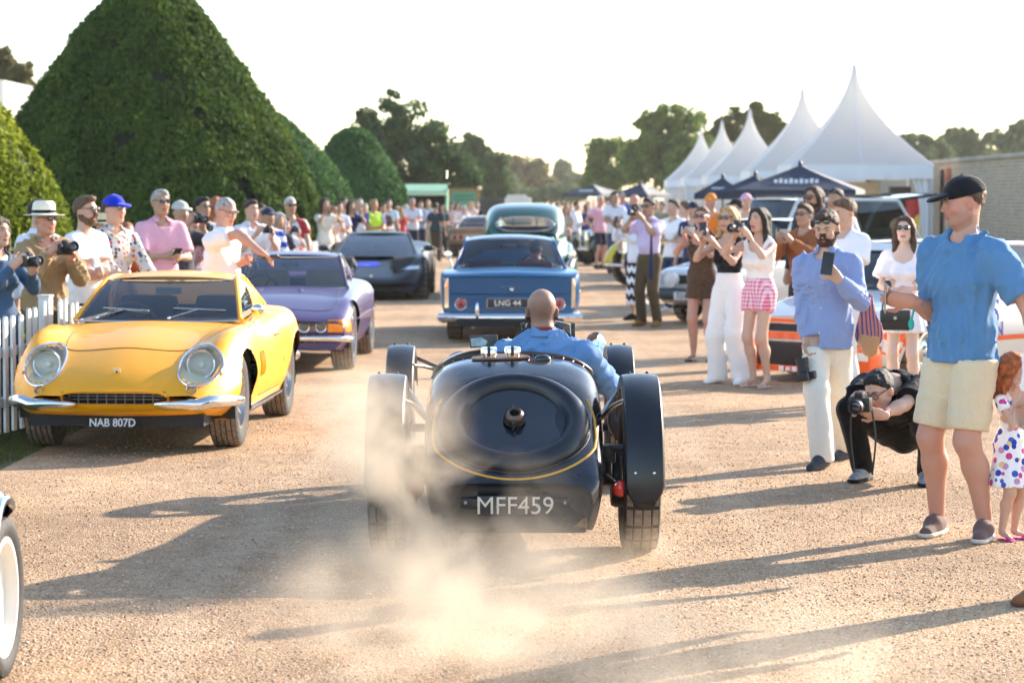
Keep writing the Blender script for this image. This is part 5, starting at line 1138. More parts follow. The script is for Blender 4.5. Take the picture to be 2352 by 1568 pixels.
# ------------------------------------------------------------------ cars cut by the left edge of the picture
def edge_cars():
    root = thing('white_wheeled_car', 'dark car with a white-rimmed wheel at the edge of the gravel', 'car', (-2.635, 7.65, 0), R(180))
    BK = paint('edge car black', (.01, .011, .014))
    S = [sec(-1.60, .2, .45, .24, .5, .26, .55, .2, .6, .12, .63, .64, -.0), sec(-1.5, .42, .36, .5, .45, .53, .55, .48, .66, .3, .7, .71, -.0), sec(-1.35, .55, .26, .66, .42, .69, .52, .63, .68, .42, .73, .75), sec(-1.2, .6, .2, .68, .36, .70, .5, .65, .70, .45, .76, .78), sec(0, .6, .18, .66, .36, .67, .5, .62, .66, .45, .74, .76), sec(1.2, .6, .2, .68, .36, .70, .5, .62, .73, .42, .72, .75), sec(1.6, .52, .26, .62, .36, .65, .46, .52, .6, .36, .58, .6, .1), sec(1.85, .42, .32, .5, .36, .52, .42, .42, .48, .3, .48, .5, .2)]
    ar = [(1.2, .3, .36), (-1.2, .3, .36)]; L = Loft(S, 100, 8, .7, ar, None); L.obj(root, BK); wells(root, ar, .62)
    for (ya, za, Ra) in ar:
        for sx in (-1, 1):
            pts = [(ya + Ra * math.cos(a), za + Ra * math.sin(a)) for a in np.linspace(.05, math.pi - .05, 20)]; b = B(); b.tube([L.side(sx, y, z, .004)[0] for y, z in pts if z > .2], .016, 8); b.obj('wheel_arch_trim', CHROME, root)
    WR = M('white wheel enamel', (.72, .69, .63), .35)
    for sx in (-1, 1): wheel(root, sx * .605, 1.2, .3, .17, .215, 'dish', 'lines', WR, tm=RUBBER); wheel(root, sx * .605, -1.2, .3, .17, .215, 'dish', 'lines', WR, tm=RUBBER)
    greenhouse(root, (.5, .5, .75), (.4, .1, 1.08), (.4, -.4, 1.06), (.48, -.9, .77), BK, GLASSD, CHROME)
    lamp(root, L.front(.42, .5, .01)[0], (0, 1, .2), .08, .05); lamp(root, L.front(-.42, .5, .01)[0], (0, 1, .2), .08, .05)
    root = thing('chrome_nosed_car', 'dark car whose chrome bumper just shows beside the picket fence', 'car', (-3.86, 12.15, 0), R(0))
    S2 = [sec(-1.9, .5, .3, .6, .45, .64, .55, .55, .66, .4, .7, .72, -.1), sec(-1.2, .6, .2, .68, .36, .72, .5, .64, .72, .45, .76, .78), sec(0, .6, .18, .66, .36, .67, .5, .62, .66, .45, .74, .76), sec(1.2, .6, .2, .68, .36, .72, .5, .62, .73, .42, .72, .75), sec(1.6, .56, .26, .66, .36, .69, .46, .56, .64, .36, .62, .64, .05), sec(1.9, .5, .32, .58, .38, .6, .46, .5, .55, .3, .55, .57, .1)]
    L = Loft(S2, 60, 6, .7, ar, None); L.obj(root, BK); wells(root, ar, .62)
    pts = [L.front(x, .42, .05)[0] for x in np.linspace(-.55, .55, 9)]; pts = [L.side(-1, 1.5, .42, .04)[0]] + pts + [L.side(1, 1.5, .42, .04)[0]]; b = B(); b.tube(pts, .06, 10); b.obj('bumper', CHROME, root)
    for sx in (-1, 1):
        wheel(root, sx * .6, 1.2, .3, .17, .2, 'hubcap', 'lines', CHROME); wheel(root, sx * .6, -1.2, .3, .17, .2, 'hubcap', 'lines', CHROME); lamp(root, L.front(sx * .40, .5, .01)[0], (0, 1, .2), .09, .05)
    greenhouse(root, (.5, .2, .77), (.4, -.2, 1.08), (.4, -.7, 1.06), (.48, -1.2, .79), BK, GLASSD, CHROME)
edge_cars()
# ------------------------------------------------------------------ the black vintage racer (main subject)
VIN = (-.109, 12.11, 0); VRZ = R(1.0)
def worn_black():
    m, n, l, p = new_mat('worn black paint'); tc = n.new('ShaderNodeTexCoord')
    nz = n.new('ShaderNodeTexNoise'); nz.inputs['Scale'].default_value = 2.2; nz.inputs['Detail'].default_value = 8; l.new(tc.outputs['Object'], nz.inputs['Vector'])
    mr = n.new('ShaderNodeMapRange'); mr.inputs[1].default_value = .35; mr.inputs[2].default_value = .75; mr.inputs[3].default_value = .12; mr.inputs[4].default_value = .42; l.new(nz.outputs[0], mr.inputs[0]); l.new(mr.outputs[0], p.inputs['Roughness'])
    n2 = n.new('ShaderNodeTexNoise'); n2.inputs['Scale'].default_value = 14; n2.inputs['Detail'].default_value = 10; n2.inputs['Roughness'].default_value = .7; l.new(tc.outputs['Object'], n2.inputs['Vector'])
    m2 = n.new('ShaderNodeMapRange'); m2.inputs[1].default_value = .69; m2.inputs[2].default_value = .73; l.new(n2.outputs[0], m2.inputs[0])
    mx = n.new('ShaderNodeMix'); mx.data_type = 'RGBA'; mx.inputs[6].default_value = (.010, .012, .016, 1); mx.inputs[7].default_value = (.09, .065, .045, 1); l.new(m2.outputs[0], mx.inputs[0]); l.new(mx.outputs[2], p.inputs['Base Color'])
    p.inputs['Coat Weight'].default_value = .5; p.inputs['Coat Roughness'].default_value = .06
    return m
def vintage():
    BK = worn_black(); BKS = M('satin black paint', (.008, .009, .012), .36, 0, .08, var=(3, .35), bump=(3, .05, .02))
    root = thing('vintage_racer', 'black vintage open racer with round tail cover, registration MFF459, driving through dust', 'car', VIN, VRZ)
    S = [sec(-.68, .33, .20, .365, .27, .37, .33, .345, .39, .22, .415, .42, -.02), sec(-.62, .37, .185, .40, .28, .41, .38, .385, .445, .25, .468, .475, -.01), sec(-.3, .385, .18, .425, .32, .44, .50, .405, .63, .26, .685, .70), sec(-.02, .39, .18, .43, .36, .447, .60, .41, .785, .27, .865, .885),
         sec(.18, .39, .18, .43, .36, .447, .62, .415, .83, .29, .922, .945), sec(.34, .39, .18, .43, .36, .445, .62, .415, .835, .29, .935, .962), sec(1.1, .37, .2, .405, .38, .42, .6, .38, .82, .24, .915, .945), sec(1.45, .32, .22, .35, .4, .36, .6, .32, .80, .2, .885, .91), sec(2.5, .24, .25, .27, .4, .28, .58, .25, .74, .15, .825, .85), sec(2.6, .23, .26, .25, .4, .26, .56, .23, .71, .14, .80, .82)]
    def cut(x, y, z): return z > .70 and .36 < y < 1.02 and abs(x) < .40 - .9 * max(0, y - .95)
    L = Loft(S, 120, 9, .44, (), cut); L.obj(root, BK)
    # cockpit rim and coaming roll
    rim = [];
    for x, y in [(-.385, .98), (-.40, .8), (-.405, .55), (-.385, .40), (-.30, .355), (-.15, .345), (0, .34), (.15, .345), (.30, .355), (.385, .40), (.405, .55), (.40, .8), (.385, .98), (.25, 1.04), (0, 1.05), (-.25, 1.04), (-.385, .98)]:
        rim.append(L.top(x, y, .006)[0])
    b = B(); b.tube(bez(rim, 5), .013, 8, caps=False); b.obj('cockpit_rim', M('brown leather edge', (.05, .028, .018), .5), root)
    b = B(); b.box((0, .7, .30), (.74, .7, .04)); b.box((0, 1.02, .6), (.7, .03, .5)); b.box((-.385, .7, .55), (.02, .66, .5)); b.box((.385, .7, .55), (.02, .66, .5)); b.box((0, .385, .55), (.74, .02, .6)); b.obj('cockpit_lining', DARKIN, root)
    for x in (-.19, .17):
        b = B(); b.box((x, .62, .38), (.33, .42, .12), bev=.05); b.box((x, .44, .62), (.34, .1, .46), (R(12), 0, 0), bev=.045); b.obj('seat', M('worn seat leather', (.03, .018, .014), .45), root)
    # spare wheel cover let into the sloping tail
    nrm = Vector((0, -.562, .827)); ro = orient(nrm, (0, 1, 0)); c0 = Vector((0, -.325, .672))
    b = B(); b.lathe([(.372, -.10), (.372, -.008), (.365, .014), (.348, .038), (.32, .055), (.295, .057), (.272, .046), (.258, .022), (.246, .003), (.12, .003), (0, .006)], 64, rot=ro, c=c0, cap=False); sp = b.obj('spare_wheel_cover', BKS, root)
    pts = [c0 + ro @ Vector((.378 * math.cos(a), .378 * math.sin(a), .0)) for a in np.linspace(0, 2 * math.pi, 65)]
    pts = [(L.full.find_nearest(p)[0] + nrm * .004) for p in pts]; b = B(); b.tube(pts, .006, 6, caps=False); b.obj('cover_gasket', BLACKP, sp)
    hc = c0 + nrm * .02; HB = M('oiled bronze', (.12, .09, .07), .35, .9)
    b = B(); b.lathe([(.018, .0), (.024, .045), (.034, .05), (.046, .04), (.052, .018), (.056, 0)], 24, rot=ro, c=hc, cap=False)
    b.obj('spinner_nut', HB, sp)
    for a in (R(95), R(265)):
        b = B(); d = Vector((math.cos(a), math.sin(a), 0)); t = Vector((-d.y, d.x, 0)); b.add([hc + ro @ q for q in [d * .042 + t * .018, d * .042 - t * .018, d * .085, d * .042 + t * .016 + Vector((0, 0, .035)), d * .042 - t * .016 + Vector((0, 0, .035)), d * .082 + Vector((0, 0, .03))]], [(0, 1, 2), (3, 5, 4), (0, 3, 4, 1), (1, 4, 5, 2), (2, 5, 3, 0)]); b.obj('spinner_ear', HB, sp, smooth=False)
    b = B(); b.lathe([(.006, 0), (.006, .004), (0, .005)], 10, rot=ro, c=hc, cap=False); b.obj('bolt', HB, sp)
    # yellow coach line round the tail
    pts = []
    for a in np.linspace(math.pi - .55, 2 * math.pi + .55, 60):
        q = c0 + ro @ Vector((.432 * math.cos(a), .415 * math.sin(a), 0)); h = L.full.find_nearest(q); pts.append(h[0] + (h[1] if h[1].dot(nrm) > -.2 else -h[1]) * .0015)
    b = B(); b.tube(pts, .0065, 6, flat=.5); b.obj('coach_line', M('yellow coach line', (.72, .34, .02), .4), root)
    # riveted seam behind the cockpit and twin fuel caps
    P = [L.top(-.065 + .15 * math.cos(a), .235 + .055 * math.sin(a), .004)[0] for a in np.linspace(0, 2 * math.pi, 33)]; b = B(); cen = sum(P[:-1], Vector()) / 32; rows = [P, [p + Vector((0, 0, .008)) for p in P], [cen + (p - cen) * .5 + Vector((0, 0, .009)) for p in P], [cen + (p - cen) * .01 + Vector((0, 0, .01)) for p in P]]; b.patch(rows); fp = b.obj('filler_plate', M('copper brown plate', (.22, .11, .07), .4, .5), root)
    for x in (-.125, -.005):
        z0 = L.top(x, .23)[0].z + .008; b = B(); b.lathe([(.036, 0), (.036, .012), (.042, .014), (.043, .042), (.039, .05), (.012, .052), (0, .053)], 28, c=(x, .23, z0), cap=False); fc = b.obj('fuel_cap', CHROME, root)
        b = B(); b.box((x, .23 - .034, z0 + .03), (.016, .024, .052), bev=.004); b.obj('cap_clasp', BLACKP, fc)
    b = B(); p = L.top(.15, .225)[0]; b.ell(p, (.045, .04, .026)); b.obj('vent_blister', BK, root)
    for i in range(15):
        x = -.36 + .72 * i / 14; p, n = L.top(x, .33, .002); b = B(); b.ell(p, (.004, .004, .003), 6, 4); b.obj('rivet', STEEL, root)
    # number plate, bracket and lamps
    pl = plate(root, 'MFF459', (.0, -.735, .315), .355, .098, PL_B, M('cream figures', (.72, .62, .48), .5), math.pi, 0, None, .98, .118, 0)
    for x in (-.105, .085):
        b = B(); b.ell((x, .008, 0), (.006, .004, .006), 8, 5); b.obj('plate_screw', STEEL, pl)
    for sx in (-1, 1):
        b = B(); b.box((sx * .215, -.715, .325), (.09, .012, .045), (0, 0, sx * R(14)), bev=.004); b.obj('plate_bracket', BKS, root)
        b = B(); b.ell((sx * .235, -.72, .33), (.008, .008, .008), 8, 5); b.obj('bracket_bolt', STEEL, root)
    RL = M('lit red lens', (.55, .02, .01), .2, 0, 1.0, emit=((1, .05, .02), .04))
    for sx, x in ((-1, -.49), (1, .525)):
        c = Vector((x - .0, -.29, .345)); b = B(); b.lathe([(.0, .06), (.034, .05), (.045, .0), (.047, -.006), (.042, -.008)], 24, 'Y', c, cap=False); lm = b.obj('tail_lamp', BKS, root)
        b = B(); b.lathe([(.042, -.004), (.036, -.018), (.02, -.026), (0, -.028)], 24, 'Y', c, cap=False); b.obj('lamp_lens', RL, lm)
        b = B()
        for k in range(5): b.tube([c + Vector((-.036 + .0 * k, -.02, -.028 + .014 * k)), c + Vector((.036, -.02, -.028 + .014 * k))], .0016, 5)
        b.obj('lens_rib', M('dark red', (.12, .005, .003), .3), lm)
        b = B(); b.tube([c + Vector((0, .03, 0)), (sx * .43, -.2, .42)], .012, 6); b.tube([c + Vector((0, .03, .0)), c + Vector((0, .03, .16))], .01, 6); b.obj('lamp_bracket', BKS, root)
        # lever shock absorber, axle end, brake parts
        b = B(); b.box((sx * .475, -.12, .50), (.06, .12, .09), bev=.015); b.tube([(sx * .47, -.16, .53), (sx * .60, -.20, .53)], .018, 8); b.box((sx * .46, -.14, .41), (.05, .07, .12), bev=.012); b.tube([(sx * .47, -.19, .46), (sx * .47, -.19, .36)], .016, 8); b.obj('shock_absorber', M('greasy iron', (.045, .04, .036), .5, .5, var=(20, .4)), root)
        b = B(); b.tube([(sx * .40, 0, .375), (sx * .56, 0, .375)], .05, 10); b.lathe([(.15, 0), (.16, .02), (.16, .06), (.1, .07)], 24, 'X', (sx * .52 - .03, 0, .375)); b.obj('brake_drum', M('greasy iron', (.045, .04, .036), .5, .5), root)
        b = B(); b.tube(bez([(sx * .36, -.55, .25), (sx * .40, -.2, .27), (sx * .41, .3, .24), (sx * .40, .7, .26)], 6), .022, 8, flat=1.2); b.obj('leaf_spring', M('greasy iron', (.045, .04, .036), .5, .5), root)
        # cycle wings
        for y0, rt, cx, hw, rr, a0, a1 in ((0, .375, .63, .095, .505, -11, 148), (2.69, .36, .665, .084, .485, -5, 150)):
            rows = []; prof = [(-1, -.055), (-1.0, -.03), (-.97, -.008), (-.9, .0), (-.5, .006), (0, .008), (.5, .006), (.9, 0), (.97, -.008), (1.0, -.03), (1, -.055)]
            for i in range(41):
                a = R(a0 + (a1 - a0) * i / 40); tip = min(1, (i + .6) / 3.2) ** .5 if i < 3 else 1
                rows.append([(sx * cx + u * hw * (tip if abs(u) > .5 else 1), y0 - math.cos(a) * (rr + d), .375 + math.sin(a) * (rr + d)) for u, d in prof])
            b = B(); b.patch(rows); w = b.obj('cycle_wing', BKS, root); md = w.modifiers.new('gauge', 'SOLIDIFY'); md.thickness = .006; md.offset = 0
            for a in ((8, 96) if y0 == 0 else (96,)):
                for u in (-.5, .45):
                    aa = R(a); b = B(); b.ell((sx * cx + u * hw, y0 - math.cos(aa) * (rr + .012), .375 + math.sin(aa) * (rr + .012)), (.009, .009, .009), 10, 6); b.obj('wing_bolt', CHROME if a < 50 else BKS, w)
            b = B(); b.tube(bez([(sx * (cx - hw * .95), y0 - .28, .375 + rr * .80), (sx * .50, y0 - .12, .74), (sx * (.44 if y0 == 0 else .3), y0 + .02, .66)], 6), .012, 8); b.tube(bez([(sx * (cx - hw * .95), y0 + .25, .375 + rr * .82), (sx * .50, y0 + .2, .74), (sx * (.44 if y0 == 0 else .3), y0 + .1, .66)], 6), .012, 8); b.obj('wing_stay', STEEL if y0 == 0 else BKS, w)
        wheel(root, sx * .63, 0, .375, .185, .245, 'wire', 'lines', M('black wire wheel', (.02, .02, .022), .4)); wheel(root, sx * .665, 2.69, .36, .15, .235, 'wire', 'lines', M('black wire wheel', (.02, .02, .022), .4))
    # aero screen, mirrors, filler on the scuttle, steering wheel
    yb = 1.12; b = B(); P = []
    pts = [(.075, .90), (.075, 1.06), (.10, 1.085), (.20, 1.10), (.295, 1.085), (.32, 1.06), (.32, .90)]
    b.add([(x, yb, z) for x, z in pts], [tuple(range(len(pts)))]); asn = b.obj('aero_screen', M_glass('old screen glass', (.8, .8, .76), 1.3), root, smooth=False)
    b = B(); b.tube(bez([(x, yb, z) for x, z in pts], 4), .004, 6); b.obj('screen_edge', STEEL, asn)
    for x in (.06, .335):
        b = B(); b.box((x, yb, .985), (.022, .02, .2), bev=.004); b.obj('screen_post', BKS, asn)
    steering(root, .17, .93, .90, .19, BLACKP, R(72))
    b = B(); b.box((0, 0, 0), (.155, .018, .066), bev=.005); mr = b.obj('scuttle_mirror', M('flaked grey paint', (.09, .09, .09), .5, .3, var=(9, .9)), root, loc=(-.155, 1.13, .985), rot=(0, R(-4), 0))
    b = B(); b.add([(-.07, -.0105, -.024), (.01, -.0105, -.026), (.02, -.0105, 0), (-.01, -.0105, .022), (-.07, -.0105, .02)], [(0, 1, 2, 3, 4)]); b.obj('mirror_glass', M('pale sky blue flaking paint', (.42, .55, .58), .35, 0, var=(30, .4)), mr, smooth=False)
    b = B(); b.tube([(-.155, 1.13, .96), (-.16, 1.13, .91)], .008, 6); b.obj('mirror_stalk', STEEL, mr)
    b = B(); z0 = .935; b.lathe([(.03, 0), (.03, .015), (.044, .018), (.046, .05), (.03, .056), (.006, .058), (.006, .066), (0, .067)], 28, c=(-.02, 1.2, z0), cap=False); b.lathe([(.06, -.012), (.06, .002), (.03, .004)], 28, c=(-.02, 1.2, z0)); b.obj('header_filler_cap', CHROME, root)
    mc = Vector((.462, 1.18, .975)); mo = orient(Vector((-.25, -1, .12))); b = B(); b.lathe([(.0, -.03), (.045, -.022), (.057, -.004), (.059, .004), (.055, .006)], 28, rot=mo, c=mc, cap=False); rm = b.obj('round_mirror', CHROME, root)
    b = B(); b.lathe([(.055, .004), (.0, .005)], 28, rot=mo, c=mc, cap=False); b.obj('mirror_glass', M('mirror', (.9, .86, .82), .02, 1.0), rm)
    b = B(); b.tube([mc + Vector((0, .02, 0)), (.40, 1.2, .88)], .008, 6); b.obj('mirror_stalk', BKS, rm)
    b = B(); b.tube(bez([(-.42, .36, .84), (-.37, .42, .915), (-.25, .75, .95), (-.05, 1.0, .955)], 8), .007, 6); b.obj('bowden_cable', BLACKP, root)
    b = B(); b.box((0, 2.62, .56), (.46, .06, .52), bev=.06); b.obj('radiator', STEEL, root)
    b = B(); b.tube([(-.62, 2.69, .36), (.62, 2.69, .36)], .025, 8); b.obj('front_axle', BKS, root)
    for sx in (-1, 1): lamp(root, Vector((sx * .3, 2.72, .72)), (0, 1, 0), .1, .12)
    b = B(); b.tube([(-.28, -.7, .17), (-.28, .4, .17)], .025, 8); b.obj('exhaust', M('rusty exhaust', (.12, .06, .035), .7), root)
    # lower tail skirt with chipped paint corner
    b = B(); b.box((0, -.60, .19), (.68, .1, .03), bev=.01); b.obj('tail_skirt', BKS, root)
    p, n = L.front(.33, .235, .002, -1); b = B(); b.add([(.275, p.y - .012, .21), (.345, p.y + .0, .205), (.342, p.y - .0, .262), (.325, p.y - .01, .248)], [(0, 1, 2, 3)]); b.obj('chipped_paint_patch', M('bare chipped metal', (.22, .12, .06), .6, var=(40, .6)), root, smooth=False)
vintage()
# ================================================================== PEOPLE (signed-distance bodies, meshed with surface nets)
class Field:
    def __init__(s, lo, hi, v):
        s.lo = np.asarray(lo, float); s.v = v; s.n = np.maximum(3, np.ceil((np.asarray(hi) - s.lo) / v).astype(int) + 1); s.a = np.full(s.n, 9.0)
        s.ax = [s.lo[i] + v * np.arange(s.n[i]) for i in range(3)]
    def block(s, lo, hi):
        i0 = np.clip(np.floor((np.asarray(lo) - s.lo) / s.v).astype(int), 0, s.n - 1); i1 = np.clip(np.ceil((np.asarray(hi) - s.lo) / s.v).astype(int) + 1, 1, s.n)
        if np.any(i1 <= i0): return None
        sl = tuple(slice(a, b_) for a, b_ in zip(i0, i1))
        return sl, s.ax[0][sl[0]][:, None, None], s.ax[1][sl[1]][None, :, None], s.ax[2][sl[2]][None, None, :]
    def merge(s, sl, d, k, op='u'):
        a = s.a[sl]
        if op == 'u':
            h = np.clip(.5 + .5 * (a - d) / k, 0, 1); s.a[sl] = a * (1 - h) + d * h - k * h * (1 - h)
        elif op == 's':      # subtract
            h = np.clip(.5 - .5 * (a + d) / k, 0, 1); s.a[sl] = a * (1 - h) - d * h + k * h * (1 - h)
        elif op == 'i':
            s.a[sl] = np.maximum(a, d)
    def cone(s, a, b_, ra, rb, k=.025, fl=(1, 1, 1), op='u', M3=None):
        """tapered capsule; fl squashes space (x,y,z factors <1 flatten); M3 local frame for the squash"""
        a = np.asarray(a, float); b_ = np.asarray(b_, float); m = max(ra, rb) * max(fl) + 2 * k + 2 * s.v
        q = s.block(np.minimum(a, b_) - m, np.maximum(a, b_) + m)
        if q is None: return
        sl, X, Y, Z = q; c = (a + b_) / 2; X, Y, Z = X - c[0], Y - c[1], Z - c[2]; A = a - c; Bv = b_ - c
        if M3 is not None:
            R_ = np.asarray(M3); X, Y, Z = R_[0, 0] * X + R_[1, 0] * Y + R_[2, 0] * Z, R_[0, 1] * X + R_[1, 1] * Y + R_[2, 1] * Z, R_[0, 2] * X + R_[1, 2] * Y + R_[2, 2] * Z
            A = A @ R_; Bv = Bv @ R_
        f = np.asarray(fl, float); X, Y, Z = X / f[0], Y / f[1], Z / f[2]; A = A / f; Bv = Bv / f; D = Bv - A; L2 = max(D @ D, 1e-9)
        t = np.clip(((X - A[0]) * D[0] + (Y - A[1]) * D[1] + (Z - A[2]) * D[2]) / L2, 0, 1)
        d = np.sqrt((X - A[0] - t * D[0]) ** 2 + (Y - A[1] - t * D[1]) ** 2 + (Z - A[2] - t * D[2]) ** 2) - (ra + (rb - ra) * t)
        s.merge(sl, d * min(f), k, op)
    def ell(s, c, r, k=.02, op='u', M3=None):
        c = np.asarray(c, float); r = np.asarray(r, float); m = max(r) + 2 * k + 2 * s.v; q = s.block(c - m, c + m)
        if q is None: return
        sl, X, Y, Z = q; X, Y, Z = X - c[0], Y - c[1], Z - c[2]
        if M3 is not None:
            R_ = np.asarray(M3); X, Y, Z = R_[0, 0] * X + R_[1, 0] * Y + R_[2, 0] * Z, R_[0, 1] * X + R_[1, 1] * Y + R_[2, 1] * Z, R_[0, 2] * X + R_[1, 2] * Y + R_[2, 2] * Z
        k0 = np.sqrt((X / r[0]) ** 2 + (Y / r[1]) ** 2 + (Z / r[2]) ** 2); k1 = np.sqrt((X / r[0] ** 2) ** 2 + (Y / r[1] ** 2) ** 2 + (Z / r[2] ** 2) ** 2) + 1e-9
        s.merge(sl, k0 * (k0 - 1) / k1, k, op)
    def plane(s, p, n):
        """keep the side the normal points away from"""
        n = np.asarray(n, float); n /= np.linalg.norm(n); p = np.asarray(p, float)
        d = (s.ax[0][:, None, None] - p[0]) * n[0] + (s.ax[1][None, :, None] - p[1]) * n[1] + (s.ax[2][None, None, :] - p[2]) * n[2]; s.a = np.maximum(s.a, d)
    def wrinkle(s, amp, sc, seed):
        r = np.random.default_rng(seed); X = s.ax[0][:, None, None]; Y = s.ax[1][None, :, None]; Z = s.ax[2][None, None, :]; o = 0
        for i in range(4):
            k = r.normal(size=3) * sc * (1 + .5 * i); k[2] *= .8; o = o + np.sin(X * k[0] + Y * k[1] + Z * k[2] + r.uniform(0, 6)) / (1 + .4 * i)
        s.a = s.a + o * amp * .5
    def fold(s, amp, wl, seed, tilt=.5):
        """crisp cloth folds: warped ridges, a few directions"""
        r = np.random.default_rng(seed); X = s.ax[0][:, None, None]; Y = s.ax[1][None, :, None]; Z = s.ax[2][None, None, :]
        w = lambda f: np.sin(X * r.normal() * f + Y * r.normal() * f + Z * r.normal() * f + r.uniform(0, 6))
        o = 0
        for i in range(3):
            k = 3.1416 / (wl * (1 + .35 * i)); a = r.uniform(-tilt, tilt); b = r.uniform(0, 6.28)
            d = np.array([math.cos(a) * math.cos(b), math.cos(a) * math.sin(b), math.sin(a) * (1.4 if i else 2.2)])
            ph = (X * d[0] + Y * d[1] + Z * d[2]) * k + 1.3 * w(7) + .8 * w(13); m = np.clip(.5 + .7 * w(8) + .4 * w(5), 0, 1)
            o = o + m * ((1 - np.abs(np.sin(ph))) ** 1.6 - .35)
        s.a = s.a - o * amp
    def mesh(s):
        a = s.a; v = s.v; sg = a < 0; nx, ny, nz = a.shape
        cs = sg[:-1, :-1, :-1].astype(np.int8); cnt = np.zeros((nx - 1, ny - 1, nz - 1), np.int8)
        for dx in (0, 1):
            for dy in (0, 1):
                for dz in (0, 1): cnt += sg[dx:nx - 1 + dx, dy:ny - 1 + dy, dz:nz - 1 + dz]
        act = (cnt > 0) & (cnt < 8); idx = np.full(act.shape, -1, np.int64); cells = np.argwhere(act); idx[act] = np.arange(len(cells))
        if len(cells) == 0: return np.zeros((0, 3)), np.zeros((0, 4), int)
        acc = np.zeros((len(cells), 3)); w = np.zeros(len(cells)); ci = cells
        for ax in range(3):
            o = [q for q in range(3) if q != ax]
            for d1 in (0, 1):
                for d2 in (0, 1):
                    p = ci.copy(); p[:, o[0]] += d1; p[:, o[1]] += d2; q = p.copy(); q[:, ax] += 1
                    va = a[p[:, 0], p[:, 1], p[:, 2]]; vb = a[q[:, 0], q[:, 1], q[:, 2]]; m = (va < 0) != (vb < 0); t = np.zeros(len(p)); t[m] = va[m] / (va[m] - vb[m])
                    pos = p.astype(float); pos[:, ax] += t; acc[m] += pos[m]; w[m] += 1
        V = s.lo + acc / w[:, None] * v; Fs = []
        for ax in range(3):
            o = [(ax + 1) % 3, (ax + 2) % 3]; sl0 = [slice(None)] * 3; sl1 = [slice(None)] * 3; sl0[ax] = slice(0, -1); sl1[ax] = slice(1, None)
            A_ = sg[tuple(sl0)]; B_ = sg[tuple(sl1)]; ch = np.argwhere(A_ != B_)
            ok = (ch[:, o[0]] > 0) & (ch[:, o[1]] > 0) & (ch[:, o[0]] < a.shape[o[0]] - 1) & (ch[:, o[1]] < a.shape[o[1]] - 1); ch = ch[ok]
            if len(ch) == 0: continue
            fl = A_[ch[:, 0], ch[:, 1], ch[:, 2]]; q = []
            for d1, d2 in ((0, 0), (1, 0), (1, 1), (0, 1)):
                p = ch.copy(); p[:, o[0]] -= 1 - d1; p[:, o[1]] -= 1 - d2; q.append(idx[p[:, 0], p[:, 1], p[:, 2]])
            q = np.stack(q, 1); q[~fl] = q[~fl][:, ::-1]; Fs.append(q)
        F = np.concatenate(Fs); return V, F[(F >= 0).all(1)]
def nrm(v): v = np.asarray(v, float); return v / (np.linalg.norm(v) + 1e-9)
def ik(a, b_, l1, l2, pole):
    """middle joint of a two-bone chain from a to b; returns (joint, reachable end)"""
    a = np.asarray(a, float); b_ = np.asarray(b_, float); d = b_ - a; L = np.linalg.norm(d); m = (l1 + l2) * .995
    if L > m: d = d / L * m; L = m; b_ = a + d
    x = (l1 * l1 - l2 * l2 + L * L) / (2 * L); h = math.sqrt(max(l1 * l1 - x * x, 0)); u = d / L; p = np.asarray(pole, float); p = p - u * (p @ u); p = nrm(p)
    return a + u * x + p * h, b_
def Rz(a): c, s_ = math.cos(a), math.sin(a); return np.array([[c, -s_, 0], [s_, c, 0], [0, 0, 1.]])
def Rx(a): c, s_ = math.cos(a), math.sin(a); return np.array([[1, 0, 0], [0, c, -s_], [0, s_, c]])
def Ry(a): c, s_ = math.cos(a), math.sin(a); return np.array([[c, 0, s_], [0, 1, 0], [-s_, 0, c]])

SKIN = {}
def skin_mat(name, col):
    if name in SKIN: return SKIN[name]
    m, n, l, p = new_mat('skin ' + name); at_ = n.new('ShaderNodeAttribute'); at_.attribute_name = 'tint'
    mx = n.new('ShaderNodeMix'); mx.data_type = 'RGBA'; mx.blend_type = 'MULTIPLY'; mx.inputs[0].default_value = 1; mx.inputs[6].default_value = (*col, 1); l.new(at_.outputs['Color'], mx.inputs[7]); l.new(mx.outputs[2], p.inputs['Base Color'])
    p.inputs['Roughness'].default_value = .5; p.inputs['Subsurface Weight'].default_value = .12; p.inputs['Subsurface Radius'].default_value = (.012, .005, .003); p.inputs['Subsurface Scale'].default_value = 1; p.inputs['Specular IOR Level'].default_value = .35
    tc = n.new('ShaderNodeTexCoord'); nz = n.new('ShaderNodeTexNoise'); nz.inputs['Scale'].default_value = 90; nz.inputs['Detail'].default_value = 4; l.new(tc.outputs['Object'], nz.inputs['Vector']); bp = n.new('ShaderNodeBump'); bp.inputs['Strength'].default_value = .35; bp.inputs['Distance'].default_value = .004; l.new(nz.outputs[0], bp.inputs['Height']); l.new(bp.outputs[0], p.inputs['Normal'])
    SKIN[name] = m; return m
SKINC = dict(fair=(.60, .37, .27), pale=(.68, .47, .38), tan=(.46, .27, .18), red=(.57, .30, .215), olive=(.43, .27, .18), sun=(.36, .205, .145), brown=(.22, .115, .07), deep=(.12, .06, .04))
HAIRC = dict(dark=(.018, .012, .009), brown=(.06, .03, .016), lbrown=(.13, .07, .035), blond=(.5, .32, .14), grey=(.38, .36, .34), white=(.6, .58, .54), red=(.4, .11, .03), black=(.008, .008, .01), none=None)
def hair_mat(k):
    return M('hair ' + k, HAIRC[k], .62, var=(38, .55), bump=(140, .9, .012))
_CL = {}
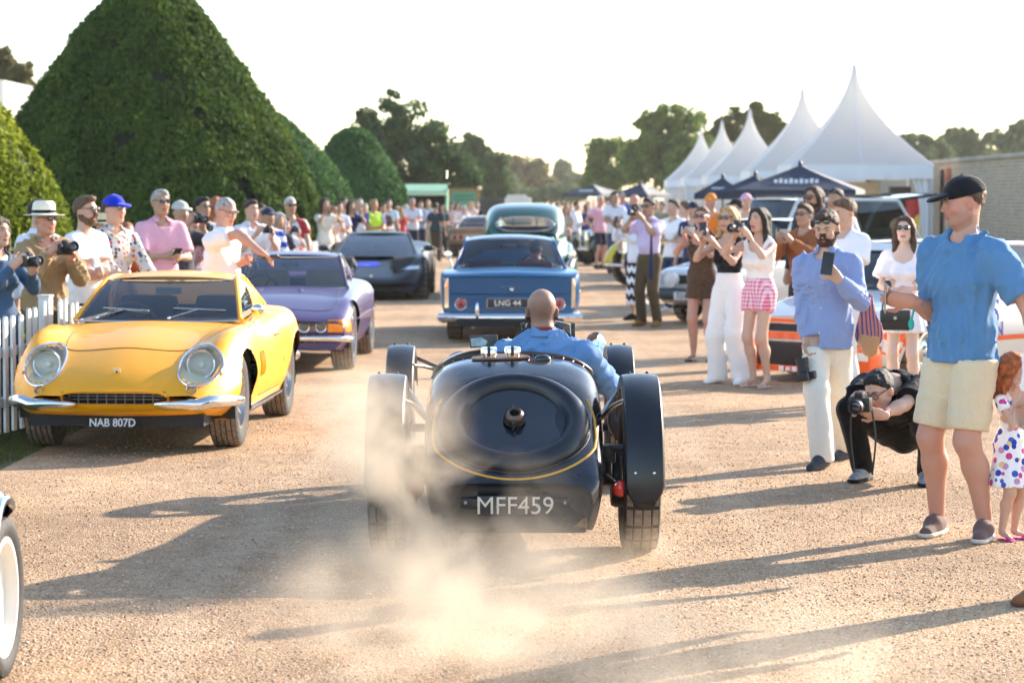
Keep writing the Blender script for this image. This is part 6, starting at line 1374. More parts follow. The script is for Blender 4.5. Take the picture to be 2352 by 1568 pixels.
def cloth(col, kind='plain', c2=None, sc=1.0):
    key = (str(col), kind, str(c2), sc)
    if key in _CL: return _CL[key]
    c = hexc(col) if isinstance(col, str) else col; d = hexc(c2) if isinstance(c2, str) else c2
    nm = 'cloth %d' % len(_CL); m, n, l, p = new_mat(nm); p.inputs['Roughness'].default_value = .85; p.inputs['Sheen Weight'].default_value = .15; p.inputs['Specular IOR Level'].default_value = .2
    tc = n.new('ShaderNodeTexCoord'); nz = n.new('ShaderNodeTexNoise'); nz.inputs['Scale'].default_value = 9; nz.inputs['Detail'].default_value = 3; nz.inputs['Distortion'].default_value = .6; l.new(tc.outputs['Object'], nz.inputs['Vector'])
    bp = n.new('ShaderNodeBump'); bp.inputs['Strength'].default_value = .45; bp.inputs['Distance'].default_value = .025; l.new(nz.outputs[0], bp.inputs['Height']); l.new(bp.outputs[0], p.inputs['Normal'])
    def mixc(fac, a, b_):
        mx = n.new('ShaderNodeMix'); mx.data_type = 'RGBA'
        l.new(fac, mx.inputs[0])
        for q, i in ((a, 6), (b_, 7)):
            if isinstance(q, tuple): mx.inputs[i].default_value = (*q, 1)
            else: l.new(q, mx.inputs[i])
        return mx.outputs[2]
    def math_(op, a, b_=None, v=None):
        k = n.new('ShaderNodeMath'); k.operation = op; l.new(a, k.inputs[0])
        if b_ is not None: l.new(b_, k.inputs[1])
        elif v is not None: k.inputs[1].default_value = v
        return k.outputs[0]
    sx = n.new('ShaderNodeSeparateXYZ'); l.new(tc.outputs['Object'], sx.inputs[0])
    if kind == 'plain':
        t = n.new('ShaderNodeTexNoise'); t.inputs['Scale'].default_value = 120; l.new(tc.outputs['Object'], t.inputs['Vector'])
        v = n.new('ShaderNodeMapRange'); v.inputs[1].default_value = .3; v.inputs[2].default_value = .7; v.inputs[3].default_value = .95; v.inputs[4].default_value = 1.04; l.new(t.outputs[0], v.inputs[0])
        s_ = n.new('ShaderNodeVectorMath'); s_.operation = 'SCALE'; s_.inputs[0].default_value = c; l.new(v.outputs[0], s_.inputs['Scale']); out = s_.outputs[0]
    elif kind == 'hstripe':
        out = mixc(math_('GREATER_THAN', math_('SINE', math_('MULTIPLY', sx.outputs[2], v=6.283 / sc)), v=0.), c, d)
    elif kind == 'vstripe':
        out = mixc(math_('GREATER_THAN', math_('SINE', math_('MULTIPLY', math_('ADD', sx.outputs[0], sx.outputs[1]), v=6.283 / sc)), v=.2), c, d)
    elif kind == 'zigzag':
        w = math_('PINGPONG', math_('ADD', sx.outputs[0], sx.outputs[1]), v=.05); out = mixc(math_('GREATER_THAN', math_('SINE', math_('MULTIPLY', math_('ADD', sx.outputs[2], w), v=6.283 / sc)), v=0.), c, d)
    elif kind == 'check':
        a1 = math_('GREATER_THAN', math_('SINE', math_('MULTIPLY', sx.outputs[2], v=6.283 / sc)), v=0.); a2 = math_('GREATER_THAN', math_('SINE', math_('MULTIPLY', math_('SUBTRACT', sx.outputs[0], sx.outputs[1]), v=6.283 / sc)), v=0.)
        k = math_('MULTIPLY', math_('ADD', a1, a2), v=.5); out = mixc(k, c, d)
    elif kind in ('floral', 'leopard'):
        vo = n.new('ShaderNodeTexVoronoi'); vo.inputs['Scale'].default_value = sc; l.new(tc.outputs['Object'], vo.inputs['Vector'])
        cr = n.new('ShaderNodeValToRGB'); cr.color_ramp.interpolation = 'CONSTANT'; e = cr.color_ramp.elements
        cols = [(.02, .06, .4), (.6, .06, .25), (.75, .55, .25), (.05, .12, .5), (.55, .3, .5)] if kind == 'floral' and d is None else ([(.05, .07, .12), (.5, .06, .08), (.55, .42, .2), (.25, .38, .5), (.6, .58, .55)] if kind == 'floral' else [d, d])
        e[0].color = (*cols[0], 1); e[1].position = .3; e[1].color = (*cols[1], 1)
        for i, q in enumerate(cols[2:]): k = e.new(.5 + .2 * i); k.color = (*q, 1)
        s2 = n.new('ShaderNodeSeparateColor'); l.new(vo.outputs['Color'], s2.inputs[0]); l.new(s2.outputs[0], cr.inputs[0])
        lt = math_('LESS_THAN', vo.outputs['Distance'], v=.42 if kind == 'floral' else .4); out = mixc(lt, c, cr.outputs[0])
    l.new(out, p.inputs['Base Color']); _CL[key] = m; return m

def pose_stand(h, yaw=0, hands=None, lean=0, stance=.10, head_yaw=0, head_pitch=0, step=0, child=False, fem=False, arms_out=.0):
    """joint positions in the person's own frame: faces -Y, +X is the person's left"""
    s = h / 1.75; J = dict(s=s, hs=s * (1.0 if not child else 1.28))
    top = 1.75 * s; hh = .235 * J['hs']; J['headc'] = np.array([0, -.012 * s, top - hh * .5])
    sh = .185 if not fem else .165; nb = top - hh - .055 * s
    J['neck'] = np.array([0, .01 * s, nb]); shz = nb - .078 * s; hipz = .92 * s if not child else .86 * s
    J['sh'] = [np.array([-sh * s, .0, shz]), np.array([sh * s, .0, shz])]
    J['hipc'] = np.array([0, .01, hipz + .04 * s]); J['chest'] = np.array([0, -.005, shz - .13 * s]); J['waist'] = np.array([0, .005, (shz + hipz) / 2 - .03 * s])
    if lean:
        for k in ('neck', 'headc', 'chest', 'waist'): v = J[k]; J[k] = v + np.array([0, -lean * (v[2] - hipz), 0])
        J['sh'] = [v + np.array([0, -lean * (v[2] - hipz), 0]) for v in J['sh']]
    J['hip'] = [np.array([-.084 * s, .01, hipz]), np.array([.084 * s, .01, hipz])]
    J['ank'] = [np.array([-stance * s - .0, .03 * s + step * s, .085 * s]), np.array([stance * s, .03 * s - step * s, .085 * s])]
    J['knee'] = [ik(J['hip'][i], J['ank'][i], .44 * s * (hipz / (.92 * s)), .415 * s * (hipz / (.92 * s)), (0, -1, 0))[0] for i in (0, 1)]
    J['toe'] = [a + np.array([(-.03 if i == 0 else .03) * s, -.15 * s, -.055 * s]) for i, a in enumerate(J['ank'])]
    la, lf = .285 * s, .25 * s; J['elb'] = [None, None]; J['wri'] = [None, None]
    for i in (0, 1):
        sg = -1 if i == 0 else 1; hd = (hands or {}).get(i)
        if hd is None: tgt = J['sh'][i] + np.array([sg * (.11 + arms_out) * s, -.03 * s, -.52 * s]); pole = (sg * .4, .8, 0)
        else: tgt = np.array([hd[0] * s, hd[1] * s, hd[2] * s]); pole = hd[3] if len(hd) > 3 else (sg * .7, .2, -1)
        J['elb'][i], J['wri'][i] = ik(J['sh'][i], tgt, la, lf, pole)
    J['HR'] = Rz(head_yaw) @ Rx(head_pitch); J['fem'] = fem; J['child'] = child; J['hipz'] = hipz
    return J

def add_head(F, J, bald=False):
    c = J['headc']; k = J['hs']; H = J['HR']; P = lambda x, y, z: c + H @ (np.array([x, y, z]) * k); fm = .94 if J['fem'] else 1.0
    F.ell(P(0, .012, .032), np.array([.075, .097, .086]) * k, .01 * k, M3=H)
    F.ell(P(0, -.032, -.03), np.array([.062, .062, .082]) * k * np.array([fm, 1, 1]), .02 * k, M3=H)
    F.ell(P(0, -.056, -.094), np.array([.03 * fm, .026, .022]) * k, .03 * k, M3=H)
    for sx in (-1, 1):
        F.cone(P(sx * .05 * fm, .005, -.055), P(sx * .026 * fm, -.055, -.09), .022 * k, .018 * k, .025 * k)
        F.ell(P(sx * .037, -.062, -.022), np.array([.025, .022, .022]) * k, .02 * k)
        F.ell(P(sx * .078, .012, -.008), np.array([.011, .02, .033]) * k, .006 * k, M3=H @ Rz(sx * -.35))
        F.ell(P(sx * .031, -.099, .016), np.array([.016, .012, .012]) * k, .012 * k, 's')
        F.ell(P(sx * .0115, -.101, -.030), np.array([.0075, .008, .0065]) * k, .005 * k)
    F.cone(P(-.032, -.082, .034), P(.032, -.082, .034), .011 * k, .011 * k, .016 * k)
    F.cone(P(0, -.088, .014), P(0, -.107, -.026), .0068 * k, .0098 * k, .01 * k)
    F.cone(P(-.017, -.088, -.056), P(.017, -.088, -.056), .0065 * k, .0065 * k, .006 * k, M3=None); F.cone(P(-.014, -.088, -.068), P(.014, -.088, -.068), .007 * k, .007 * k, .006 * k)
    F.cone(P(-.02, -.099, -.062), P(.02, -.099, -.062), .0022 * k, .0022 * k, .003 * k, op='s')
def add_neck(F, J):
    s = J['s']; w = .9 if J['fem'] else 1.0
    F.cone(J['headc'] + J['HR'] @ (np.array([0, .02, -.05]) * J['hs']), J['neck'], .053 * s * w, .058 * s * w, .03 * s)
def add_hand(F, J, i, curl=.6, kf=1.0, fine=True):
    s = J['s']; w = J['wri'][i]; d = nrm(w - J['elb'][i]); sg = -1 if i == 0 else 1
    pn = J.get('palm', {}).get(i)
    pn = np.array([-sg * .9, -.2, 0.]) if pn is None else np.asarray(pn, float); d2 = J.get('hdir', {}).get(i); d = nrm(d2) if d2 is not None else d
    pn = nrm(pn - d * (pn @ d)); sd = np.cross(d, pn); th = J.get('thumb', {}).get(i, 1); sd = sd * th; R_ = np.stack([sd, d, pn], 1)
    F.cone(w - d * .03 * s, w + d * .03 * s, .026 * s, .03 * s, .02 * s, (1, 1, .75), M3=R_)
    F.cone(w + d * .03 * s, w + d * .085 * s, .034 * s, .04 * s, .02 * s, (1, 1, .42), M3=R_)
    if not fine: F.cone(w + d * .09 * s, w + d * .13 * s + pn * .03 * s, .034 * s, .024 * s, .02 * s, (1, 1, .5), M3=R_); return
    for j, (o, l1) in enumerate(((.030, .040), (.010, .045), (-.010, .042), (-.029, .033))):
        b0 = w + d * (.093 - .004 * abs(j - 1)) * s + sd * o * s; c1 = curl * (.9 + .1 * j); d1 = d * math.cos(c1) + pn * math.sin(c1); b1 = b0 + d1 * l1 * s; d2 = d * math.cos(c1 * 2.0) + pn * math.sin(c1 * 2.0); b2 = b1 + d2 * l1 * .85 * s
        F.cone(b0 - d * .015 * s, b1, .0098 * s, .0092 * s, .004 * s); F.cone(b1, b2, .009 * s, .0075 * s, .004 * s)
    t0 = w + d * .035 * s + sd * .032 * s; t1 = t0 + nrm(sd * .75 + d * .6 + pn * .35) * .045 * s; t2 = t1 + nrm(sd * .2 + d * .8 + pn * .5) * .035 * s
    F.cone(t0 - sd * .01 * s, t1, .014 * s, .011 * s, .012 * s); F.cone(t1, t2, .0105 * s, .0085 * s, .005 * s)
def torso_prims(F, J, inf=0., belly=0., k=.05):
    s = J['s']; fm = J['fem']; fl = (1, .64, 1); sh0, sh1 = J['sh']; ch, wa, hp = J['chest'], J['waist'], J['hipc']; cw = .128 if not fm else .112; ww = .125 if not fm else .098; hw = .135 if not fm else .142
    mid = (sh0 + sh1) / 2; ax = nrm(sh1 - sh0); up = nrm(mid - hp); fw = nrm(np.cross(ax, up)); T = np.stack([ax, fw, np.cross(ax, fw)], 1)
    if np.linalg.det(T) < 0: T[:, 2] *= -1
    F.cone(sh0 * .70 + mid * .30, sh1 * .70 + mid * .30, .060 * s + inf, .060 * s + inf, k * s, fl, M3=T)
    F.cone(ch - ax * .055 * s, ch + ax * .055 * s, cw * .86 * s + inf, cw * .86 * s + inf, k * s, (1, .78, 1), M3=T)
    F.cone(ch, wa, cw * 1.12 * s + inf, ww * s + inf, k * s, fl if not belly else (1, .66 + belly, 1), M3=T)
    F.cone(wa, hp, ww * s + inf, hw * s + inf, k * s, (1, .70 + belly, 1), M3=T)
    F.cone(J['neck'] - up * .01 * s, mid + up * .0, .056 * s + inf * .6, .085 * s + inf, k * s, (1.45, .8, 1), M3=T)
    if fm:
        f = -fw if fw @ np.array([0, 1., 0]) > 0 else fw
        for sx in (-1, 1): F.ell(ch + ax * sx * .062 * s + f * .085 * s - up * .02 * s, np.array([.058, .055, .055]) * s + inf * .6, .03 * s)
    else:
        f = -fw if fw @ np.array([0, 1., 0]) > 0 else fw
        if belly: F.ell(wa + f * .06 * s, np.array([.12, .1 + belly * .3, .13]) * s + inf * .5, .05 * s)
def arm_prims(F, J, i, inf=0., upto='hand', build=1.0, k=.03):
    s = J['s']; t = (.8 if J['fem'] else 1.0) * build; a, e, w = J['sh'][i], J['elb'][i], J['wri'][i]
    F.cone(a, e, .052 * s * t + inf, .040 * s * t + inf, k * s)
    if upto == 'elb': return
    m = e * .7 + w * .3; F.cone(e, m, .040 * s * t + inf, .042 * s * t + inf, k * s); F.cone(m, w, .042 * s * t + inf, .026 * s * t + inf, k * s)
def leg_prims(F, J, i, inf=0., build=1.0, k=.04):
    s = J['s']; a, n_, q = J['hip'][i], J['knee'][i], J['ank'][i]; t = build
    F.cone(a, n_, .076 * s * (1 + (t - 1) * .4) + inf, .055 * s * t + inf, k * s); c = n_ * .68 + q * .32 + np.array([0, .018, 0]) * s; F.cone(n_, c, .052 * s * t + inf, .054 * s * t + inf, k * s); F.cone(c, q, .052 * s * t + inf, .034 * s * t + inf, k * s)
def bounds(pts, m): p = np.array(pts); return p.min(0) - m, p.max(0) + m
def all_pts(J): return [J['headc'] + np.array([0, 0, .13 * J['hs']]), *J['sh'], *J['elb'], *J['wri'], *J['hip'], *J['knee'], *J['ank'], *J['toe']]

def obj_from(name, VF, mat, parent, tint=None):
    V, F = VF
    if len(V) == 0: return None
    me = mesh_from(name, V, F, mat, True)
    if tint is not None:
        at_ = me.color_attributes.new('tint', 'FLOAT_COLOR', 'POINT'); at_.data.foreach_set('color', np.concatenate([tint, np.ones((len(V), 1))], 1).astype(np.float32).ravel())
    return link(name, me, parent)
def person(label, x, Y=None, z=0., h=1.75, yaw=0., J=None, v=.014, skin='fair', hair='short', hairc='brown', top=None, bottom=None, shoes=None, hat=None, glasses=None, beard=None, extras=(), curl=.6, fine=True, build=1.0, group=None, belly=0., root=None, loc=None, name='person', seed=None, stubble=0, bald=False, rot=None, kind_shoe='shoe', hairlen=.28):
    """x: photo column of the head, Y depth"""
    seed = seed if seed is not None else abs(hash(label)) % 1000
    seed = sum(ord(ch) * (i + 1) for i, ch in enumerate(label)) % 9973
    if loc is None: p = at(x, 450, Y); loc = (p.x, Y, z)
    root = thing(name, label, 'person', loc, yaw, group) if root is None else root
    s = J['s']; hs = J['hs']; sm = skin_mat(skin, SKINC[skin]); hv = max(.0055, v * .55)
    # ---- one skin surface: trunk and limbs, refined at head and hands
    lo, hi = bounds(all_pts(J), .16 * s); F = Field(lo, hi, v * 1.4)
    torso_prims(F, J, 0, belly * .5); add_neck(F, J)
    for i in (0, 1): arm_prims(F, J, i, 0, build=build); leg_prims(F, J, i, 0, build=build); F.cone(J['ank'][i] - np.array([0, 0, .02 * s]), J['toe'][i], .030 * s, .02 * s, .02 * s)
    # limit body block: head and hands come from finer blocks
    parts = [F.mesh()]; c = J['headc']
    Fh = Field(c - .17 * hs, c + .17 * hs, hv); add_head(Fh, J); add_neck(Fh, J); VH = Fh.mesh()
    tint = [np.ones((len(parts[0][0]), 3))]
    L = (VH[0] - c) @ J['HR'] / hs; t = np.ones((len(L), 3))
    lips = (np.abs(L[:, 0]) < .024) & (np.abs(L[:, 2] + .062) < .012) & (L[:, 1] < -.082); t[lips] = (.8, .5, .48) if not J['fem'] else (.62, .3, .3)
    ck = np.exp(-((np.abs(L[:, 0]) - .04) ** 2 + (L[:, 2] + .02) ** 2) / .0008) * (L[:, 1] < -.04); t *= 1 - ck[:, None] * np.array([.0, .14, .14])
    ear = np.abs(L[:, 0]) > .079; t[ear] *= (1, .82, .8)
    nose = (np.abs(L[:, 0]) < .02) & (L[:, 1] < -.1) & (L[:, 2] < 0); t[nose] *= (1, .85, .83)
    if stubble:
        j = np.clip((-.028 - L[:, 2]) / .02, 0, 1) * np.clip((.03 - L[:, 1]) / .02, 0, 1) * (~lips); t *= 1 - stubble * j[:, None] * np.array([.45, .42, .4])
        up = np.clip((L[:, 2] - .05) / .03, 0, 1) if bald else 0 * L[:, 2]; 
    if bald:
        j = np.clip((L[:, 1] + .02) / .05, 0, 1) * np.clip((.07 - L[:, 2]) / .03, 0, 1) * np.clip((L[:, 2] + .07) / .02, 0, 1); t *= 1 - .28 * j[:, None]
    ring = np.full(len(VH[0]), True); tint.append(t); parts.append(VH)
    for i in (0, 1):
        w = J['wri'][i]; Fw = Field(w - .2 * s, w + .2 * s, max(.006, v * .48) if fine else max(.009, v * .8)); e = J['elb'][i]; add_hand(Fw, J, i, curl if not isinstance(curl, dict) else curl.get(i, .6), fine=fine); t_ = .8 if J['fem'] else 1.0
        Fw.cone(w - nrm(w - e) * .06 * s, w, .027 * s * t_ * build, .026 * s * t_ * build, .02 * s); m = Fw.mesh(); parts.append(m); tint.append(np.ones((len(m[0]), 3)) * np.array([1, .95, .93]))
    Vs = []; Fs = []; o = 0
    for V_, F_ in parts: Vs.append(V_); Fs.append(F_ + o); o += len(V_)
    skinV, skinF, skinT = np.concatenate(Vs), np.concatenate(Fs), np.concatenate(tint)
    P = lambda a, b_, d: c + J['HR'] @ (np.array([a, b_, d]) * hs); H = J['HR']
    # ---- eyes, brows
    if glasses not in ('sun',) and v < .024:
        for sx in (-1, 1):
            b = B(); b.ell(P(sx * .031, -.0775, .0165), (.0135 * hs, .012 * hs, .0085 * hs), 10, 8); ey = b.obj('eye', M('eye white', (.34, .30, .28), .3), root)
            b = B(); b.ell(P(sx * .031, -.0845, .0165), (.0058 * hs, .006 * hs, .0062 * hs), 8, 6); b.obj('iris', M('iris dark', (.03, .02, .012), .2), ey)
    if fine or v < .017:
        for sx in (-1, 1):
            b = B(); b.tube([P(sx * .014, -.094, .034), P(sx * .032, -.095, .040), P(sx * .05, -.082, .034)], [.0035 * hs, .0042 * hs, .002 * hs], 6); b.obj('eyebrow', hair_mat(hairc if hairc != 'none' else 'brown'), root)
    # ---- hair
    if hair and hair != 'bald':
        hF = Field(c - np.array([.19, .2, .2 + (hairlen + .15 if hair in ('long', 'bob') else 0)]) * hs, c + .2 * hs, max(.008, hv * 1.1)); th = {'short': .012, 'crop': .0045, 'quiff': .014, 'long': .014, 'bob': .016, 'curly': .026, 'bun': .012}.get(hair, .012)
        hF.ell(P(0, .014, .034), (np.array([.075, .097, .086]) + th) * hs, .01, M3=H)
        if hair in ('quiff',): hF.ell(P(0, -.05, .105), np.array([.05, .045, .025]) * hs, .02, M3=H)
        n1 = H @ np.array([0, -.62, -.78 if hair in ('short', 'crop', 'quiff', 'curly') else -.6]); pk = P(0, -.045, .055); X = hF.ax[0][:, None, None] - pk[0]; Yy = hF.ax[1][None, :, None] - pk[1]; Z = hF.ax[2][None, None, :] - pk[2]
        d = X * n1[0] + Yy * n1[1] + Z * n1[2]
        n2 = H @ np.array([0, 0, -1.]); pb = P(0, 0, -.058); d2 = (hF.ax[0][:, None, None] - pb[0]) * n2[0] + (hF.ax[1][None, :, None] - pb[1]) * n2[1] + (hF.ax[2][None, None, :] - pb[2]) * n2[2]
        cl = np.maximum(d, d2); kk = .016 * hs; hh_ = np.clip(.5 - .5 * (hF.a - cl) / kk, 0, 1); hF.a = hF.a * (1 - hh_) + cl * hh_ + kk * hh_ * (1 - hh_)
        if hair in ('long', 'bob'):
            ln = hairlen if hair == 'long' else .1
            for sx in (-1, 1):
                hF.cone(P(sx * .045, -.045, .088), P(sx * .08, -.02, .0), .026 * hs, .026 * hs, .02); hF.cone(P(sx * .08, -.015, .01), P(sx * .086, .0, -.10), .027 * hs, .03 * hs, .02)
                hF.cone(P(sx * .086, .0, -.10), P(sx * .095, -.03 if hair == 'long' else 0, -.10 - ln), .03 * hs, .022 * hs, .02); hF.cone(P(sx * .05, .06, .02), P(sx * .055, .075, -.1 - ln), .05 * hs, .04 * hs, .03)
            hF.cone(P(0, .07, .02), P(0, .085, -.10 - ln), .06 * hs, .05 * hs, .03)
        hF.wrinkle(.004 * hs, 60, seed); hF.wrinkle(.0022 * hs, 160, seed + 4); obj_from('hair', hF.mesh(), hair_mat(hairc), root)
    if beard:
        bF = Field(c - .17 * hs, c + .17 * hs, max(.006, hv)); add_head(bF, J); bF.a -= .0065 * hs * beard
        for p_, n_ in ((P(0, 0, -.026), (0, .25, 1.)), (P(0, .028, 0), (0, 1., .15))): bF.plane(p_, H @ np.array(n_))
        bF.ell(P(0, -.1, -.062), np.array([.02, .03, .006]) * hs, .003, 's', M3=H); bF.ell(P(0, -.1, -.034), np.array([.013, .04, .012]) * hs, .004, 's', M3=H)
        for sx in (-1, 1): bF.ell(P(sx * .05, -.075, -.028), np.array([.030, .055, .024]) * hs, .006, 's')
        bF.wrinkle(.002, 160, seed); obj_from('beard', bF.mesh(), hair_mat(hairc), root)
    # ---- hats and glasses
    if hat:
        kind, hm = hat[0], (hat[1] if not isinstance(hat[1], str) else cloth(hat[1])); cF = Field(c - .24 * hs, c + .24 * hs, max(.006, hv))
        if kind == 'cap':
            cF.ell(P(0, .012, .040), np.array([.089, .108, .092]) * hs, .01, M3=H); cF.plane(P(0, 0, .030), H @ np.array([0, .12, -1.])); cF.ell(P(0, -.118, .038), np.array([.072, .062, .015]) * hs, .012, M3=H @ Rx(.2)); cF.ell(P(0, .01, .133), np.array([.008, .008, .006]) * hs, .004)
            obj_from('cap', cF.mesh(), hm, root)
        else:
            b = B(); r3 = Matrix(H.tolist()); b.lathe([(.168, .043), (.170, .048), (.15, .046), (.105, .052), (.098, .062)], 32, rot=r3, c=Vector(c) + r3 @ Vector((0, .01, 0)), cap=False) if hs == 1 else b.lathe([(.168 * hs, .043 * hs), (.170 * hs, .048 * hs), (.15 * hs, .046 * hs), (.105 * hs, .052 * hs), (.098 * hs, .062 * hs)], 32, rot=r3, c=Vector(c) + r3 @ Vector((0, .01, 0)), cap=False)
            hb = [(.098, .055), (.097, .085), (.094, .115), (.088, .145), (.07, .162), (.03, .158), (0, .152)]; b.lathe([(r_ * hs, z_ * hs) for r_, z_ in hb], 32, rot=r3, c=Vector(c) + r3 @ Vector((0, .01, 0)), cap=False); ho = b.obj('hat', hm, root)
            b = B(); b.lathe([(.0995 * hs, .056 * hs), (.0985 * hs, .086 * hs)], 32, rot=r3, c=Vector(c) + r3 @ Vector((0, .01, 0)), cap=False); b.obj('hat_band', cloth('14201c'), ho)
    if glasses:
        gz = .016 if glasses != 'head' else .085; gy = -.104 if glasses != 'head' else -.085; r3 = Matrix((H @ (Rx(-.5) if glasses == 'head' else np.eye(3))).tolist()); b = B()
        lensm = M('sunglass lens', (.012, .012, .014), .08, 0, 1.0) if glasses in ('sun', 'head') else M_glass('spectacle lens', (.9, .9, .9), .7)
        for sx in (-1, 1): b.ell(P(sx * .033, gy, gz), (.026 * hs, .005 * hs, .019 * hs), 14, 8, rot=r3)
        g = b.obj('glasses', lensm, root); b = B()
        b.tube([P(-.012, gy - .002, gz + .006), P(.012, gy - .002, gz + .006)], .003 * hs, 6)
        for sx in (-1, 1): b.tube([P(sx * .056, gy + .004, gz + .008), P(sx * .078, -.03, gz + .01), P(sx * .083, .01, gz + .006)], .003 * hs, 6); b.tube([P(sx * (.033 + .026 * math.cos(a)), gy - .002, gz + .019 * math.sin(a)) for a in np.linspace(0, 6.283, 13)], .002 * hs, 5)
        b.obj('glasses_frame', M('spectacle frame', (.03, .02, .015), .3), g)
    # ---- clothes
    def armp(F, i, inf, long): arm_prims(F, J, i, inf, 'elb' if not long else 'all', build)
    if top:
        kind = top[0]; tm = top[1] if not isinstance(top[1], str) else cloth(top[1]); opt = top[2] if len(top) > 2 else {}; inf = opt.get('inf', .016) * s; hem = opt.get('hem', J['hipz'] - .06 * s); long = opt.get('long', False); slv = opt.get('sleeve', .62)
        pts = [J['neck'] + np.array([0, 0, .06 * s]), *J['sh'], *J['hip'], J['hipc'], J['waist']] + ([*J['elb'], *J['wri']] if long else [*J['elb']])
        lo, hi = bounds(pts, .2 * s); lo[2] = min(lo[2], hem - .02); tF = Field(lo, hi, v * .95); torso_prims(tF, J, inf, belly)
        if opt.get('flare'): tF.cone(J['waist'], np.array([J['hipc'][0], J['hipc'][1], hem]), .12 * s + inf, .15 * s + inf + opt['flare'], .05 * s, (1, .72, 1))
        elif hem < J['hipz'] + .02 and not opt.get('hemcurve'): tF.cone(J['hipc'], np.array([J['hipc'][0], J['hipc'][1], hem - .05]), .156 * s + inf, .160 * s + inf, .05 * s, (1, .76 + belly, 1))
        if kind != 'vest':
            cutp = []
            for i in (0, 1):
                a, e = J['sh'][i], J['elb'][i]
                if long:
                    armp(tF, i, inf * .85 + .003 * s, True)
                else:
                    e2 = a * (1 - slv) + e * slv; tF.cone(a, e2, .058 * s * (.85 if J['fem'] else 1) + inf, .056 * s * (.85 if J['fem'] else 1) + inf * 1.3 + opt.get('puff', 0), .03 * s)
        tF.wrinkle(opt.get('wr', .007) * s * .6, 20, seed); tF.fold(opt.get('wr', .007) * 1.35 * s, .055, seed + 1, .9)
        # hem, neck and cuff openings
        if not opt.get('hemcurve'): tF.plane((0, 0, hem), (0, 0, -1))
        nk = opt.get('neck', .078); up = nrm(J['headc'] - J['neck']); tF.cone(J['neck'] + up * (opt.get('ndrop', -.012) * s) + np.array([0, -.022 * s, 0]), J['neck'] + up * .2 * s, nk * s, nk * 1.1 * s, .004, (1, 1, 1), 's')
        if opt.get('scoop'): tF.ell(J['neck'] + np.array([0, -.07 * s, -.02 * s]), np.array([.10, .10, .12]) * s, .01, 's')
        for i in (0, 1):
            if kind == 'vest': continue
            a, e, w = J['sh'][i], J['elb'][i], J['wri'][i]
            if long: q = e * .06 + w * .94; n_ = w - e; R0 = .11
            else: q = a * (1 - slv) + e * slv; n_ = e - a; R0 = .13
            n_ = nrm(n_); m_ = R0 * s; bl = tF.block(q - m_ , q + m_)
            if bl is not None:
                sl, X, Yy, Z = bl; dd = (X - q[0]) * n_[0] + (Yy - q[1]) * n_[1] + (Z - q[2]) * n_[2]; rad = np.sqrt((X - q[0]) ** 2 + (Yy - q[1]) ** 2 + (Z - q[2]) ** 2) - m_
                tF.a[sl] = np.maximum(tF.a[sl], np.where((rad < 0) & (dd > -.02), dd, -9))
        to = obj_from(opt.get('name', 'shirt'), tF.mesh(), tm, root)
        if opt.get('collar'):
            b = B(); n_ = J['neck'] + up * .012 * s; pts = []; pr = []
            for k_ in range(13):
                a = R(-150 + 300 * k_ / 12) + math.pi / 2; r_ = (nk + .008) * s; pts.append((n_[0] + r_ * math.cos(a), n_[1] + .9 * r_ * math.sin(a), n_[2] + .004)); pr.append((n_[0] + r_ * .86 * math.cos(a), n_[1] + .8 * r_ * math.sin(a), n_[2] + .034 * s)); 
            lowr = [(n_[0] + (p[0] - n_[0]) * 1.22, n_[1] + (p[1] - n_[1]) * 1.22 , p[2] - .016 * s) for p in pts]; b.patch([lowr, pts, pr]); o = b.obj('collar', tm if opt['collar'] is True else cloth(opt['collar']), to); md = o.modifiers.new('t', 'SOLIDIFY'); md.thickness = .005
        if opt.get('buttons'):
            b = B(); f0 = J['neck'] + np.array([0, -.06 * s, -.03 * s])
            for k_ in range(6):
                z_ = J['chest'][2] + .09 * s - k_ * .085 * s
                if z_ < hem + .03: continue
                pp = np.array([0, -.3, z_]); t_ = 0
                ix = np.argmin(np.abs(tF.ax[0] - J['chest'][0])); iz = np.argmin(np.abs(tF.ax[2] - z_)); col = tF.a[ix, :, iz]; j_ = np.argmax(col < 0); b.ell((J['chest'][0], tF.ax[1][j_] - .002, z_), (.006, .004, .006), 8, 5)
            b.obj('button', M('shirt button', (.7, .7, .68), .4), to)
    if bottom:
        kind = bottom[0]; bm_ = bottom[1] if not isinstance(bottom[1], str) else cloth(bottom[1]); opt = bottom[2] if len(bottom) > 2 else {}; inf = opt.get('inf', .014) * s; topz = opt.get('top', min(J['hipc'][2] + .07 * s, ((top[2] if len(top) > 2 else {}).get('hem', J['hipz'] - .06 * s) + .022) if top else 9)); L_ = opt.get('len')
        if kind in ('trousers', 'shorts'):
            lo, hi = bounds([J['hipc'], J['waist'], *J['hip'], *J['knee'], *J['ank']], .17 * s); bF = Field(lo, hi, v * 1.2); torso = Field
            bF.cone(J['waist'], J['hipc'], .125 * s + inf, .137 * s + inf, .04 * s, (1, .72 + belly * .6, 1))
            for i in (0, 1):
                a, n_, q = J['hip'][i], J['knee'][i], J['ank'][i]; fl = opt.get('flare', 0)
                bF.cone(a, n_, .088 * s * build + inf, .062 * s * build + inf + fl * .6, .022 * s)
                if kind == 'trousers': bF.cone(n_, q - np.array([0, 0, .05 * s]), .064 * s + inf + fl * .6, .055 * s + inf + fl, .03 * s)
            bF.wrinkle(opt.get('wr', .007) * s * .5, 22, seed + 2); bF.fold(opt.get('wr', .006) * .8 * s, .075, seed + 3, .9)
            if not opt.get('nocut'): bF.plane((0, 0, topz), (0, 0, 1))
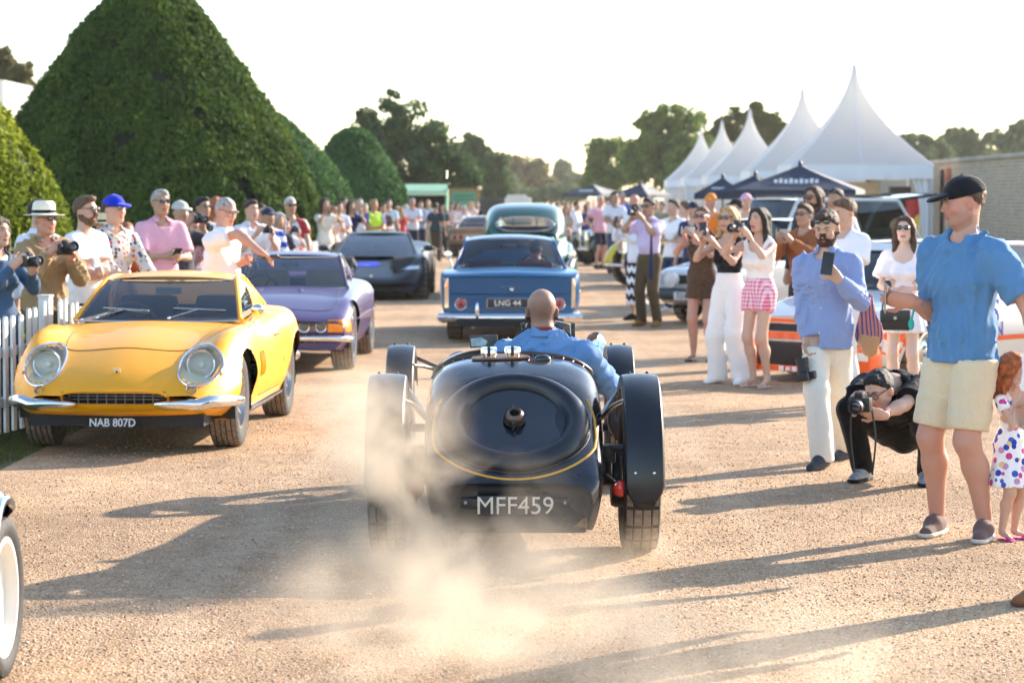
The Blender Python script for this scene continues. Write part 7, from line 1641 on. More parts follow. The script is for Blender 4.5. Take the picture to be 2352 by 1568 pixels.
            if kind == 'shorts':
                for i in (0, 1):
                    a, n_ = J['hip'][i], J['knee'][i]; q = a * (1 - opt.get('cut', .82)) + n_ * opt.get('cut', .82); d = nrm(n_ - a); bl = bF.block(q - .16 * s, q + .3 * s) if False else bF.block(np.minimum(q, J['ank'][i]) - .22 * s, np.maximum(q, J['ank'][i]) + .22 * s); sl, X, Yy, Z = bl
                    o_ = J['hip'][1 - i] * (1 - opt.get('cut', .82)) + J['knee'][1 - i] * opt.get('cut', .82); mm = (q + o_) / 2; dv = q - mm; side = (X - mm[0]) * dv[0] + (Yy - mm[1]) * dv[1] + 0 * Z > -.002; dd = (X - q[0]) * d[0] + (Yy - q[1]) * d[1] + (Z - q[2]) * d[2]; bF.a[sl] = np.maximum(bF.a[sl], np.where(side, dd, -9))
            else:
                for i in (0, 1):
                    q = J['ank'][i] + np.array([0, 0, opt.get('hem', -.035) * s]); bl = bF.block(q - .2 * s, q + .2 * s)
                    if bl is not None: sl, X, Yy, Z = bl; dd = q[2] - Z; bF.a[sl] = np.maximum(bF.a[sl], np.where(dd > -.1, dd + 0 * X + 0 * Yy, -9))
            obj_from(kind, bF.mesh(), bm_, root)
        else:   # skirt / dress skirt
            hem = opt.get('hem', .5 * s); hc = J['hipc']; lo, hi = bounds([J['waist'], hc, (hc[0], hc[1], hem)], .34 * s); bF = Field(lo, hi, v)
            bF.cone(J['waist'], hc, .11 * s + inf, .148 * s + inf, .04 * s, (1, .74, 1)); bF.cone(hc, (hc[0], hc[1] - .01, hem - .05), .15 * s + inf, opt.get('wide', .2) * s, .04 * s, (1, .8, 1))
            X = bF.ax[0][:, None, None] - hc[0]; Yy = bF.ax[1][None, :, None] - hc[1]; Z = bF.ax[2][None, None, :]; an = np.arctan2(Yy, X); bF.a = bF.a + .012 * s * np.sin(an * opt.get('pleats', 11)) * np.clip((hc[2] - Z) / .3, 0, 1); bF.wrinkle(.004, 20, seed); bF.plane((0, 0, hem), (0, 0, -1)); bF.plane((0, 0, topz), (0, 0, 1)); obj_from(opt.get('name', 'skirt'), bF.mesh(), bm_, root)
    if shoes:
        sm_ = shoes[0] if not isinstance(shoes[0], str) else cloth(shoes[0]); so = shoes[1] if len(shoes) > 1 else None
        for i in (0, 1):
            q, t_ = J['ank'][i], J['toe'][i]; d = nrm((t_ - q) * np.array([1, 1, 0])); gz = q[2] - .085 * s; fz = lambda a, u: np.array([q[0] + d[0] * a * s, q[1] + d[1] * a * s, gz + u * s]); sd = np.array([d[1], -d[0], 0]); R3 = np.stack([sd, d, np.array([0, 0, 1.])], 1)
            lo, hi = bounds([fz(-.09, 0), fz(.24, .1)], .1 * s); sF = Field(lo, hi, max(.010, v * .8))
            if kind_shoe == 'sandal':
                sF.cone(fz(-.045, .006), fz(.15, .006), .032 * s, .042 * s, .01, (1, 1, .3), M3=R3); sF.cone(fz(.13, .02) - sd * .045 * s, fz(.10, .045), .011 * s, .011 * s, .01); sF.cone(fz(.13, .02) + sd * .045 * s, fz(.10, .045), .011 * s, .011 * s, .01); sF.cone(fz(.02, .06) - sd * .035 * s, fz(.02, .06) + sd * .035 * s, .010 * s, .010 * s, .01)
            else:
                sF.cone(fz(-.045, .052), fz(.055, .058), .044 * s, .047 * s, .02, (.9, 1, 1), M3=R3); sF.cone(fz(.02, .05), fz(.165, .022), .048 * s, .035 * s, .03, (.98, 1, .85), M3=R3)
                if kind_shoe == 'boot': sF.cone(fz(-.02, .06), fz(-.015, .15), .045 * s, .046 * s, .02)
            sF.plane((0, 0, gz + (.016 * s if so else .001)), (0, 0, -1)); so_ = obj_from('shoe', sF.mesh(), sm_, root)
            if so:
                sF = Field(lo, hi, max(.009, v * .7)); sF.cone(fz(-.045, .02), fz(.06, .02), .046 * s, .05 * s, .02, (.95, 1, 1), M3=R3); sF.cone(fz(.05, .02), fz(.165, .02), .051 * s, .043 * s, .02, (1, 1, .9), M3=R3); sF.plane((0, 0, gz + .001), (0, 0, -1)); sF.plane((0, 0, gz + .024 * s), (0, 0, 1)); obj_from('sole', sF.mesh(), so if not isinstance(so, str) else cloth(so), so_)
    obj_from('body', (skinV, skinF), sm, root, skinT)
    return root
# ================================================================== THE PEOPLE IN THE PICTURE
HP = {
    'cam': {0: (-.085, -.27, 1.515), 1: (.085, -.29, 1.49)}, 'camlow': {0: (-.09, -.27, 1.36), 1: (.09, -.30, 1.32)},
    'phone2': {0: (-.07, -.36, 1.36), 1: (.07, -.36, 1.36)}, 'phone_r': {0: (-.09, -.34, 1.33)}, 'phone_hi': {0: (-.10, -.33, 1.42), 1: (.03, -.32, 1.39)},
    'fold': {0: (.07, -.20, 1.10), 1: (-.07, -.23, 1.14)}, 'rail': {0: (-.18, -.36, .98), 1: (.18, -.36, .98)}, 'belly': {0: (-.03, -.24, 1.06), 1: (.05, -.22, 1.08)}, 'down': {}, 'phone_low': {0: (-.07, -.30, 1.14), 1: (.06, -.29, 1.13)},
    'hip': {0: (-.25, .02, .98, (-1, .3, 0)), 1: (.25, .02, .98, (1, .3, 0))}}
def setup_hands(J, act):
    J['palm'] = {}; J['hdir'] = {}; J['thumb'] = {}
    if act in ('cam', 'camlow', 'phone2', 'phone_hi'):
        J['palm'] = {0: (1, -.1, .1), 1: (-1, -.1, .1)}; J['hdir'] = {0: (.1, -.75, .6), 1: (-.1, -.75, .6)}
    elif act == 'phone_r': J['palm'] = {0: (.6, -.7, .1)}; J['hdir'] = {0: (.3, -.35, .9)}
    return J
def item(name, label, cat, loc, rz, tilt=0, roll=0, group=None):
    r = thing(name, label, cat, loc, rz, group); r.rotation_euler = (tilt, roll, rz); return r
def make_camera(label, loc, rz, tilt=0, sc=1.0, lens=.09, strap=None, group='cameras held by spectators'):
    r = item('camera', label, 'camera', loc, rz, tilt, 0, group); BM = M('camera body', (.02, .02, .022), .5, bump=(120, .3, .002)); s = sc
    b = B(); b.box((0, 0, 0), (.13 * s, .055 * s, .085 * s), bev=.012 * s); b.box((-.048 * s, -.026 * s, -.004), (.034 * s, .03 * s, .08 * s), bev=.012 * s); b.obj('body', BM, r)
    b = B(); b.box((0, -.005, .055 * s), (.05 * s, .05 * s, .034 * s), bev=.01 * s); b.obj('viewfinder_hump', BM, r)
    b = B(); b.lathe([(.034 * s, 0), (.036 * s, -.02), (.036 * s, -lens * .6), (.04 * s, -lens * .62), (.041 * s, -lens), (.035 * s, -lens), (.033 * s, -lens + .015)], 24, 'Y', (.008 * s, -.026 * s, -.004), cap=False); le = b.obj('lens', BM, r)
    b = B(); b.lathe([(.034 * s, 0), (.02 * s, -.006), (0, -.008)], 20, 'Y', (.008 * s, -.026 * s - lens + .014, -.004), cap=False); b.obj('lens_glass', M('lens coating', (.02, .02, .035), .05, 0, 1.0), le)
    b = B(); b.lathe([(.012 * s, 0), (.012 * s, .008)], 12, 'Z', (-.045 * s, 0, .042 * s)); b.obj('dial', STEEL, r)
    return r
def make_phone(label, loc, rz, tilt=0, roll=0, col=(.02, .02, .022), sc=1.0, group='phones held by spectators', land=False):
    r = item('phone', label, 'phone', loc, rz, tilt, roll, group); w, h = (.075 * sc, .152 * sc); w, h = (h, w) if land else (w, h)
    b = B(); b.box((0, 0, 0), (w, .009, h), bev=.004); b.obj('case', M('phone case %02d%02d%02d' % tuple(int(99 * q) for q in col), col, .4), r)
    b = B(); b.box((0, .0052, 0), (w * .93, .001, h * .96)); b.obj('screen', M('phone screen', (.02, .022, .03), .08, 0, 1.0), r)
    b = B(); cx, cz = (-w * .3, h * .33) if land else (w * .24, h * .38)
    b.box((cx, -.0055, cz), (.026 * sc, .003, .028 * sc), bev=.001); b.obj('camera_bump', BLACKP, r)
    return r
def P5(label, px, ytop, Y, yaw=0, act='down', item_=None, headyaw=0, pitch=0, fem=False, child=False, v=None, hgt=None, lean=0, hatadd=0., stance=.10, step=0, z0=0, itemkw=None, **kw):
    """person whose crown shows at photo pixel (px, ytop) standing on the ground at depth Y"""
    v = max(.0118, .00098 * Y); top = at(px, ytop, Y).z - z0 - hatadd; h = hgt or top; yw = R(yaw); J = pose_stand(h, 0, HP[act], lean, stance, R(headyaw), R(pitch), step, child, fem)
    off = Rz(yw) @ J['headc']; p = at(px, 450, Y); loc = (p.x - off[0], Y - off[1] * .0, z0)
    setup_hands(J, act); r = person(label, px, Y, h=h, yaw=yw, J=J, v=v, loc=loc, **kw); s = J['s']; W = lambda q: Vector(loc) + Vector(Rz(yw) @ (np.array(q)))
    if item_:
        kind = item_[0]; il = item_[1]; wm = (J['wri'][0] + J['wri'][1]) / 2; ik_ = dict(itemkw or {})
        if kind == 'cam': make_camera(il, W(wm + np.array([0, -.075, .06]) * s), yw + ik_.pop('rz', 0), **ik_)
        elif kind == 'phone2': make_phone(il, W(wm + np.array([0, -.075, .09]) * s), yw, R(-8), 0, land=ik_.pop('land', False), **ik_)
        elif kind == 'phone': make_phone(il, W(J['wri'][0] + np.array([.035, -.06, .11]) * s), yw, R(-12), R(-6), **ik_)
        elif kind == 'phone_low': make_phone(il, W(wm + np.array([0, -.09, .03]) * s), yw, R(50), 0, **ik_)
    return r, J, loc, yw

GL = 'spectators along the picket fence'; GR_ = 'spectators along the right side of the drive'; GF = 'far spectators along the drive'
# ---------------- left: behind the picket fence
P5('person in a white panama hat and tan jacket raising a camera by the fence', 103, 462, 19.35, 38, 'camlow', ('cam', 'black camera with a long lens raised by the panama hat man'), fem=False, hatadd=.04, skin='red', hair='short', hairc='white', hat=('panama', cloth('efe6d2')), glasses='sun', top=('coat', cloth('a08560'), {'inf': .035, 'long': True, 'name': 'jacket', 'hem': .86, 'neck': .085, 'ndrop': .0, 'scoop': False, 'wr': .012, 'collar': 'a08560'}), bottom=('trousers', '5a4a3e'), shoes=('3a2a20',), group=GL, headyaw=12, itemkw=dict(lens=.13, tilt=R(-12)))
P5('person with dark hair in a pale shirt standing behind the panama hat man', 90, 460, 21.2, 150, 'down', hairc='dark', top=('shirt', cloth('dfe0ee'), {'long': True, 'collar': True}), bottom=('trousers', '2a2c33'), shoes=('222222',), group=GL, fine=False)
P5('person with long brown hair in a denim shirt holding a camera at the fence end', -4, 500, 18.2, 55, 'camlow', ('cam', 'tan and black camera held by the woman in denim'), fem=True, hair='long', hairc='brown', hairlen=.34, top=('shirt', cloth('3d5876'), {'long': True, 'collar': True}), bottom=('trousers', '30405a'), shoes=('222222',), group=GL, itemkw=dict(tilt=R(-5)))
P5('bearded person in a plain white tee and round glasses with a jacket over the arm', 198, 453, 20.3, 62, 'fold', hair='quiff', hairc='lbrown', beard=1.0, glasses='sun', top=('tee', cloth('ecebea'), {'inf': .018}), bottom=('trousers', '242a3a'), shoes=('222222',), group=GL, skin='fair')
P5('person in a straw hat mostly hidden behind the bearded man in a white tee', 238, 489, 24.5, 30, 'down', hat=('panama', cloth('d8c8a0')), hairc='brown', hatadd=.04, top=('shirt', cloth('5a5450')), bottom=('trousers', '333333'), group=GL, fine=False)
P5('person in a bright blue cap and a floral shirt looking up the drive', 263, 447, 21.0, 48, 'rail', hat=('cap', cloth('1030c0')), hairc='brown', glasses='clear', skin='fair', hatadd=.01, top=('shirt', cloth('c8c4c0', 'floral', (.1, .1, .1), 26), {'long': True, 'collar': True}), bottom=('trousers', '303848'), shoes=('222222',), group=GL, headyaw=5)
P5('person with an orange headscarf behind the blue capped man', 292, 512, 25.0, 30, 'down', fem=True, hair='bun', hairc='red', top=('shirt', cloth('c05a20')), bottom=('trousers', '333333'), group=GL, fine=False)
P5('tall grey haired person in a pink short sleeved shirt holding a phone', 370, 438, 24.0, 32, 'phone_low', ('phone_low', 'black phone held low by the man in the pink shirt'), hair='quiff', hairc='grey', glasses='sun', skin='tan', top=('shirt', cloth('dfa6b8'), {'collar': True, 'buttons': True, 'inf': .022, 'sleeve': .85}), bottom=('trousers', '404654'), shoes=('222222',), group=GL)
P5('person in a pale grey cap and dark tee beside the pink shirted man', 415, 463, 25.6, 42, 'cam', ('cam', 'small black camera raised by the grey capped spectator'), hat=('cap', cloth('b8bab2')), hairc='dark', skin='olive', top=('tee', cloth('3c3c40')), bottom=('trousers', '2c2c30'), shoes=('222222',), group=GL)
P5('person with dark hair and pink patterned top photographing by the grey cap', 441, 488, 26.6, 40, 'cam', ('cam', 'compact camera raised by the spectator in pink pattern'), fem=True, hair='long', hairc='dark', hairlen=.15, glasses='sun', top=('tee', cloth('c88f92', 'floral', (.2, .2, .2), 30)), bottom=('trousers', '777078'), group=GL, itemkw=dict(sc=.85, lens=.05))
P5('dark haired person in sunglasses behind the photographing pair', 466, 454, 28.2, 45, 'down', hair='quiff', hairc='dark', glasses='sun', skin='tan', top=('shirt', cloth('d8d4d0')), bottom=('trousers', '333333'), group=GL)
P5('person with long copper red hair standing behind the white polo man', 498, 454, 30, 40, 'down', fem=True, hair='long', hairc='red', skin='fair', top=('tee', cloth('c88a70')), bottom=('trousers', '333333'), group=GL, fine=False)
# the man in the white polo leaning in front of the fence
def polo():
    Y = 21.0; yw = R(68); h = at(523, 458, Y).z + .01; J = pose_stand(h, 0, {}, .12, .11, R(-18), R(16)); s = J['s']; p = at(520, 450, Y); off = Rz(yw) @ J['headc']; loc = np.array([p.x - off[0], Y, 0])
    def L(px, py, Yd): return Rz(-yw) @ (np.array(at(px, py, Yd)) - loc)
    J['elb'][0], J['wri'][0] = ik(J['sh'][0], L(598, 578, 20.55), .30 * s, .27 * s, (0, .2, .6)); J['elb'][1], J['wri'][1] = ik(J['sh'][1], L(560, 600, 20.9), .285 * s, .25 * s, (.4, 1, -.6)); J['hdir'] = {0: (.2, -.8, -.5)}; J['palm'] = {0: (0, -.4, -1)}
    person('close cropped person in a white polo shirt pointing over the purple coupe', 0, Y, h=h, yaw=yw, J=J, v=.018, loc=tuple(loc), skin='red', hair='crop', hairc='grey', glasses='clear', top=('polo', cloth('f0eeee'), {'collar': True, 'sleeve': .72, 'inf': .022, 'hem': .80}), bottom=('trousers', '5a6478'), shoes=('ddd8d0',), curl={0: .45, 1: .8}, stubble=.4, belly=.1)
    w = loc + Rz(yw) @ (J['wri'][0] + np.array([.03, -.09, -.05])); make_phone('black phone held out over the purple coupe', w, yw, R(80), R(20))
    g = loc + Rz(yw) @ (J['wri'][1] + np.array([.0, -.09, .05])); b = B(); b.lathe([(.026, 0), (.033, .12), (.031, .12), (.025, .006), (0, .006)], 20, cap=False); b.obj('plastic_cup', M_glass('cup plastic', (.85, .85, .85), .8), loc=g - np.array([0, 0, .05]), label='clear plastic cup in the hand of the man in white polo', cat='cup')
polo()
P5('young person in a loose white shirt holding a camera up behind the polo man', 578, 461, 28.5, 38, 'camlow', ('cam', 'small camera held up by the young man in a loose white shirt'), hair='quiff', hairc='brown', top=('shirt', cloth('e2e2e6'), {'collar': True, 'inf': .026, 'sleeve': .9}), bottom=('trousers', '384050'), group=GL, itemkw=dict(sc=.8, lens=.05))
P5('person in dark sunglasses between the white shirt and the striped jumper', 601, 470, 32, 30, 'down', hairc='dark', glasses='sun', top=('tee', cloth('d8d8d8')), bottom=('trousers', '333333'), group=GL, fine=False)
P5('child in a blue and white striped jumper and navy cap', 617, 478, 31, 32, 'belly', hat=('cap', cloth('27344f')), hairc='dark', skin='olive', top=('jumper', cloth('e6e6ea', 'hstripe', '2346a0', .14), {'long': True}), bottom=('trousers', '903028'), group=GL, fine=False)
P5('grey haired person in a charcoal tee beside the striped jumper', 640, 489, 31.5, 30, 'belly', hairc='grey', fem=True, hair='bob', skin='tan', top=('tee', cloth('34363c')), bottom=('trousers', '8a3038'), group=GL, fine=False)
P5('person with long dark hair photographing from the end of the fence row', 655, 500, 32.5, 30, 'cam', ('cam', 'small dark camera raised at the end of the fence row'), fem=True, hair='long', hairc='dark', hairlen=.2, top=('tee', cloth('dfe4ee')), bottom=('trousers', '8894b0'), group=GL, fine=False, itemkw=dict(sc=.8, lens=.05))
P5('silver haired person in a red and white shirt with sunglasses by the yew', 667, 454, 33.5, 22, 'rail', hairc='white', glasses='sun', skin='tan', top=('shirt', cloth('dcd4d2', 'vstripe', 'a83030', .3)), bottom=('trousers', '6878a0'), group=GL, fine=False)

# ---------------- right-hand row, far to near
P5('person in a lilac shirt and navy tie photographing the passing cars', 1490, 456, 33.0, -38, 'cam', ('cam', 'black camera raised by the man in a tie'), hair='quiff', hairc='dark', skin='tan', glasses='sun', top=('shirt', cloth('d6c4e2'), {'collar': True, 'sleeve': .8, 'inf': .02, 'hem': .98}), bottom=('trousers', '5d4c33', {'top': 1.04}), shoes=('9c6a34',), group=GR_, build=1.08, stance=.13, belly=.08)
def tie(px, py, Y, yaw, top, bot):
    q = at(px, top, Y); q2 = at(px, bot, Y); b = B(); w = .035; b.add([(-.02, 0, 0), (.02, 0, 0), (.016, -.004, -.04), (w, -.006, q2.z - q.z + .06), (0, -.004, q2.z - q.z), (-w, -.006, q2.z - q.z + .06), (-.016, -.004, -.04)], [(0, 1, 2, 6), (6, 2, 3, 4, 5)]); o = b.obj('tie', cloth('262d52'), loc=q, rot=(0, 0, yaw), smooth=False); md = o.modifiers.new('t', 'SOLIDIFY'); md.thickness = .006; return o
tm = [o for o in COL.objects if o.get('label', '').startswith('person in a lilac')][0]
to = tie(1496, 0, 32.68, R(-38), 540, 645); mw = to.matrix_basis.copy(); to.parent = tm; to.location = Matrix.Rotation(-R(-38), 3, 'Z') @ (Vector(to.location) - Vector(tm.location)); to.rotation_euler = (0, 0, 0)
P5('person in a black and white zigzag skirt behind the man in a tie', 1462, 470, 34.6, -50, 'phone_hi', ('phone2', 'grey phone held by the woman in the zigzag skirt'), fem=True, hair='bob', hairc='dark', top=('blouse', cloth('e8e4ea'), {'long': True}), bottom=('skirt', cloth('f0eef0', 'zigzag', '16161c', .16), {'hem': .22, 'wide': .19, 'inf': .012}), shoes=('222222',), group=GR_, skin='tan', fine=False)
P5('bald person in a white shirt behind the man in a tie', 1456, 447, 46, -45, 'down', hair='bald', skin='red', top=('shirt', cloth('eeeef4'), {'long': True, 'hem': .7}), bottom=('trousers', '2a3040'), group=GR_, fine=False)
P5('young person with swept hair in a plain white tee and navy trousers', 1546, 459, 37, -48, 'phone_low', hair='quiff', hairc='brown', top=('tee', cloth('f0eff4'), {'inf': .022}), bottom=('trousers', '202c4c'), shoes=('dddddd',), group=GR_, skin='fair', fine=False)
P5('person in a pale blue shirt turned away next to the white tee', 1572, 462, 39.5, -120, 'down', hairc='lbrown', top=('shirt', cloth('cdd6ea'), {'long': True}), bottom=('trousers', '2a3040'), group=GR_, fine=False)
P5('person in a navy cap behind the leopard dress', 1592, 463, 36.5, -35, 'down', hat=('cap', cloth('232a3c')), hairc='dark', hatadd=.01, top=('shirt', cloth('2c3a60')), bottom=('trousers', '333333'), group=GR_, fine=False)
P5('person in an orange cap and orange top behind the leopard dress', 1632, 444, 38, -35, 'down', hat=('cap', cloth('e08a20')), hairc='brown', hatadd=.01, skin='red', top=('tee', cloth('e07a28')), bottom=('trousers', '333333'), group=GR_, fine=False)
P5('person in a brown leopard print dress holding a phone sideways', 1612, 476, 26.0, -22, 'phone_hi', ('phone2', 'gold phone held sideways by the woman in leopard print'), fem=True, hair='short', hairc='lbrown', glasses='sun', skin='red', build=1.08, top=('vest', cloth('5e4432', 'leopard', (.035, .02, .014), 75), {'name': 'dress_top', 'hem': .8, 'scoop': True}), bottom=('skirt', cloth('5e4432', 'leopard', (.035, .02, .014), 75), {'hem': .68, 'wide': .20}), shoes=('30221c',), kind_shoe='sandal', group=GR_, itemkw=dict(land=True, col=(.6, .5, .38)))
P5('person in a black cap behind the blonde woman', 1690, 456, 37.5, -50, 'down', hat=('cap', cloth('1c1e26')), hairc='dark', hatadd=.01, top=('tee', cloth('3a3c44')), bottom=('trousers', '333333'), group=GR_, fine=False, headyaw=-40)
P5('person in a pink cap behind the dark haired woman in a camisole', 1713, 444, 39, -30, 'down', hat=('cap', cloth('dba6b6')), hairc='grey', hatadd=.01, skin='fair', top=('tee', cloth('c8c8cc')), bottom=('trousers', '333333'), group=GR_, fine=False)
P5('smiling blonde person in white wide trousers and a black vest with a phone', 1673, 476, 22.9, -35, 'phone_hi', ('phone', 'black phone in the hand of the blonde woman'), fem=True, hair='long', hairc='blond', hairlen=.08, glasses='sun', skin='fair', top=('vest', cloth('15161c'), {'scoop': True, 'inf': .010, 'hem': 1.0}), bottom=('trousers', cloth('f2eeea'), {'flare': .03, 'inf': .014, 'hem': -.06, 'top': 1.06}), shoes=('f0eeee',), group=GR_, stance=.135)
P5('dark haired person in pink gingham shorts and white camisole taking a picture', 1743, 478, 22.5, -42, 'cam', ('cam', 'black camera raised by the woman in pink shorts'), fem=True, hair='long', hairc='dark', hairlen=.2, skin='fair', top=('vest', cloth('f2ece8'), {'scoop': True, 'inf': .02, 'hem': .94}), bottom=('shorts', cloth('f2dfe6', 'check', 'e0507e', .036), {'cut': .42, 'inf': .022, 'top': 1.03}), shoes=('d8b8a8',), kind_shoe='sandal', group=GR_, stance=.085)
P5('person with long wavy hair and dark shades standing tall at the back', 1868, 429, 27.2, -38, 'down', hair='long', hairlen=.02, hairc='brown', glasses='sun', beard=.6, skin='tan', top=('shirt', cloth('33353a'), {'collar': True, 'long': True}), bottom=('trousers', '333333'), group=GR_, fine=False)
P5('person in a rust brown jacket and sunglasses holding a phone sideways', 1847, 470, 25.4, -40, 'phone2', ('phone2', 'gold phone held sideways by the man in the rust jacket'), hair='quiff', hairc='brown', glasses='sun', skin='tan', top=('jacket', cloth('96562e'), {'long': True, 'inf': .03, 'name': 'jacket', 'hem': .85}), bottom=('trousers', '3a3028'), shoes=('222222',), group=GR_, itemkw=dict(land=True, col=(.45, .38, .27)))
P5('dark haired person with shades pushed up behind the white tee', 1918, 434, 28, -35, 'down', hair='short', hairc='dark', glasses='head', skin='tan', top=('shirt', cloth('dfe3ee')), bottom=('trousers', '333333'), group=GR_, fine=False)
P5('short haired person in a loose white tee looking down at a phone', 1940, 458, 20.6, -50, 'phone_low', ('phone_low', 'dark phone held low by the man in the loose white tee'), hair='quiff', hairc='lbrown', skin='fair', top=('tee', cloth('f2f0f4'), {'inf': .03}), bottom=('trousers', 'ece8e4'), shoes=('f0f0f0',), group=GR_, headyaw=-10, pitch=14)
# bearded man with shirt and tote
def beard_man():
    Y = 16.0; yw = R(-28); h = at(1890, 484, Y).z; J = pose_stand(h, 0, {}, .0, .10, R(5), R(22)); s = J['s']; p = at(1900, 450, Y); loc = np.array([p.x, Y, 0])
    def L(px, py, Yd): return Rz(-yw) @ (np.array(at(px, py, Yd)) - loc)
    J['elb'][1], J['wri'][1] = ik(J['sh'][1], L(1925, 640, 15.68), .285 * s, .25 * s, (.5, .3, -1)); J['hdir'] = {1: (-.55, -.3, .7)}; J['palm'] = {1: (-.5, .6, .2), 0: (.8, -.3, 0)}
    J['elb'][0], J['wri'][0] = ik(J['sh'][0], L(1855, 815, 15.95), .285 * s, .25 * s, (-.6, .6, 0))
    J['ank'] = [L(1890, 1046, 15.75), L(1945, 1000, 16.35)]; J['ank'][0][2] = J['ank'][1][2] = .085 * s; J['knee'] = [ik(J['hip'][i], J['ank'][i], .44 * s, .42 * s, (0, -1, 0))[0] for i in (0, 1)]; J['toe'] = [a + np.array([-.02 * s, -.15 * s, -.055 * s]) for a in J['ank']]
    person('bearded person in a blue oxford shirt and cream trousers filming on a phone', 0, Y, h=h, yaw=yw, J=J, v=.0135, loc=tuple(loc), skin='fair', hair='quiff', hairc='brown', beard=1.1, glasses='head', top=('shirt', cloth('8c9cc6'), {'collar': True, 'buttons': True, 'long': True, 'inf': .021, 'hem': .80 * s, 'wr': .010}), bottom=('trousers', cloth('ece2d0'), {'inf': .016, 'flare': .012}), shoes=('3b434a',), kind_shoe='boot', curl={0: .9, 1: .75})
    w = loc + Rz(yw) @ (J['wri'][1] + np.array([-.045, -.075, .10])); make_phone('black phone held up by the bearded man', w, yw + R(20), R(-15), R(8))
    q = at(1850, 865, 15.85); make_camera('black film camera hanging from the hand of the bearded man', q, yw + R(-90), R(-80), 1.05, .1, group='cameras held by spectators'); b = B()
    w0 = loc + Rz(yw) @ (J['wri'][0] + np.array([0, -.03, -.08])); b.tube(bez([w0, (w0[0] - .05, w0[1], w0[2] - .05), (q.x - .03, q.y, q.z + .06)], 5), .006, 6); b.obj('wrist_strap', BLACKP, loc=(0, 0, 0), label='black wrist strap between the hand and the hanging film camera', cat='strap')
    # striped woven shoulder bag
    t = thing('shoulder_bag', 'woven bag with red and blue stripes hanging from the bearded man', 'bag', tuple(at(1990, 740, 15.95)), yw); F = Field((-.2, -.15, -.25), (.2, .15, .25), .012); F.cone((0, 0, .16), (.02, 0, -.08), .035, .095, .03, (1, .5, 1)); F.wrinkle(.006, 25, 5)
    obj_from('bag_body', F.mesh(), cloth('c87868', 'vstripe', '4a5078', .03), t)
    F = Field((-.2, -.15, -.3), (.2, .15, .0), .012); F.cone((.02, 0, -.11), (.025, 0, -.17), .085, .06, .02, (1, .6, 1)); obj_from('wicker_base', F.mesh(), M('wicker', (.5, .28, .14), .8, bump=(60, .8, .01)), t)
    sh = Rz(yw) @ J['sh'][1] + loc - np.array(at(1990, 740, 15.95)); sh = Rz(-yw) @ sh; b = B(); b.tube(bez([(0, 0, .17), tuple(sh * .5 + np.array([.03, -.05, .1])), tuple(sh + np.array([.02, -.03, .06]))], 6), .014, 6, flat=.4); b.obj('strap', cloth('c87868', 'vstripe', '4a5078', .03), t)
beard_man()
# woman in the white dress
r_, J_, l_, y_ = P5('person with long straight brown hair and sunglasses in a white puff sleeved dress', 2078, 498, 20.6, -18, 'belly', fem=True, hair='long', hairc='brown', hairlen=.36, glasses='sun', skin='pale', top=('dress', cloth('f2ecf0'), {'name': 'dress_top', 'sleeve': .72, 'puff': .035, 'inf': .014, 'hem': .95, 'scoop': True}), bottom=('skirt', cloth('f2ecf0'), {'hem': .62, 'wide': .24, 'inf': .012, 'pleats': 14}), shoes=('ddd0c8',))
def handbag():
    q = at(2057, 735, 20.2); t = thing('handbag', 'small black box handbag with turquoise tassel in front of the white dress', 'bag', tuple(q), R(-12)); b = B(); b.box((0, 0, 0), (.25, .1, .17), bev=.02); b.obj('bag_body', M('black leather grain', (.012, .013, .017), .35, bump=(70, .3, .003)), t)
    b = B(); b.box((0, -.053, .035), (.25, .012, .1), bev=.005); b.obj('flap', M('black leather grain', (.012, .013, .017), .35), t); b = B(); b.tube(bez([(-.11, 0, .08), (-.1, 0, .14), (-.02, .02, .22)], 5), .008, 6); b.obj('handle', M('black leather grain', (.012, .013, .017), .35), t)
    b = B(); b.lathe([(.012, 0), (.014, .008), (0, .01)], 12, 'Y', (0, -.068, .02)); b.obj('clasp', STEEL, t)
handbag()
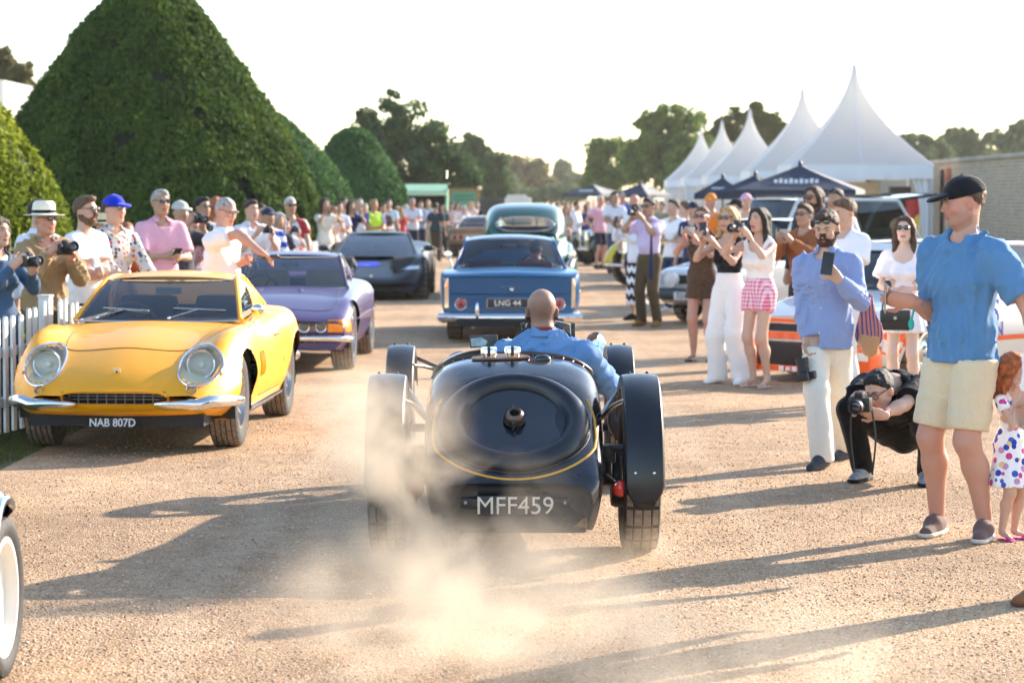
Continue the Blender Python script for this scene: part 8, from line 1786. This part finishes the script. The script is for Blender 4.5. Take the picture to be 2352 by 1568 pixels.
# crouching photographer
def crouch():
    yw = R(-24); loc = np.array([2.235, 15.0, 0.]); s = .98; J = dict(s=s, hs=1.0, fem=False, child=False, hipz=.28)
    def L(px, py, Yd): return Rz(-yw) @ (np.array(at(px, py, Yd)) - loc)
    A = lambda *q: np.array(q, float)
    J['ank'] = [A(-.20, .02, .085), A(.21, .0, .085)]; J['toe'] = [A(-.22, -.13, .03), A(.23, -.15, .03)]; J['hip'] = [A(-.10, .22, .30), A(.10, .22, .30)]; J['hipc'] = A(0, .22, .31); J['knee'] = [A(-.25, -.15, .46), A(.27, -.15, .46)]
    J['waist'] = A(0, .14, .40); J['chest'] = A(0, .0, .52); J['sh'] = [A(-.185, -.02, .605), A(.185, -.02, .605)]; J['neck'] = A(0, -.09, .63); J['headc'] = L(2018, 897, 14.72); J['HR'] = Rz(R(-14)) @ Rx(R(24))
    cam_p = L(1976, 928, 14.45); w0 = L(1957, 950, 14.47); w1 = L(2020, 955, 14.5); J['elb'] = [None, None]; J['wri'] = [None, None]
    J['elb'][0], J['wri'][0] = ik(J['sh'][0], w0, .285 * s, .25 * s, (-1.2, .1, -1)); J['elb'][1], J['wri'][1] = ik(J['sh'][1], w1, .285 * s, .25 * s, (1.2, 0, -1)); J['palm'] = {0: (1, -.2, .2), 1: (-1, -.1, .4)}; J['hdir'] = {0: (.15, -.5, .8), 1: (-.7, -.5, .2)}
    tee = cloth('0c0c0f'); r = person('crouching person in black tee and trousers aiming a camera at the racer', 0, loc=tuple(loc), yaw=yw, J=J, v=.013, skin='fair', hair='quiff', hairc='black', glasses='clear', top=('tee', tee, {'inf': .022, 'hem': .0, 'sleeve': .78, 'hemcurve': True, 'wr': .010}), bottom=('trousers', cloth('0b0b0d'), {'inf': .016, 'nocut': True}), shoes=(M('grey mesh trainer', (.30, .31, .33), .7, var=(25, .4)), '1a1a1c'), curl={0: .8, 1: .85})
    W = lambda q: loc + Rz(yw) @ q
    make_camera('black camera aimed by the crouching photographer', W(cam_p), yw + R(-4), R(4), 1.05, .085); b = B(); b.tube(bez([W(cam_p + A(-.06, .02, 0)), W(cam_p + A(-.07, .04, -.2)), W(cam_p + A(-.05, .06, -.42))], 6), .006, 6, flat=.5); b.tube(bez([W(cam_p + A(.06, .02, 0)), W(cam_p + A(.09, .02, -.2)), W(cam_p + A(.06, .06, -.43))], 6), .006, 6, flat=.5); b.obj('camera_strap', BLACKP, label='thin black strap dangling from the crouching photographer’s camera', cat='strap')
    e, w = J['elb'][1], J['wri'][1]; d = nrm(w - e); b = B(); q = w - d * .045; ro = orient(d); b.lathe([(.032, -.012), (.033, .0), (.032, .012)], 20, rot=ro, c=q, cap=False); o = b.obj('watch_strap', M('raspberry strap', (.4, .03, .1), .6), r); b = B(); b.box(q + np.array([0, -.03, .012]), (.032, .014, .036), bev=.004); b.obj('watch_case', M('watch glass', (.01, .01, .012), .1, 0, 1.0), o)
crouch()
# tall man in cap
def cap_man():
    Y = 12.55; yw = R(-52); h = at(2200, 404, Y).z - .01; p = at(2212, 450, Y); loc = np.array([p.x, Y, 0.]); J = pose_stand(h, 0, {}, -.02, .135, R(-32), R(8), build if False else 0); s = J['s']
    def L(px, py, Yd): return Rz(-yw) @ (np.array(at(px, py, Yd)) - loc)
    J['ank'] = [L(2152, 1208, 12.72), L(2262, 1215, 12.52)]
    for a in J['ank']: a[2] = .085 * s
    dd_ = [nrm((L(2125, 1225, 12.55) - J['ank'][0]) * np.array([1, 1, 0])), nrm((L(2250, 1240, 12.36) - J['ank'][1]) * np.array([1, 1, 0]))]; J['toe'] = [J['ank'][i] + dd_[i] * .14 * s - np.array([0, 0, .055 * s]) for i in (0, 1)]
    J['knee'] = [ik(J['hip'][i], J['ank'][i], .44 * s, .42 * s, (0, -1, 0))[0] for i in (0, 1)]
    J['sh'] = [J['sh'][0] * np.array([1.06, 1, 1]), J['sh'][1] * np.array([1.06, 1, 1])]
    J['elb'][0], J['wri'][0] = ik(J['sh'][0], L(2092, 692, 12.55), .30 * s, .26 * s, (-.2, .9, -.7)); J['hdir'] = {0: Rz(-yw) @ np.array([-1, -.15, .12])}; J['palm'] = {0: Rz(-yw) @ np.array([.15, .9, .3]), 1: (-.9, -.2, 0)}
    J['elb'][1], J['wri'][1] = ik(J['sh'][1], J['sh'][1] + np.array([.27, .06, -.48]) * s, .30 * s, .26 * s, (.5, .8, 0))
    r = person('tall person in a black baseball cap, blue tee and beige shorts holding out a phone', 0, loc=tuple(loc), yaw=yw, J=J, v=.0115, skin='red', hair='crop', hairc='lbrown', hat=('cap', cloth('15161d')), stubble=.5, build=1.12, top=('tee', cloth('5684b0'), {'inf': .026, 'hem': .86 * s, 'sleeve': .80, 'wr': .010, 'neck': .07, 'ndrop': .022}), bottom=('shorts', cloth('dccbab'), {'cut': .88, 'inf': .018, 'flare': .022, 'wr': .007}), shoes=(cloth('6d5750'), 'd8d0c4'), curl={0: .7, 1: .5})
    W = lambda q: loc + Rz(yw) @ q; e, w = J['elb'][0], J['wri'][0]; d = nrm(J['hdir'][0]); make_phone('phone in a gold case held out by the man in the black cap', W(w) + np.array([-.135, -.015, .015]), R(82), 0, R(8), (.45, .32, .2))
    q = w - nrm(w - e) * .035; ro = orient(nrm(w - e)); b = B(); b.lathe([(.034, -.01), (.035, 0), (.034, .01)], 20, rot=ro, c=q, cap=False); o = b.obj('wristband', M('turquoise band', (.02, .42, .38), .6), r)
    b = B(); b.tube([q + np.array([0, 0, -.03]), q + np.array([.0, -.02, -.09])], .006, 6); b.ell(q + np.array([0, -.02, -.11]), (.016, .016, .03)); b.obj('tassel', M('turquoise band', (.02, .42, .38), .6), o)
cap_man()
# child hiding her face against him
def child():
    Y = 12.5; yw = R(35); h = at(2330, 812, Y).z; p = at(2330, 450, Y); loc = np.array([p.x, Y, 0.]); J = pose_stand(h, 0, {0: (-.09, -.13, 1.42 * .93), 1: (.09, -.13, 1.40 * .93)}, .03, .08, R(20), R(15), 0, True, True); J['hdir'] = {0: (.25, -.2, 1), 1: (-.25, -.2, 1)}; J['palm'] = {0: (.4, 1, 0), 1: (-.4, 1, 0)}
    person('small child in a floral dress covering her face beside the capped man', 0, loc=tuple(loc), yaw=yw, J=J, v=.0095, skin='fair', hair='bob', hairc='red', top=('dress', cloth('f0eef0', 'floral', None, 24), {'name': 'dress_top', 'sleeve': .4, 'inf': .012, 'hem': .5 * h}), bottom=('skirt', cloth('f0eef0', 'floral', None, 24), {'hem': .29 * h, 'wide': .25, 'top': .62 * h}), shoes=('d81a90',), kind_shoe='sandal', curl=.25)
child()
# person cut by the right edge
P5('person in navy trousers and tan leather boots at the edge of the drive', 2474, 452, 10.75, -62, 'down', step=.27, hairc='brown', top=('shirt', cloth('f0eef2'), {'collar': True, 'long': True}), bottom=('trousers', cloth('1c2744'), {'inf': .012}), shoes=(cloth('8a5a38'), '6a4630'), kind_shoe='boot', stance=.09)
# driver of the racer
def driver():
    yw = VRZ + math.pi; loc = np.array(VIN) + Rz(VRZ) @ np.array([.165, .66, 0.]); s = .98; J = dict(s=s, hs=.99, fem=False, child=False, hipz=.42); A = lambda *q: np.array(q, float)
    J['hip'] = [A(-.1, .06, .44), A(.1, .06, .44)]; J['hipc'] = A(0, .07, .46); J['waist'] = A(0, .09, .64); J['chest'] = A(0, .05, .83); J['sh'] = [A(-.215, .04, .94), A(.215, .04, .94)]; J['neck'] = A(0, .02, 1.045); J['headc'] = A(.012, -.02, 1.172); J['HR'] = Rz(R(6)) @ Rx(R(2))
    J['knee'] = [A(-.13, -.38, .52), A(.13, -.38, .52)]; J['ank'] = [A(-.1, -.72, .42), A(.1, -.72, .42)]; J['toe'] = [A(-.1, -.80, .5), A(.1, -.80, .5)]
    J['elb'] = [None, None]; J['wri'] = [None, None]; J['elb'][0], J['wri'][0] = ik(J['sh'][0], A(-.15, -.24, .90), .285, .25, (-1.1, .35, -.75)); J['elb'][1], J['wri'][1] = ik(J['sh'][1], A(.15, -.24, .92), .285, .25, (.8, .4, -.9)); J['palm'] = {0: (.8, -.3, 0), 1: (-.8, -.3, 0)}
    r = person('bald driver in a denim shirt seen from behind in the black racer', 0, loc=tuple(loc), yaw=yw, J=J, v=.0105, skin='sun', hair='bald', hairc='dark', bald=True, beard=.8, build=1.05, top=('shirt', cloth('668fbe'), {'long': True, 'inf': .022, 'hem': .40, 'wr': .012, 'collar': True, 'neck': .068}), bottom=('trousers', cloth('26304a'), {'nocut': True}), curl=1.0)
    b = B(); pts = [(-.185 + .37 * t, .165 + .012 * math.sin(math.pi * t), .885 - .035 * math.sin(math.pi * t) ** 2 + .02) for t in np.linspace(0, 1, 14)]
    b = B(); n_ = J['neck']; b.lathe([(.056, 0), (.061, .014), (.058, .03)], 20, c=n_ + np.array([0, .0, .018]), cap=False); b.obj('neckerchief', M('red neckerchief', (.25, .03, .03), .8), r)
driver()
def car_driver():
    loc = np.array([-.33 + .33, 31.4 + .1, 0]); s = 1.0; J = pose_stand(1.75, 0, {}, 0, .1); 
    dz = at(1240, 562, 31.6).z - 1.75
    A = lambda *q: np.array(q, float); J['hip'] = [A(-.1, .02, .52), A(.1, .02, .52)]; J['hipc'] = A(0, .03, .54); J['waist'] = A(0, .06, .66); J['chest'] = A(0, .05, .78); J['sh'] = [A(-.19, .03, .86), A(.19, .03, .86)]; J['neck'] = A(0, .02, .93); J['headc'] = A(0, -.01, 1.075); J['knee'] = [A(-.12, -.4, .55), A(.12, -.4, .55)]; J['ank'] = [A(-.1, -.7, .4), A(.1, -.7, .4)]; J['toe'] = [A(-.1, -.8, .45), A(.1, -.8, .45)]
    for i, sx in ((0, -1), (1, 1)): J['elb'][i], J['wri'][i] = ik(J['sh'][i], A(sx * .16, -.30, .88), .285, .25, (sx * .8, .3, -.9))
    person('dark haired driver in a black top inside the blue saloon', 0, loc=tuple(loc), yaw=math.pi + R(.6), J=J, v=.026, skin='fair', hair='short', hairc='dark', top=('tee', cloth('17171c'), {'hem': .45}), bottom=('trousers', cloth('222222'), {'nocut': True}), fine=False)
car_driver()

# ---------------- far crowd: a few built figures, copied with their own clothes
TPL = []
def template(fem, act, hair, bott, hd=0, v=.034):
    J = pose_stand(1.75, 0, HP[act], 0, .1, R(hd), 0, 0, False, fem); setup_hands(J, act); r = person('tmp %d' % len(TPL), 0, loc=(0, -500, 0), J=J, v=v, fine=False, hair=hair, hairc='brown', fem=fem if False else None, top=('tee', cloth('cccccc'), {'long': act in ('fold',), 'inf': .02}), bottom=bott, shoes=('2a2522',)) if False else person('tmp %d' % len(TPL), 0, loc=(0, -500, 0), J=J, v=v, fine=False, hair=hair, hairc='brown', top=('tee', cloth('cccccc'), {'long': act in ('fold',), 'inf': .02}), bottom=bott, shoes=('2a2522',))
    TPL.append(r)
template(False, 'down', 'short', ('trousers', '333333')); template(False, 'phone_low', 'quiff', ('trousers', '333333'), 15); template(False, 'fold', 'short', ('trousers', '333333'), -12); template(True, 'cam', 'long', ('skirt', '333333', {'hem': .55})); template(True, 'belly', 'bob', ('trousers', '333333'), 10); template(False, 'hip', 'crop', ('shorts', '333333')); template(True, 'phone_hi', 'long', ('shorts', '333333', {'cut': .5}))
def far(label, px, ytop, Y, yaw, ti, topc, botc, hairc, skin='fair', vest=None, group=GF):
    src = TPL[ti]; h = at(px, ytop, Y).z; p = at(px, 450, Y); r = thing('person', label, 'person', (p.x, Y, 0), R(yaw), group); k = h / 1.75; r.scale = (k * .98, k * .98, k)
    for ch in src.children:
        o = ch.copy(); COL.objects.link(o); o.parent = r
        mt = None; base = ch.name.split('.')[0]
        if base in ('shirt', 'tee'): mt = topc if not isinstance(topc, str) else cloth(topc)
        elif base in ('trousers', 'shorts', 'skirt'): mt = cloth(botc)
        elif base == 'hair': mt = hair_mat(hairc)
        elif base == 'body': mt = skin_mat(skin, SKINC[skin])
        if mt: o.material_slots[0].link = 'OBJECT'; o.material_slots[0].material = mt
        if base == 'shirt': sh = o
        for g in ch.children: c2 = g.copy(); COL.objects.link(c2); c2.parent = o
    if vest:
        v_ = sh.copy(); v_.data = sh.data.copy(); COL.objects.link(v_); v_.name = 'hi_vis_vest'; me = v_.data
        bm = bmesh.new(); bm.from_mesh(me); bm.normal_update()
        for q in bm.verts: q.co += q.normal * .012
        bmesh.ops.delete(bm, geom=[q for q in bm.verts if abs(q.co.x) > .19 or q.co.z < .95], context='VERTS'); bm.to_mesh(me); bm.free(); v_.material_slots[0].link = 'OBJECT'; v_.material_slots[0].material = vest
    return r
HV = M('hi-vis yellow', (.55, .85, .03), .6)
FAR = [
 # left of the drive, beyond the big yew
 ('tanned person with brown hair in a cream top beside the big yew', 746, 456, 46, 30, 3, 'e8dccb', 'd8d0c8', 'brown', 'tan'),
 ('person in a pale strappy top leaning by the yew edge', 764, 474, 47, 35, 6, 'e6c9b8', 'ddd5cc', 'lbrown', 'tan'),
 ('light haired person in a white shirt next to the pale strappy top', 778, 464, 49, 30, 1, 'e2e0ea', '8890a0', 'lbrown', 'fair'),
 ('person in white shading their head behind the white shirt', 790, 455, 54, 25, 4, 'ececec', '707070', 'dark', 'fair'),
 ('person in a navy top with a white cap band taking pictures', 806, 461, 50, 30, 3, '232c52', '2a3050', 'dark', 'tan'),
 ('person in a pale blue shirt behind the navy top', 826, 457, 58, 20, 0, 'd4dcea', '404858', 'grey', 'fair'),
 ('person in a grey cap and pale tee by the marshal', 838, 468, 55, 25, 2, 'd8dadd', '505868', 'grey', 'fair'),
 ('person in a brown patterned shirt behind the marshal', 879, 468, 56, 20, 1, '5d5148', '2c3038', 'brown', 'tan'),
 ('tall person in a pale blue jacket beyond the brown shirt', 893, 458, 62, 15, 0, 'c9d8e4', '7a8698', 'brown', 'fair'),
 ('person in a light top far behind the red dress', 912, 470, 75, 10, 2, 'd9d9e2', '555a66', 'dark', 'fair'),
 ('person in a bright red top in the far crowd', 921, 476, 64, 20, 6, 'c83a3c', 'd8c8c0', 'blond', 'fair'),
 ('person in a white cap and blue top behind the red top', 933, 470, 72, 15, 0, '8fa4c8', '39404e', 'white', 'fair'),
 ('person in a white shirt and dark waistband with folded hands', 947, 456, 67, 12, 1, 'e6e6f2', '232a40', 'grey', 'red'),
 ('person in a grey shirt behind the man in the dark waistband', 966, 462, 72, 10, 2, 'b9bccb', '303640', 'brown', 'tan'),
 ('person in pale trousers beyond the grey shirt', 983, 460, 78, 0, 0, 'cfd4dc', 'c8bca8', 'blond', 'fair'),
 ('person in a dark teal tee with back turned in the far crowd', 1001, 466, 66, 170, 0, '2c3e48', '4c4640', 'dark', 'tan'),
 ('person in an orange cap tone top at the crowd kiosk', 989, 463, 86, 0, 5, 'd8923c', '50483e', 'red', 'fair'),
 ('person in a green grey top walking near the bronze coupe', 1018, 470, 70, -20, 4, '4c5a56', '2c302e', 'brown', 'fair'),
 ('person in pink by the timber kiosk', 1038, 466, 82, 0, 4, 'd8a9a8', '6a6a72', 'brown', 'fair'),
 ('person in a white top under the green sign board', 1052, 465, 80, 10, 3, 'ebe8ec', '9a9aa4', 'dark', 'fair'),
 ('person in a white hat tone top near the kiosk post', 1066, 472, 78, 5, 6, 'f0ecec', 'b0a8a4', 'white', 'fair'),
 ('person in a pale pink blouse at the kiosk post', 1082, 462, 79, 0, 3, 'e9d4d2', '7a7076', 'blond', 'fair'),
 ('person in a black jacket alone by the grey container', 1097, 466, 88, 0, 2, '26262a', '26262a', 'grey', 'fair'),
 ('person in a beige top half hidden behind the white sleeves', 1010, 476, 92, 10, 1, 'cbb89a', '505050', 'brown', 'fair'),
 ('person in lilac at the back of the far crowd', 958, 470, 90, 10, 4, 'c5b6d6', '555566', 'dark', 'fair'),
 ('person in sky blue at the back of the far crowd', 975, 472, 95, 10, 3, '9fbede', '5a6070', 'blond', 'fair'),
 ('person in mint green at the back of the far crowd', 1028, 473, 96, 0, 6, 'b4d6c2', '6a6a6a', 'brown', 'fair'),
 ('person in maroon at the back of the far crowd', 1045, 474, 98, 0, 0, '6a2a34', '3a3a3a', 'dark', 'tan'),
 # right of the drive, far
 ('person in a pale grey shirt chatting at the far edge of the drive', 1266, 462, 74, 20, 2, 'd5d2e0', '50586a', 'dark', 'tan'),
 ('person in a beige patterned shirt beside the second marshal', 1300, 474, 62, 0, 4, 'b6a595', '6e6256', 'lbrown', 'fair'),
 ('person in a crisp white shirt turned sideways by the roadster', 1324, 464, 66, 70, 2, 'eeeefa', '39404c', 'dark', 'tan'),
 ('person in a royal blue jacket beside the crisp white shirt', 1346, 470, 70, 30, 0, '26386e', '222838', 'dark', 'brown'),
 ('person in a white tee far behind the roadster', 1311, 466, 84, 0, 1, 'e8e4e6', '505868', 'brown', 'fair'),
 ('grey haired person in a pink shirt and navy shorts', 1378, 449, 59, 40, 5, 'e6aebe', '2b2d3c', 'white', 'red'),
 ('person in a white shirt and slate trousers holding a small camera', 1411, 441, 55.5, 15, 1, 'eeeaf2', '4a5064', 'dark', 'tan'),
 ('person in a blue tee behind the white shirt and slate trousers', 1429, 442, 66, 10, 0, '4a72c0', '343a46', 'grey', 'red'),
 ('person in a dark top far behind the blue tee', 1395, 460, 88, 0, 2, '4a4048', '333333', 'brown', 'fair'),
 ('person in a white dress at the parasols', 1350, 462, 92, 0, 3, 'efe9e6', 'e6e0dc', 'blond', 'fair'),
 ('person in navy near the parasols', 1438, 462, 84, -20, 0, '2a3150', '2b2d35', 'dark', 'tan'),
 ('person in khaki between the tie man and the white tents', 1520, 463, 60, -30, 2, '8d8a70', '4a4a42', 'brown', 'fair'),
 ('person in a straw tone top by the white tents', 1507, 458, 72, -20, 1, 'c9b58d', '55504a', 'grey', 'tan'),
 ('person in charcoal by the smaller parasol', 1588, 470, 52, -30, 0, '3a3a40', '2c2c30', 'brown', 'tan'),
]
for f in FAR: far(*f)
far('marshal in a hi-vis yellow vest over a violet shirt near the charcoal sports car', 858, 459, 51.5, 35, 1, '8478b8', '303650', 'blond', 'red', HV)
far('marshal in a hi-vis vest beside the green saloon roof', 1281, 466, 63, 20, 2, 'cfc8e0', '6a7080', 'dark', 'tan', HV)
for t in TPL:
    for ch in list(t.children):
        for g in list(ch.children): bpy.data.objects.remove(g)
        bpy.data.objects.remove(ch)
    bpy.data.objects.remove(t)
# ================================================================== DUST AND HAZE
def dust():
    m, n, l, p = new_mat('dust'); n.remove(p); pv = n.new('ShaderNodeVolumePrincipled'); pv.inputs['Color'].default_value = (.95, .82, .66, 1); pv.inputs['Anisotropy'].default_value = .35
    tc = n.new('ShaderNodeTexCoord'); nz = n.new('ShaderNodeTexNoise'); nz.inputs['Scale'].default_value = 2.3; nz.inputs['Detail'].default_value = 4; nz.inputs['Roughness'].default_value = .6; nz.inputs['Distortion'].default_value = .5
    l.new(tc.outputs['Object'], nz.inputs['Vector'])
    mr = n.new('ShaderNodeMapRange'); mr.inputs[1].default_value = .43; mr.inputs[2].default_value = .68; mr.inputs[3].default_value = 0; mr.inputs[4].default_value = 1; l.new(nz.outputs[0], mr.inputs[0])
    total = None
    def math_(op, a, b_):
        k = n.new('ShaderNodeMath'); k.operation = op
        for q, i in ((a, 0), (b_, 1)):
            if isinstance(q, (int, float)): k.inputs[i].default_value = q
            else: l.new(q, k.inputs[i])
        return k.outputs[0]
    # billows: centre, radii, strength (object space = world space)
    for c, r, st in (((-.68, 11.35, .38), (.52, .55, .60), 10), ((-.25, 11.2, .22), (.62, .5, .44), 7), ((-.35, 10.3, .12), (1.0, .9, .34), 4.5), ((-.1, 9.2, .08), (1.4, 1.1, .34), 2.4), ((.5, 8.6, .06), (1.5, 1.2, .30), 1.4), ((-.72, 11.45, .78), (.5, .5, .34), 3.2), ((.5, 11.6, .05), (.5, .5, .22), 2.5)):
        mp = n.new('ShaderNodeMapping'); mp.vector_type = 'TEXTURE'; mp.inputs['Location'].default_value = c; mp.inputs['Scale'].default_value = r; l.new(tc.outputs['Object'], mp.inputs[0])
        ln = n.new('ShaderNodeVectorMath'); ln.operation = 'LENGTH'; l.new(mp.outputs[0], ln.inputs[0]); f = n.new('ShaderNodeMapRange'); f.interpolation_type = 'SMOOTHSTEP'; f.inputs[1].default_value = 1; f.inputs[2].default_value = .0; f.inputs[3].default_value = 0; f.inputs[4].default_value = st; l.new(ln.outputs['Value'], f.inputs[0])
        total = f.outputs[0] if total is None else math_('ADD', total, f.outputs[0])
    d = math_('MULTIPLY', total, mr.outputs[0]); l.new(d, pv.inputs['Density']); l.new(pv.outputs[0], n['Material Output'].inputs['Volume'])
    b = B(); b.box((-.1, 9.9, .62), (3.4, 4.7, 1.22)); o = b.obj('dust', m, smooth=False, label='pale dust cloud kicked up behind the black racer', cat='dust', kind='stuff')
dust()
def haze():
    m, n, l, p = new_mat('haze'); n.remove(p); pv = n.new('ShaderNodeVolumePrincipled'); pv.inputs['Color'].default_value = (.95, .93, .88, 1); pv.inputs['Density'].default_value = .0002; pv.inputs['Anisotropy'].default_value = .3
    l.new(pv.outputs[0], n['Material Output'].inputs['Volume']); b = B(); b.box((0, 700, 6.5), (1900, 1700, 15)); b.obj('haze', m, smooth=False, label='warm summer haze over the drive', cat='haze', kind='stuff')
if not NOHAZE: haze()
